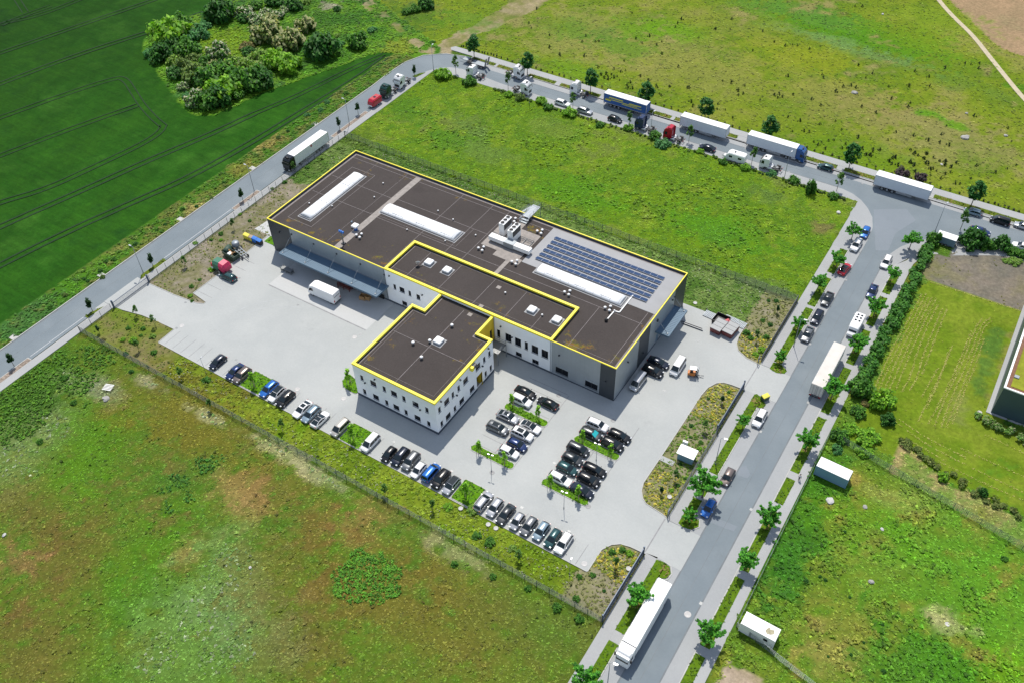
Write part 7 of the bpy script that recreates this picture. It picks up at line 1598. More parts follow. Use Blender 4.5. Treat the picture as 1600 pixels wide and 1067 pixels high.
# goods under the front canopy
for (u, v, s, lab) in ((-63.2, -2.6, .6, 'open timber crate under the loading canopy'), (-62.0, -2.2, .45, 'small timber crate beside the larger one under the loading canopy')):
    t = empty('timber_crate', lab, 'crate', (u, v, .06), R(12)); mb = MB()
    for k in range(4): z = .12 + k * .26; mb.box(-s, s, -s, -s + .05, z, z + .2); mb.box(-s, s, s - .05, s, z, z + .2); mb.box(-s, -s + .05, -s, s, z, z + .2); mb.box(s - .05, s, -s, s, z, z + .2)
    mb.build('boards', M['wood'], t); mb = MB()
    for a in (-s, s):
        for b in (-s, s): mb.box(a - .05, a + .05, b - .05, b + .05, 0, 1.15)
    mb.build('corner_post', M['wood'], t); MB().box(-s, s, -s, s, .08, .14).build('floor', M['wood'], t)
t = empty('steel_rack', 'dark red steel rack with bars under the loading canopy', 'rack', (-69.0, -2.0, .06), R(4)); mb = MB()
for a in (-1.6, 0, 1.6):
    for b in (-.6, .6): mb.box(a - .06, a + .06, b - .06, b + .06, 0, 1.6)
mb.build('upright', M['rust'], t); mb = MB()
for z in (.4, .9, 1.4):
    for b in (-.4, -.1, .2, .5): mb.cyl((-1.9, b, z), (1.9, b, z + .05), .07, .07, 6)
mb.build('bar_stock', M['rust'], t)
t = empty('steel_rack', 'dark grey steel rack by the left end of the loading canopy', 'rack', (-84.6, -4.6, .06), R(0)); mb = MB()
for a in (-1.5, 0, 1.5):
    for b in (-.5, .5): mb.box(a - .06, a + .06, b - .06, b + .06, 0, 1.3)
mb.build('upright', M['steel'], t); mb = MB()
for z in (.4, .9): mb.box(-1.6, 1.6, -.55, .55, z, z + .06)
mb.build('shelf', M['steel'], t)
# cabins and kiosk
def cabin(cx, cy, L, Wd, H, rz, skin, roofm, lab, win=True, name='site_container', dirt=False):
    t = empty(name, lab, 'container', (cx, cy, .1), R(rz)); mb = MB(); mb.box(-L / 2, L / 2, -Wd / 2, Wd / 2, .12, H); mb.build('wall', skin, t)
    rb = MB().box(-L / 2 - .04, L / 2 + .04, -Wd / 2 - .04, Wd / 2 + .04, H - .02, H + .08, .02)
    for k in range(5): rb.box(-L / 2 + .1, L / 2 - .1, -Wd / 2 + .25 + k * .48, -Wd / 2 + .29 + k * .48, H + .07, H + .11)
    rb.build('roof', roofm, t); mb = MB()
    for a in (-L / 2, L / 2):
        for b in (-Wd / 2, Wd / 2): mb.box(a - .07, a + .07, b - .07, b + .07, 0, H + .02)
    mb.box(-L / 2, L / 2, -Wd / 2 - .02, -Wd / 2 + .02, .05, .2); mb.box(-L / 2, L / 2, Wd / 2 - .02, Wd / 2 + .02, .05, .2); mb.build('frame', skin, t); cr = MB()
    for k in range(int(L / .3)): cr.box(-L / 2 + .12 + k * .3, -L / 2 + .2 + k * .3, -Wd / 2 - .025, -Wd / 2 + .01, .22, H - .1)
    cr.build('corrugation', skin, t)
    if win: w_ = MB().box(1.1, 1.8, -Wd / 2 - .05, -Wd / 2 - .02, 1.3, 1.9).build('window', M['frame'], t); MB().box(1.15, 1.75, -Wd / 2 - .055, -Wd / 2 - .045, 1.35, 1.85).build('pane', M['glass'], w_)
    if dirt: MB().prism([(.9, -.3), (1.3, -.7), (1.9, -.5), (2.3, -.1), (2.1, .5), (1.5, .3), (1.3, .6), (1.0, .2)], H + .06, H + .115).build('moss_patch', plain('dry_moss', C(200, 192, 160), .9, noise=(3, .3)), t)
    MB().box(L / 2, L / 2 + .03, -.9, .9, .2, H - .1).build('end_door', skin, t)
    return t
M['lightblue'] = plain('light_blue_sheet', (0.17, 0.30, 0.40), 0.5, noise=(.6, .06))
cabin(43.6, 4.6, 6.0, 2.45, 2.6, -2, M['lightblue'], M['white'], 'light blue container with white roof in the upper east lot', False); cabin(43.8, -32.2, 5.8, 2.4, 2.6, -1, M['white'], M['white'], 'white site cabin with one window and a mossy roof patch', True, 'site_container', True)
x, y = G(1074, 716, 0); t = empty('transformer_kiosk', 'white roofed transformer kiosk in the planted bed', 'kiosk', (17.9, -9.4, .1), R(2)); mb = MB().box(-1.5, 1.5, -1.0, 1.0, 0, 1.9); mb.build('wall', M['lightblue'], t); MB().loft([[(-1.75, -1.2, 1.9), (1.75, -1.2, 1.9), (1.75, 1.2, 1.9), (-1.75, 1.2, 1.9)], [(-1.75, -1.2, 1.98), (1.75, -1.2, 1.98), (1.75, 1.2, 2.12), (-1.75, 1.2, 2.12)]]).build('roof', M['white'], t)
for a in (-.72, .02): MB().box(a, a + .7, -1.03, -1.0, .1, 1.75).build('door', M['lightblue'], t)
tg = Vector(G(1074, 706, 2.0)); t.location = (tg.x, tg.y, .1)
tg = G(1071, 690, 1.0); o_ = MB().box(-.5, .5, -.25, .25, 0, 1.1, .04).build('switch_box', M['white']); o_.location = (*tg, .1); tag(o_, 'small white switch cabinet behind the transformer kiosk', 'cabinet')
slab('side_path', [(14.4, -8.6), (17.2, -8.6), (17.2, -7.4), (14.4, -7.4)], .09, M['paver'])
# small things in the fields
def rock(px, r, mat, lab, cat='debris', name='rubble', grp=None):
    x, y = G(*px); bm = bmesh.new(); bmesh.ops.create_icosphere(bm, subdivisions=2, radius=r)
    for v in bm.verts: v.co = Vector((v.co.x * 1.2, v.co.y, v.co.z * .55)) * (0.8 + .4 * random.random())
    me = bpy.data.meshes.new(name); bm.to_mesh(me); bm.free(); me.materials.append(mat); o = bpy.data.objects.new(name, me); COL.objects.link(o); o.location = (x, y, .15); o.rotation_euler = (0, 0, random.random() * 6); tag(o, lab, cat, grp)
x, y = G(170, 607); t = empty('timber_pallet', 'pale slatted pallet lying in the brown rough grassland', 'pallet', (x, y, .35), R(20)); mb = MB()
for k in range(5): mb.box(-1.0, 1.0, -.8 + k * .36, -.62 + k * .36, .1, .16)
mb.build('slats', M['white'], t); mb = MB()
for a in (-.9, 0, .9): mb.box(a - .06, a + .06, -.8, .85, 0, .1)
mb.build('bearer', M['stake'], t)
rock((166, 623), .7, M['concrete'], 'grey sheet of rubble below the pale pallet'); rock((7, 836), .35, M['cover'], 'small pale stone at the left picture edge'); rock((391, 887), .25, M['cover'], 'single white scrap in the silvery grass'); rock((1335, 146), .8, M['concrete'], 'rounded boulder in the far meadow, left of the smaller ones'); rock((1508, 216), 1.0, M['concrete'], 'large grey boulder in the far meadow'); rock((1510, 178), .4, M['concrete'], 'small pale stone in the far meadow above the large boulder'); rock((1571, 213), .5, M['concrete'], 'upright grey stone near the right edge of the far meadow')
rock((1297, 783), .7, M['cover'], 'pile of white rubbish sacks in the east lot'); rock((1351, 792), .4, M['concrete'], 'grey scrap heap in the east lot'); rock((1378, 827), .3, M['cover'], 'white scrap among pale weeds in the east lot'); rock((1361, 909), .4, M['concrete'], 'small grey scrap in the middle of the east lot'); rock((1379, 23), .4, M['cover'], 'white scrap in the upper meadow'); rock((1471, 258), .35, M['cover'], 'white scrap among dark weeds near the far footway'); rock((1310, 333), .5, M['cover'], 'flat pale slab in the green field corner')
# person walking on the east footway
def person():
    x, y = G(1249.5, 746, .8)
    sk = {'pelvis': (0, 0, .95, .135), 'waist': (0, .01, 1.1, .12), 'chest': (0, .02, 1.32, .145), 'neck': (0, .02, 1.5, .055), 'head0': (0, .0, 1.58, .075), 'head1': (0, -.01, 1.67, .1), 'head2': (0, 0, 1.76, .07)}
    V_, E_, Rd = [], [], []
    def add(p, r, par=None):
        V_.append(p); Rd.append(r)
        if par is not None: E_.append((par, len(V_) - 1))
        return len(V_) - 1
    pe = add((0, 0, .95), .13); wa = add((0, .01, 1.12), .12, pe); ch = add((0, .02, 1.34), .15, wa); nk = add((0, .01, 1.5), .055, ch); h0 = add((0, -.01, 1.6), .08, nk); h1 = add((0, -.015, 1.69), .1, h0); add((0, 0, 1.78), .06, h1); add((0, -.12, 1.64), .018, h0)
    for s, st in ((-1, .22), (1, -.22)):
        hp = add((s * .1, 0, .9), .1, pe); kn = add((s * .11, -st * .7, .5), .065, hp); an = add((s * .11, -st * .9 + (.12 if st < 0 else 0), .1), .045, kn); add((s * .11, -st * .9 - .14 + (.12 if st < 0 else 0), .05), .04, an)
        sh = add((s * .19, .02, 1.42), .065, ch); el = add((s * .24, .04 + st * .4, 1.14), .045, sh); wr = add((s * .25, st * .7 - .06, .93), .032, el); pa = add((s * .25, st * .75 - .09, .86), .036, wr)
        for k in range(4): f1 = add((s * .25 + (k - 1.5) * .012, st * .75 - .12 + k * .018, .80), .010, pa); add((s * .245 + (k - 1.5) * .012, st * .75 - .13 + k * .018, .755 + .006 * abs(k - 1.5)), .008, f1)
        add((s * .22, st * .75 - .13, .84), .010, pa)
    me = bpy.data.meshes.new('person'); me.from_pydata(V_, E_, []); me.materials.append(M['skin'])
    o = bpy.data.objects.new('person', me); COL.objects.link(o); o.location = (x, y, .13); o.rotation_euler = (0, 0, R(15))
    m = o.modifiers.new('skin', 'SKIN'); o.modifiers.new('sub', 'SUBSURF').levels = 1
    for i, r in enumerate(Rd): me.skin_vertices[0].data[i].radius = (r, r)
    me.skin_vertices[0].data[pe].use_root = True
    tag(o, 'person in a white top walking on the east footway', 'person')
    def lim(name, pts, mat):
        mb = MB(); [mb.cyl(a, b, r0, r1, 10) for a, b, r0, r1 in pts]; q = mb.build(name, mat, o)
    lim('top', [((0, .01, .98), (0, .02, 1.4), .155, .175), ((0, .02, 1.4), (0, .015, 1.5), .175, .07)] + [((s * .17, .02, 1.43), (s * .24, .04 - s * .09, 1.16), .085, .06) for s in (-1, 1)], M['cloth_white'])
    lim('trousers', [((0, 0, .86), (0, .01, 1.0), .16, .155)] + [((s * .1, 0, .93), (s * .11, s * .154, .5), .115, .08) for s in (-1, 1)] + [((s * .11, s * .154, .5), (s * .11, s * .198 + (.12 if s > 0 else 0), .12), .08, .06) for s in (-1, 1)], M['cloth_dark'])
    mb = MB().lathe([(.105, -.03), (.12, .03), (.11, .09), (.06, .135), (.01, .145)], (0, .015, 1.68), 12); mb.build('hair', M['hair'], o)
person()
# ------------------------------------------------------------------ trees, shrubs, hedges
def brighten(k, L): return [tuple(v * k for v in c) for c in L]
def me_obj(name, me, par): o = bpy.data.objects.new(name, me); o.parent = par; PROTO.append(o); return o
def trunk_mb(h, r, branches, lean=.05, start=.55):
    mb = MB(); pts = [(0, 0, -.1, r * 1.25), (lean * .3, 0, h * .35, r), (lean, lean * .5, h * .75, r * .7), (lean, lean, h, r * .3)]
    for a, b in zip(pts, pts[1:]): mb.cyl(a[:3], b[:3], a[3], b[3], 8, True, True)
    for (z, ang, ln, dz, rr) in branches:
        a = R(ang); p0 = Vector((lean * z / h, 0, z)); p1 = p0 + Vector((math.cos(a) * ln * .55, math.sin(a) * ln * .55, dz * .5)); p2 = p0 + Vector((math.cos(a) * ln, math.sin(a) * ln, dz))
        mb.cyl(p0, p1, rr, rr * .7, 6); mb.cyl(p1, p2, rr * .7, rr * .3, 6)
    return mb
G_STREET = brighten(2.4, [C(52, 112, 30), C(70, 135, 34), C(88, 155, 40), C(40, 92, 26), C(60, 122, 34)])
G_DARK = brighten(2.7, [C(36, 84, 34), C(28, 70, 32), C(50, 100, 44), C(44, 92, 36)])
G_SAP = brighten(1.4, [C(84, 130, 50), C(70, 115, 44), C(100, 145, 60)])
G_LIME = brighten(1.9, [C(120, 170, 40), C(100, 155, 36), C(138, 185, 55), C(86, 140, 34)])
def tree_street(seed, R_=2.4, H_=5.6):
    """open maple-like crown on several spreading limbs"""
    random.seed(seed); p = proto('street_tree'); br, bl = [], []
    n = 9
    for k in range(n):
        a = 360 / n * k + random.uniform(-16, 16); ln = R_ * random.uniform(.62, 1.02); z = H_ * random.uniform(.36, .52); dz = H_ * random.uniform(.10, .34)
        br.append((z, a, ln * .95, dz, .055))
        for t in (.32, .5, .68, .86, 1.0):
            j = lambda: random.uniform(-.22, .22)
            c = (math.cos(R(a)) * ln * t + j(), math.sin(R(a)) * ln * t + j(), z + dz * t + .15 + j()); s = (.58 - .26 * t) * R_ / 2.4 * random.uniform(.75, 1.25); bl.append((*c, s, s, s * .7))
    for k in range(17):
        a = random.uniform(0, 360); rr = R_ * .62 * math.sqrt(random.random()); s = random.uniform(.32, .56); bl.append((math.cos(R(a)) * rr, math.sin(R(a)) * rr, H_ * (random.uniform(.56, .98) - .12 * rr / R_), s, s, s * .8))
    part('trunk', trunk_mb(H_ * .85, .10, br), M['bark'], p); me_obj('crown', foliage('crown', bl, 50, .17, G_STREET, up=.9, shell=.2), p)
    return p
def tree_oval(seed, H_=8.2, R_=2.3):
    random.seed(seed); p = proto('street_tree'); bl = []
    for k in range(46):
        z = random.random(); prof = math.sin(math.pi * min(1, z * .82 + .16)) ** .7; a = random.uniform(0, 6.28); rr = R_ * prof * random.uniform(.45, .95); s = random.uniform(.5, .8)
        bl.append((math.cos(a) * rr, math.sin(a) * rr, H_ * .36 + z * H_ * .56, s, s, s))
    part('trunk', trunk_mb(H_ * .8, .11, [(H_ * (.34 + .05 * k), 70 * k, 1.2, .9, .05) for k in range(8)]), M['bark'], p); me_obj('crown', foliage('crown', bl, 44, .25, G_DARK, up=.6, shell=.4), p)
    return p
def tree_thin(seed, H_=6.0, R_=1.0, cols=G_SAP, per=26):
    random.seed(seed); p = proto('young_tree'); bl = []; br = []
    for k in range(17):
        z = random.random(); a = random.uniform(0, 6.28); rr = R_ * (1 - .55 * z) * random.uniform(.4, 1.0); s = random.uniform(.28, .5); bl.append((math.cos(a) * rr, math.sin(a) * rr, H_ * .45 + z * H_ * .5, s, s, s * 1.1)); br.append((H_ * .42 + z * H_ * .42, math.degrees(a), rr, .4, .025))
    part('trunk', trunk_mb(H_ * .92, .06, br), M['bark'], p); me_obj('crown', foliage('crown', bl, per, .19, cols, up=.6, shell=.3), p)
    return p
def tree_staked(seed, H_=4.0, R_=.62):
    random.seed(seed); p = proto('staked_tree'); bl = []; br = []
    for k in range(15):
        z = random.random(); a = random.uniform(0, 6.28); rr = R_ * (1 - .6 * z) * random.uniform(.35, 1.0); s = random.uniform(.24, .40); bl.append((math.cos(a) * rr, math.sin(a) * rr, H_ * .42 + z * H_ * .56, s, s, s * 1.15)); br.append((H_ * .4 + z * H_ * .4, math.degrees(a), rr, .35, .02))
    part('trunk', trunk_mb(H_ * .9, .05, br), M['bark'], p); me_obj('crown', foliage('crown', bl, 24, .15, G_LIME, up=.7, shell=.3), p)
    for k in range(3):
        a = R(120 * k + 20); part('stake', MB().cyl((math.cos(a) * .5, math.sin(a) * .5, 0), (math.cos(a) * .42, math.sin(a) * .42, 1.7), .045, .045, 6), M['stake'], p)
    mb = MB()
    for k in range(3):
        a, b = R(120 * k + 20), R(120 * k + 140); mb.cyl((math.cos(a) * .43, math.sin(a) * .43, 1.55), (math.cos(b) * .43, math.sin(b) * .43, 1.55), .03, .03, 5)
    part('tie', mb, M['stake'], p)
    return p
def bush_proto(seed, cols, per=62, n=24, tips=None, size=.30, flat=.75, name='bush'):
    """unit bush: radius 1, standing on the ground"""
    random.seed(seed); p = proto(name); bl = []
    for k in range(n):
        a = random.uniform(0, 6.28); rr = math.sqrt(random.random()) * .78; z = flat * (1 - rr * rr * .8) * random.uniform(.3, 1.0); s = random.uniform(.20, .36); bl.append((math.cos(a) * rr, math.sin(a) * rr, z, s, s, s * .85))
    me_obj('foliage', foliage('foliage', bl, per, size * .33, brighten(1.85, cols), up=.7, shell=.45, tips=tips), p)
    part('stem', MB().cyl((0, 0, -.05), (.02, .02, flat * .7), .05, .02, 6).cyl((0, 0, .1), (.3, .2, flat * .5), .03, .012, 5).cyl((0, 0, .1), (-.25, .25, flat * .5), .03, .012, 5), M['bark'], p)
    return p
TS = [tree_street(k, 2.4, 5.6) for k in (1, 2, 3)]; TO_ = [tree_oval(k) for k in (4, 5)]; TT = [tree_thin(k) for k in (6, 7)]; TP = [tree_thin(k, 4.2, .55, [C(60, 105, 50), C(48, 92, 46)], 30) for k in (8, 9)]; TK = [tree_staked(k) for k in (10, 11)]
for i, px in enumerate(WTREE):
    big = {6: 1.28, 4: .58, 5: .62, 7: .6, 3: .72, 8: 1.0, 9: 1.05}.get(i, .85)
    lab = ['nearest the rounded corner of the green field', 'behind the white car of the east road', 'just below the red coupe', 'left of the three dark cars in line', 'in the small island at the upper gateway', 'opposite the white kiosk bed gate, below the yellow bin', 'broad and largest, over the blue hatchback', 'in the tip of the verge at the lower gateway', 'beside the rear of the long white lorry', 'at the lower picture edge left of the long white lorry'][i]
    dup(TS[i % 3], (*G(*px), .1), random.uniform(0, 6.28), 'bright green street tree ' + lab, 'tree', 'street trees along the east road', None, big)
for i, px in enumerate(ETREE):
    lab = ['at the junction, topmost on the right side', 'right of the white pickup like car', 'over the navy saloon', 'over the camper van', 'covering the cab end of the off-white lorry', 'opposite the white car below the yellow bin', 'at the right kerb below the walking person', 'opposite the lower gateway', 'beside the white site cabin'][i]
    dup(TS[(i + 1) % 3], (*G(*px), .1), random.uniform(0, 6.28), 'bright green street tree on the right verge ' + lab, 'tree', 'street trees along the east road', None, [1.0, .8, .95, .95, 1.05, .95, .98, .9, 1.0][i])
for i, (px, s, lab) in enumerate((((741, 91), .95, 'above the low loader'), ((824, 118), .95, 'above two white tractor units'), ((922.5, 146), .97, 'between white tractor unit and blue trailer'), ((1008, 168), 1.0, 'at the end of the blue trailer'), ((1100, 192), .98, 'behind the white curtain trailer'), ((1198, 222), 1.0, 'behind the blue cabbed lorry'), ((1326, 264), .93, 'left of the junction trailer'), ((1516.6, 323), .95, 'over the pale blue hatchback'))):
    dup(TO_[i % 2], (*G(*px), .1), random.uniform(0, 6.28), 'dark green oval street tree on the far footway ' + lab, 'tree', 'oval street trees along the far road', None, s)
for i, (px, s, lab) in enumerate((((712.5, 116), 1.05, 'left of the white tractor unit beside the low loader'), ((794, 140), .95, 'left of two white tractor units'), ((895, 170), .9, 'between the two pale estates'), ((983, 199), .85, 'in front of the blue trailer'), ((1076, 222.5), .95, 'in front of the white curtain trailer'), ((1174, 257.5), .95, 'between caravan and white tractor unit'), ((1307, 299), 1.0, 'at the corner of the green field'), ((1500, 360), 1.1, 'beside the small grey box trailer'))):
    dup(TT[i % 2], (*G(*px), .05), random.uniform(0, 6.28), 'slender pale green young tree ' + lab, 'tree', 'young trees along the near side of the far road', None, s)
for i, (px, lab) in enumerate((((531, 203), 'in the cobble bed behind the white lorry, lower one'), ((560, 180), 'in the cobble bed behind the white lorry, upper one'), ((648, 121), 'beside the white tractor unit at the bend'), ((380, 315), 'in the cobble bed nearest the hall'), ((239.5, 417), 'in the planted verge above the west gate'), ((145, 487), 'in the planted verge below the west gate'), ((22.5, 572), 'in the cobble bed at the left picture edge'))):
    dup(TP[i % 2], (*G(*px), .1), random.uniform(0, 6.28), 'small slim street sapling ' + lab, 'tree', 'saplings along the west road', None, .95)
for i, (px, s, lab) in enumerate((((748, 709), 1.0, 'at the left end of the lowest island, left block'), ((788, 726), .95, 'at the right end of the lowest island, left block'), ((800.6, 637), 1.0, 'beside the white sport utility car, left block'), ((841, 655), 1.0, 'below the black saloon near the hall corner'), ((909, 694), 1.0, 'beside the car with the turquoise screen cover'), ((953, 715), .95, 'in the middle island below the black sport utility car'), ((859, 762), 1.0, 'at the left end of the lowest island, right block'), ((903, 779), 1.0, 'at the right end of the lowest island, right block'),
    ((397.5, 606), 1.1, 'in the first island of the long row'), ((552, 687), 1.1, 'in the second island of the long row'), ((729, 776), 1.1, 'in the third island of the long row'), ((547, 601), 1.15, 'in the round island at the office corner'))):
    dup(TK[i % 2], (*G(*px), .12), random.uniform(0, 6.28), 'lime green staked young tree ' + lab, 'tree', 'staked young trees in the car park', None, s)
SAPL = [((156, 521), 'by the west footway corner'), ((215, 495), 'beside the yard entrance, grey mulch below'), ((243, 510), 'nearest the first empty bays'), ((217, 547), 'near the long fence below the empty bays'), ((290, 417), 'beside the west gate fence'), ((366, 359), 'above the machines'), ((285, 590), 'below the leftmost car of the row'), ((441.6, 672), 'below the white saloon of the row'), ((602, 772), 'below the black hatchbacks'), ((676, 797), 'below the third island'), ((810, 875), 'below the silver cars'), ((1127, 630), 'at the top of the kiosk bed'), ((1100, 674), 'in the middle of the kiosk bed'), ((1055, 750), 'below the kiosk'), ((1033, 772), 'at the lower end of the kiosk bed'), ((961, 886), 'in the lowest bed beside the gate'), ((1214, 490), 'in the grey bed by the dark fence'), ((1181, 533), 'at the upper gateway bed'), ((460, 270), 'left of the hall'), ((330, 640), 'along the strip, beside the fence')]
for i, (px, lab) in enumerate(SAPL):
    dup(TP[i % 2] if i in (0, 11, 14, 16) else TT[i % 2], (*G(*px), .05), random.uniform(0, 6.28), 'thin young planting bed tree ' + lab, 'tree', 'thin young trees in the planting beds', None, (.62, .62, .58))
# copse
BP = {'dark': bush_proto(21, [C(50, 100, 34), C(38, 84, 30), C(66, 120, 40)]), 'green': bush_proto(22, [C(66, 116, 34), C(50, 98, 30), C(90, 140, 44)]), 'light': bush_proto(23, [C(110, 150, 52), C(90, 132, 46), C(130, 160, 70)], tips=(C(165, 185, 110), .25)),
      'teal': bush_proto(24, [C(70, 128, 70), C(56, 112, 60), C(90, 144, 84)], flat=.5), 'white': bush_proto(25, [C(80, 124, 54), C(62, 106, 46), C(105, 142, 64)], tips=(C(235, 235, 205), .6)), 'cream': bush_proto(26, [C(92, 118, 58), C(74, 104, 48), C(120, 138, 70)], tips=(C(222, 222, 160), .5)),
      'olive': bush_proto(27, [C(94, 122, 56), C(78, 108, 48), C(110, 134, 64)]), 'brown': bush_proto(28, [C(120, 118, 66), C(96, 108, 54)], tips=(C(170, 140, 90), .3)), 'lime': bush_proto(29, [C(104, 152, 30), C(84, 134, 28), C(126, 170, 44)]), 'purple': bush_proto(30, [C(72, 58, 70), C(90, 72, 84), C(60, 66, 50)])}
BL_ = {'dark': 'dense dark green bush', 'green': 'mid green leafy bush', 'light': 'pale green bush with light tips', 'teal': 'low blue green shrub', 'white': 'bush covered in white blossom', 'cream': 'large bush with cream yellow blossom', 'olive': 'dull olive bush', 'brown': 'brownish flowering bush', 'lime': 'bright lime green bush', 'purple': 'dark purple leaved bush'}
def bush(kind, px, rpx, where, grp, hs=1.0, name=None):
    # px: middle of the crown in the photograph, rpx its half width
    x, y = G(px[0], px[1], min(1.2, rpx * .07))
    d = (Vector((x, y, 1.2)) - CAM).length; r = rpx * d / F_PX
    return dup(BP[kind], (x, y, -.05), random.uniform(0, 6.28), BL_[kind] + ' ' + where, 'bush', grp + ', ' + BL_[kind], None, (r * 1.1, r * 1.1, r * 1.2 * hs))
cz = 5.927
for (cx, cy, r, k) in ((740, 150, 105, 'dark'), (690, 160, 70, 'green'), (815, 130, 55, 'white'), (960, 110, 60, 'white'), (950, 180, 45, 'dark'), (1060, 60, 50, 'green'), (1070, 185, 65, 'white'), (1150, 140, 55, 'white'), (1200, 190, 65, 'cream'), (1270, 140, 50, 'white'), (1240, 22, 60, 'dark'), (250, 240, 60, 'green'), (370, 240, 80, 'green'), (470, 250, 50, 'light'), (560, 240, 60, 'teal'), (530, 335, 70, 'teal'), (585, 330, 32, 'dark'), (285, 350, 125, 'lime'), (200, 335, 70, 'teal'), (90, 505, 60, 'teal'), (195, 520, 80, 'dark'), (205, 465, 55, 'white'), (300, 440, 70, 'dark'), (430, 480, 90, 'green'), (320, 570, 60, 'light'), (330, 690, 65, 'dark'), (320, 670, 55, 'white'), (400, 640, 70, 'olive'), (500, 560, 60, 'olive'), (720, 510, 85, 'white'), (600, 570, 50, 'green'), (990, 430, 55, 'brown'), (1000, 490, 50, 'dark'), (1170, 340, 105, 'cream'), (1290, 400, 60, 'cream'), (1100, 540, 70, 'light'), (1150, 560, 45, 'dark'), (1240, 580, 90, 'lime'), (520, 720, 90, 'olive'), (640, 760, 100, 'green'), (760, 690, 90, 'green'), (860, 640, 80, 'light'), (960, 620, 70, 'light'), (1080, 650, 70, 'light'), (780, 870, 115, 'lime'), (900, 790, 110, 'green'), (1040, 770, 110, 'green'), (1130, 770, 80, 'dark'), (390, 810, 45, 'white'), (520, 940, 80, 'white'), (620, 960, 85, 'green'), (720, 930, 95, 'dark'), (440, 885, 40, 'teal'), (690, 620, 55, 'cream'), (880, 880, 60, 'green')):
    bush(k, (cx / cz + 220, cy / cz), r / cz * 1.3, 'in the wild copse beside the crop field', 'copse bushes', 1.25 if r > 65 else 1.0)
for (cx, cy, r, k) in ((290, 370, 115, 'cream'), (290, 330, 80, 'cream'), (320, 60, 65, 'dark'), (410, 230, 85, 'cream'), (240, 85, 40, 'white'), (155, 20, 60, 'dark'), (420, 20, 40, 'light'), (560, 440, 140, 'dark'), (850, 360, 88, 'green'), (680, 300, 25, 'light'), (675, 80, 32, 'dark'), (270, 560, 110, 'lime'), (150, 540, 70, 'lime'), (50, 640, 80, 'dark'), (50, 490, 50, 'brown'), (1250, 105, 40, 'green'), (1320, 80, 50, 'green'), (1420, 50, 65, 'dark'), (1390, 30, 45, 'white'), (700, 370, 45, 'teal'), (970, 250, 40, 'teal')):
    bush(k, (cx / 5.333 + 400, cy / 5.333), r / 5.333, 'in the scrub between crop field and dirt track', 'scrub bushes', 1.25 if r > 60 else 1.0)
# roadside bushes and hedges
for (px, r, k) in (((692, 117), 13, 'lime'), ((733, 128), 11, 'green'), ((846, 158), 9, 'lime'), ((856, 168), 8, 'green'), ((812, 153), 8, 'olive'), ((890, 177), 11, 'lime'), ((937, 196), 7, 'green'), ((982, 200), 8, 'lime'), ((1023, 213), 10, 'green'), ((1036, 223), 12, 'teal'), ((1094, 237), 6, 'lime'), ((1130, 253), 7, 'green'), ((1302, 307), 8, 'green'), ((1205, 270), 8, 'teal'), ((1240, 282), 9, 'green'), ((1165, 262), 8, 'lime'), ((795, 148), 7, 'lime')): bush(k, px, r, 'on the edge of the green field along the far road', 'roadside bushes', 1.1)
dup(BP['green'], (*G(1266, 303), 0), 0, 'tall columnar dark bush on the far edge of the green field', 'bush', None, None, (1.5, 1.5, 5.0))
for (px, r, k, w, hs) in (((1458, 378), 11, 'green', 'round topmost shrub of the hedge beside the grey trailer', 1.9), ((1519, 377), 18, 'dark', 'biggest round shrub behind the navy saloon', 1.4), ((1543, 384), 12, 'green', 'medium shrub right of the biggest round shrub', 1.2), ((1565, 384), 13, 'dark', 'upright shrub casting a shadow on the gravel', 1.5), ((1582, 394), 9, 'green', 'small shrub right of the upright one', 1.1), ((1596, 397), 9, 'green', 'small shrub at the right picture edge', 1.1), ((1588, 408), 9, 'light', 'low pale shrub in front of the small shrubs', .7), ((1574, 407), 6, 'light', 'lowest pale shrub at the gravel edge', .7), ((1410, 269), 10, 'purple', 'left one behind the white trailer', 1.0), ((1439, 277), 9, 'purple', 'right one behind the white trailer', 1.0),
    ((1345, 605), 19, 'green', 'large shrub at the lower end of the hedge', 1.4), ((1378, 624), 20, 'lime', 'on the lawn corner beside the hedge', 1.2), ((1342, 643), 12, 'green', 'beside the footway below the hedge', 1.1), ((1388, 655), 11, 'dark', 'casting a round shadow beside the lawn', 1.4), ((1313, 681), 14, 'green', 'beside the footway above the light blue container', 1.2), ((1307, 700), 9, 'teal', 'right above the light blue container', 1.2), ((1357, 680), 18, 'lime', 'in the middle of the leafy patch above the container', .8), ((1352, 703), 12, 'lime', 'at the lower end of the leafy patch', .8), ((1330, 667), 12, 'lime', 'at the left side of the leafy patch', .8), ((1354, 628), 7, 'brown', 'small and dry between the shrubs at the hedge end', 1.1), ((1473, 745), 8, 'lime', 'on the dry strip below the lawn', 1.5), ((1536, 770), 7, 'dark', 'with a bare leaning stem on the dry strip', 1.8)):
    o = bush(k, px, r, '', 'x', hs); o['label'] = BL_[k] + ', ' + w; del o['group']
def hedge(name, poly_pts, w, h, n, cols, label, tips=None, sz=.26):
    L = smooth_poly(GP(poly_pts) if isinstance(poly_pts[0][0], (int,)) and abs(poly_pts[0][0]) > 130 else poly_pts, False, 1); bl = []
    for i in range(n):
        t = i / (n - 1) * (len(L) - 1); j = min(int(t), len(L) - 2); f = t - j; x = L[j][0] * (1 - f) + L[j + 1][0] * f; y = L[j][1] * (1 - f) + L[j + 1][1] * f
        s = random.uniform(.55, .95) * w * .36; bl.append((x + random.uniform(-.5, .5) * w * .7, y + random.uniform(-.5, .5) * w * .7, h * random.uniform(.35, .78), s, s, h * .32))
    t = bpy.data.objects.new(name, foliage('foliage', bl, 85, sz, brighten(1.7, cols), up=.7, shell=.4, tips=tips)); COL.objects.link(t); tag(t, label, 'hedge')
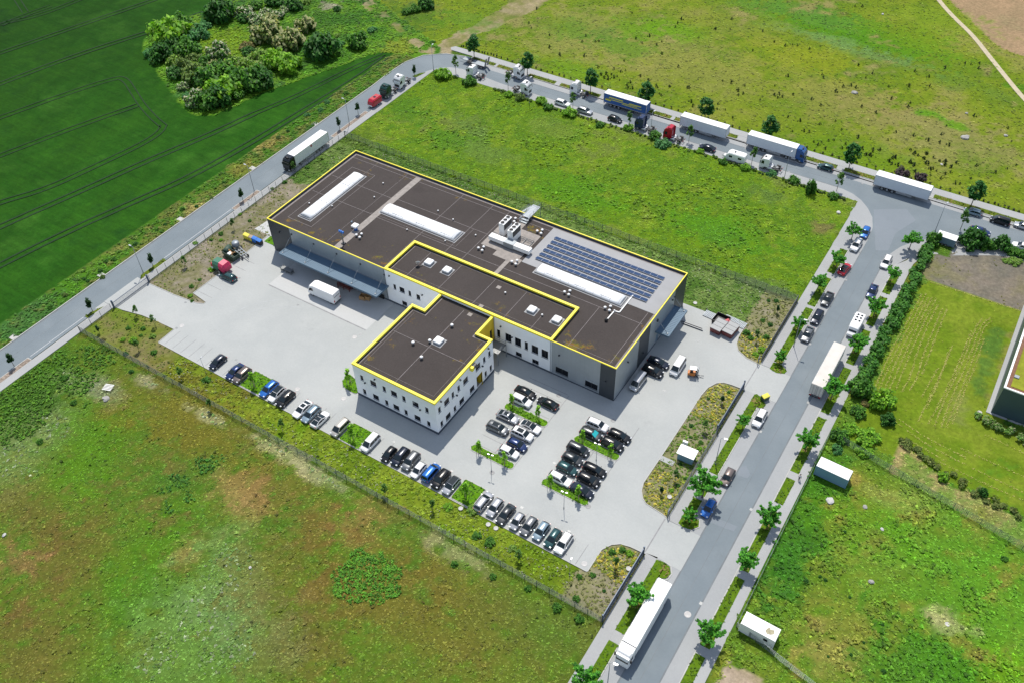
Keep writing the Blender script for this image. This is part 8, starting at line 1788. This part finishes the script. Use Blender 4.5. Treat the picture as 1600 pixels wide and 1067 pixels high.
hedge('hedge', [(41.4, 79.5), (41.4, 60), (41.2, 45), (40.9, 27.5)], 3.0, 2.2, 120, [C(62, 118, 34), C(48, 98, 30), C(84, 142, 44), C(70, 125, 50)], 'long dense green hedge between the east footway and the mown lawn')
hedge('shrub_row', [(1530, 650), (1555, 668), (1580, 680), (1615, 700)], 2.4, 1.3, 26, [C(96, 138, 52), C(120, 150, 84), C(80, 124, 44)], 'low pale flowering shrub row in front of the green roof building', (C(200, 205, 160), .25), .2)
hedge('hedge', [(1410, 690), (1450, 722), (1500, 755), (1560, 790), (1640, 830)], 2.6, .9, 40, [C(96, 112, 52), C(116, 128, 62), C(84, 108, 44)], 'low dry bramble hedge below the mown lawn', None, .2)
hedge('grass_edge', [(-112, 107), (-60, 106.9), (0, 106.9), (60, 106.6)], .8, .7, 90, [C(88, 100, 52), C(70, 88, 46), C(104, 112, 64)], 'dark ragged growth along the far side of the far footway', None, .16)
hedge('grass_edge', [(-88, 89.8), (-40, 89.9), (18, 89.4)], 1.3, .8, 110, [C(86, 120, 50), C(104, 128, 66), C(72, 108, 42)], 'ragged weeds along the near side of the far road', (C(150, 140, 120), .12), .18)
# far meadow weeds, their cast shadows put into a dark leaf colour
WD = bush_proto(40, [C(44, 66, 30), C(34, 54, 26), C(60, 80, 34)], per=16, n=7, size=.5, flat=1.0, name='weed_plant')
Wd = []
for (ox, oy, pts) in ((800, 0, [(540, 425), (555, 470), (575, 490), (600, 480), (605, 498), (632, 490), (635, 437), (683, 453), (708, 445), (718, 535), (735, 520), (748, 557), (720, 552), (672, 505), (655, 483), (588, 465), (620, 470), (505, 440), (700, 383), (800, 480), (850, 510), (905, 550), (920, 590), (935, 600), (990, 545), (900, 540), (1100, 555), (1110, 550), (1190, 640), (1115, 640), (1130, 665), (1225, 640), (1290, 655), (1330, 690), (1280, 685), (1380, 740), (1410, 570), (1415, 600), (1445, 590), (1455, 540), (1370, 520), (1315, 510), (1550, 630), (1240, 670), (1260, 690), (1565, 200), (1266, 188), (1360, 185), (1270, 185), (1165, 240), (1062, 125), (1020, 175), (1035, 150), (905, 285), (935, 265), (815, 275), (855, 230), (935, 340), (775, 245), (875, 135), (750, 85), (235, 225), (235, 300), (300, 350), (440, 265), (460, 230), (520, 265), (540, 262), (455, 355), (105, 150), (120, 180), (155, 60), (1505, 320), (1375, 125), (1040, 420), (985, 545)]),
    (1200, 0, [(545, 45), (590, 45), (38, 265), (110, 290), (155, 283), (185, 290), (258, 310), (565, 412), (755, 545), (770, 622), (888, 648), (877, 672), (875, 540), (655, 465), (610, 490), (425, 578), (470, 545), (515, 540), (552, 552), (675, 710), (585, 670), (330, 662), (420, 760), (325, 780), (460, 815), (220, 822), (255, 830), (148, 825), (375, 885), (408, 880), (358, 935), (315, 910), (285, 890), (335, 895), (485, 905), (490, 930), (458, 930), (695, 940), (655, 940), (610, 970), (590, 935), (645, 975), (795, 830), (912, 852), (995, 880), (1072, 897), (1125, 910), (888, 940), (915, 960), (985, 965), (970, 995), (935, 975), (795, 990), (755, 1010), (770, 1030), (890, 1020), (910, 1040), (990, 1025), (1035, 990), (1070, 1010), (1105, 1015), (1105, 1035), (1175, 1020), (1010, 1055), (1140, 1050), (745, 880), (560, 865), (1012, 545), (920, 450), (1000, 485), (1105, 430), (1230, 402), (1270, 407), (1320, 402), (1318, 433), (1520, 890), (1495, 805), (1290, 730), (1115, 790), (1085, 845), (275, 625), (155, 595), (90, 610), (65, 595), (60, 615), (42, 540), (40, 600), (125, 735), (195, 760), (65, 785), (345, 490), (340, 470), (120, 480)])):
    Wd += [(ox + a / 4, oy + b / 4) for a, b in pts]
Wd += [(1300 + a / 5.333, 230 + b / 5.333) for a, b in ((475, 125), (508, 95), (530, 95), (540, 155), (650, 135), (680, 155), (765, 100), (795, 140), (790, 60), (720, 75), (835, 185), (815, 190), (870, 205), (895, 120), (940, 150), (938, 125), (995, 170), (1040, 140), (690, 215), (720, 225), (820, 240), (940, 225), (910, 265), (990, 215), (1065, 310), (1020, 310), (1155, 270), (1355, 220), (1205, 160), (1535, 155), (1455, 185), (280, 70), (315, 75), (340, 40), (392, 32), (655, 28), (685, 60))]
random.seed(5)
for px in Wd:
    s = random.uniform(.45, .85)
    dup(WD, (*G(*px), 0), random.uniform(0, 6.28), 'small weed plant, darkened for its shadow, standing in the olive far meadow', 'plant', 'dark weed plants of the far meadow', None, (s * .8, s * .8, s * 1.25))
for (px, r) in (((1282, 900), 3), ((1260, 907), 4), ((1328, 932), 2.5), ((1350, 1003), 2.5), ((1379, 975), 3), ((1330, 1022), 3), ((1294, 1025), 2.5), ((1381, 1048), 4), ((1320, 830), 3), ((62, 689), 5), ((100, 590), 6), ((115, 628), 5), ((205, 580), 4), ((710, 880), 6), ((770, 900), 6), ((825, 918), 6), ((870, 948), 8), ((905, 965), 8), ((905, 900), 5), ((1570, 872), 5), ((1290, 905), 3)): bush('dark' if r < 5 else 'green', px, r, 'standing alone in the rough lots', 'solitary shrubs', 1.1)
for (px, r, k) in (((740, 795), 10, 'light'), ((765, 845), 9, 'green'), ((700, 790), 8, 'lime'), ((745, 835), 8, 'green'), ((322, 592), 7, 'green'), ((800, 855), 7, 'light')): bush(k, px, r, 'in the flower strip along the car park', 'strip shrubs', .8)
for (px, r, k) in (((812, 639), 6, 'lime'), ((829, 648), 6, 'lime'), ((868, 757), 4, 'lime'), ((880, 763), 4, 'lime'), ((893, 769), 4, 'lime'), ((920, 692), 4, 'lime'), ((932, 698), 4, 'lime'), ((776, 711), 4, 'lime')): bush(k, px, r, 'in a planted island of the car park', 'island shrubs', .9)
for (px, r, k) in (((160, 433), 4, 'olive'), ((157, 424), 4, 'dark'), ((131, 436), 3, 'dark'), ((137, 439), 3, 'dark'), ((102, 461), 4, 'olive'), ((166, 408), 4, 'green'), ((178, 405), 4, 'green'), ((212, 382), 4, 'dark'), ((205, 385), 3, 'green'), ((258, 351), 3, 'dark'), ((307, 323), 3, 'dark'), ((285, 327), 4, 'green'), ((78, 480), 4, 'green'), ((245, 360), 3, 'green'), ((330, 310), 3, 'olive'), ((350, 285), 3, 'green'), ((435, 215), 4, 'olive'), ((450, 205), 3, 'dark'), ((480, 180), 5, 'teal'), ((500, 172), 5, 'teal'), ((510, 160), 5, 'teal'), ((540, 146), 4, 'green')): bush(k, px, r, 'on the rough verge of the crop field', 'verge shrubs', 1.1)
for (px, r, k) in (((425, 295), 3, 'olive'), ((445, 285), 4, 'green'), ((480, 262), 4, 'green'), ((500, 248), 5, 'light'), ((530, 232), 5, 'light'), ((390, 345), 3, 'green'), ((375, 335), 3, 'lime'), ((345, 375), 3, 'lime'), ((330, 375), 3, 'green'), ((300, 470), 3, 'green'), ((297, 462), 4, 'lime'), ((299, 447), 4, 'green'), ((305, 380), 4, 'lime'), ((312, 437), 3, 'green'), ((345, 365), 4, 'green'), ((200, 512), 4, 'green'), ((192, 530), 4, 'lime'), ((223, 513), 4, 'green'), ((220, 524), 3, 'green'), ((238, 525), 5, 'light'), ((208, 531), 6, 'lime'), ((240, 550), 5, 'green'), ((196, 552), 4, 'dark'), ((160, 530), 4, 'brown'), ((330, 421), 5, 'lime')): bush(k, px, r, 'in the gravelly planting beds by the west fence', 'bed shrubs', 1.0)
for (px, r, k) in (((1107, 622), 3, 'dark'), ((1080, 664), 4, 'dark'), ((1139, 612), 3, 'green'), ((1095, 690), 4, 'green'), ((1093, 700), 4, 'lime'), ((1079, 682), 3, 'green'), ((1063, 724), 3, 'dark'), ((1072, 747), 4, 'green'), ((1059, 757), 4, 'green'), ((1049, 765), 4, 'lime'), ((973, 858), 6, 'green'), ((957, 861), 6, 'green'), ((984, 863), 6, 'lime'), ((926, 897), 5, 'green'), ((901, 934), 6, 'green'), ((944, 922), 3, 'dark'), ((1192, 500), 4, 'green'), ((1167, 519), 6, 'green'), ((1173, 527), 5, 'green'), ((1198, 526), 5, 'green'), ((1190, 546), 6, 'lime'), ((1181, 553), 5, 'lime'), ((1204, 507), 4, 'dark'), ((1201, 470), 3, 'dark'), ((1213, 470), 4, 'dark')): bush(k, px, r, 'in the planted beds beside the east gates', 'east bed shrubs', 1.0)
# rows of cut grass drying on the lawn
P, Sz = [], []
def hayrow(pts, w=.3, dens=20):
    L = smooth_poly(GP(pts), False, 2)
    for a, b in zip(L, L[1:]):
        l = math.dist(a, b); n = int(l * dens)
        for k in range(n):
            if random.random() < .25: continue
            f = random.random(); P.append((a[0] + (b[0] - a[0]) * f + random.gauss(0, w * .4), a[1] + (b[1] - a[1]) * f + random.gauss(0, w * .4), .09)); Sz.append(random.uniform(.06, .17))
Z4 = lambda L: [(1200 + a / 4, 400 + b / 4) for a, b in L]
for L in ([(960, 240), (880, 400), (780, 570), (660, 840)], [(985, 240), (905, 400), (810, 570), (690, 840)], [(1000, 260), (930, 400), (840, 570), (720, 850)], [(1025, 260), (950, 410), (870, 580), (760, 830)], [(1050, 265), (975, 420), (890, 600), (800, 830)], [(1060, 310), (1000, 430), (930, 600), (890, 760), (830, 850)], [(1090, 330), (1030, 470), (960, 640), (930, 770), (880, 840)], [(1120, 330), (1060, 470), (1000, 640), (960, 740)],
          [(1340, 390), (1300, 440), (1200, 700), (1100, 900), (1040, 1060)], [(1390, 390), (1330, 430), (1240, 680), (1140, 900), (1080, 1070)], [(1400, 410), (1350, 440), (1270, 680), (1180, 900), (1110, 1070)], [(1350, 520), (1290, 700), (1210, 880), (1150, 1050)], [(1270, 470), (1180, 700), (1090, 880), (1000, 1050)], [(1150, 560), (1080, 740), (1000, 900), (940, 1030)], [(1060, 700), (960, 880)], [(1130, 600), (1060, 800), (990, 950)], [(1015, 165), (1200, 225), (1400, 290), (1590, 350)]): hayrow(Z4(L))
for L in ([(1395, 655), (1440, 690), (1500, 722), (1600, 770)], [(1405, 655), (1450, 686), (1510, 715)], [(1425, 690), (1480, 722)], [(1500, 700), (1600, 745)], [(1540, 680), (1600, 708)], [(1465, 720), (1530, 752), (1600, 782)]): hayrow(L, .3, 12)
P = np.array(P); n = len(P); N = rng.normal(size=(n, 3)) * .4 + np.array([0, 0, 1.0]); N /= np.linalg.norm(N, axis=1)[:, None]
V_, Q_, c_ = leaf_quads(P, np.array(Sz), N, np.array([C(205, 205, 105), C(190, 195, 90), C(220, 215, 130)])[rng.integers(0, 3, n)], .6)
o = bpy.data.objects.new('cut_grass', np_mesh('cut_grass', V_, Q_, M['weed'], c_)); COL.objects.link(o); tag(o, kind='stuff')

# prototypes are only moulds: drop them
for o in PROTO: bpy.data.objects.remove(o)
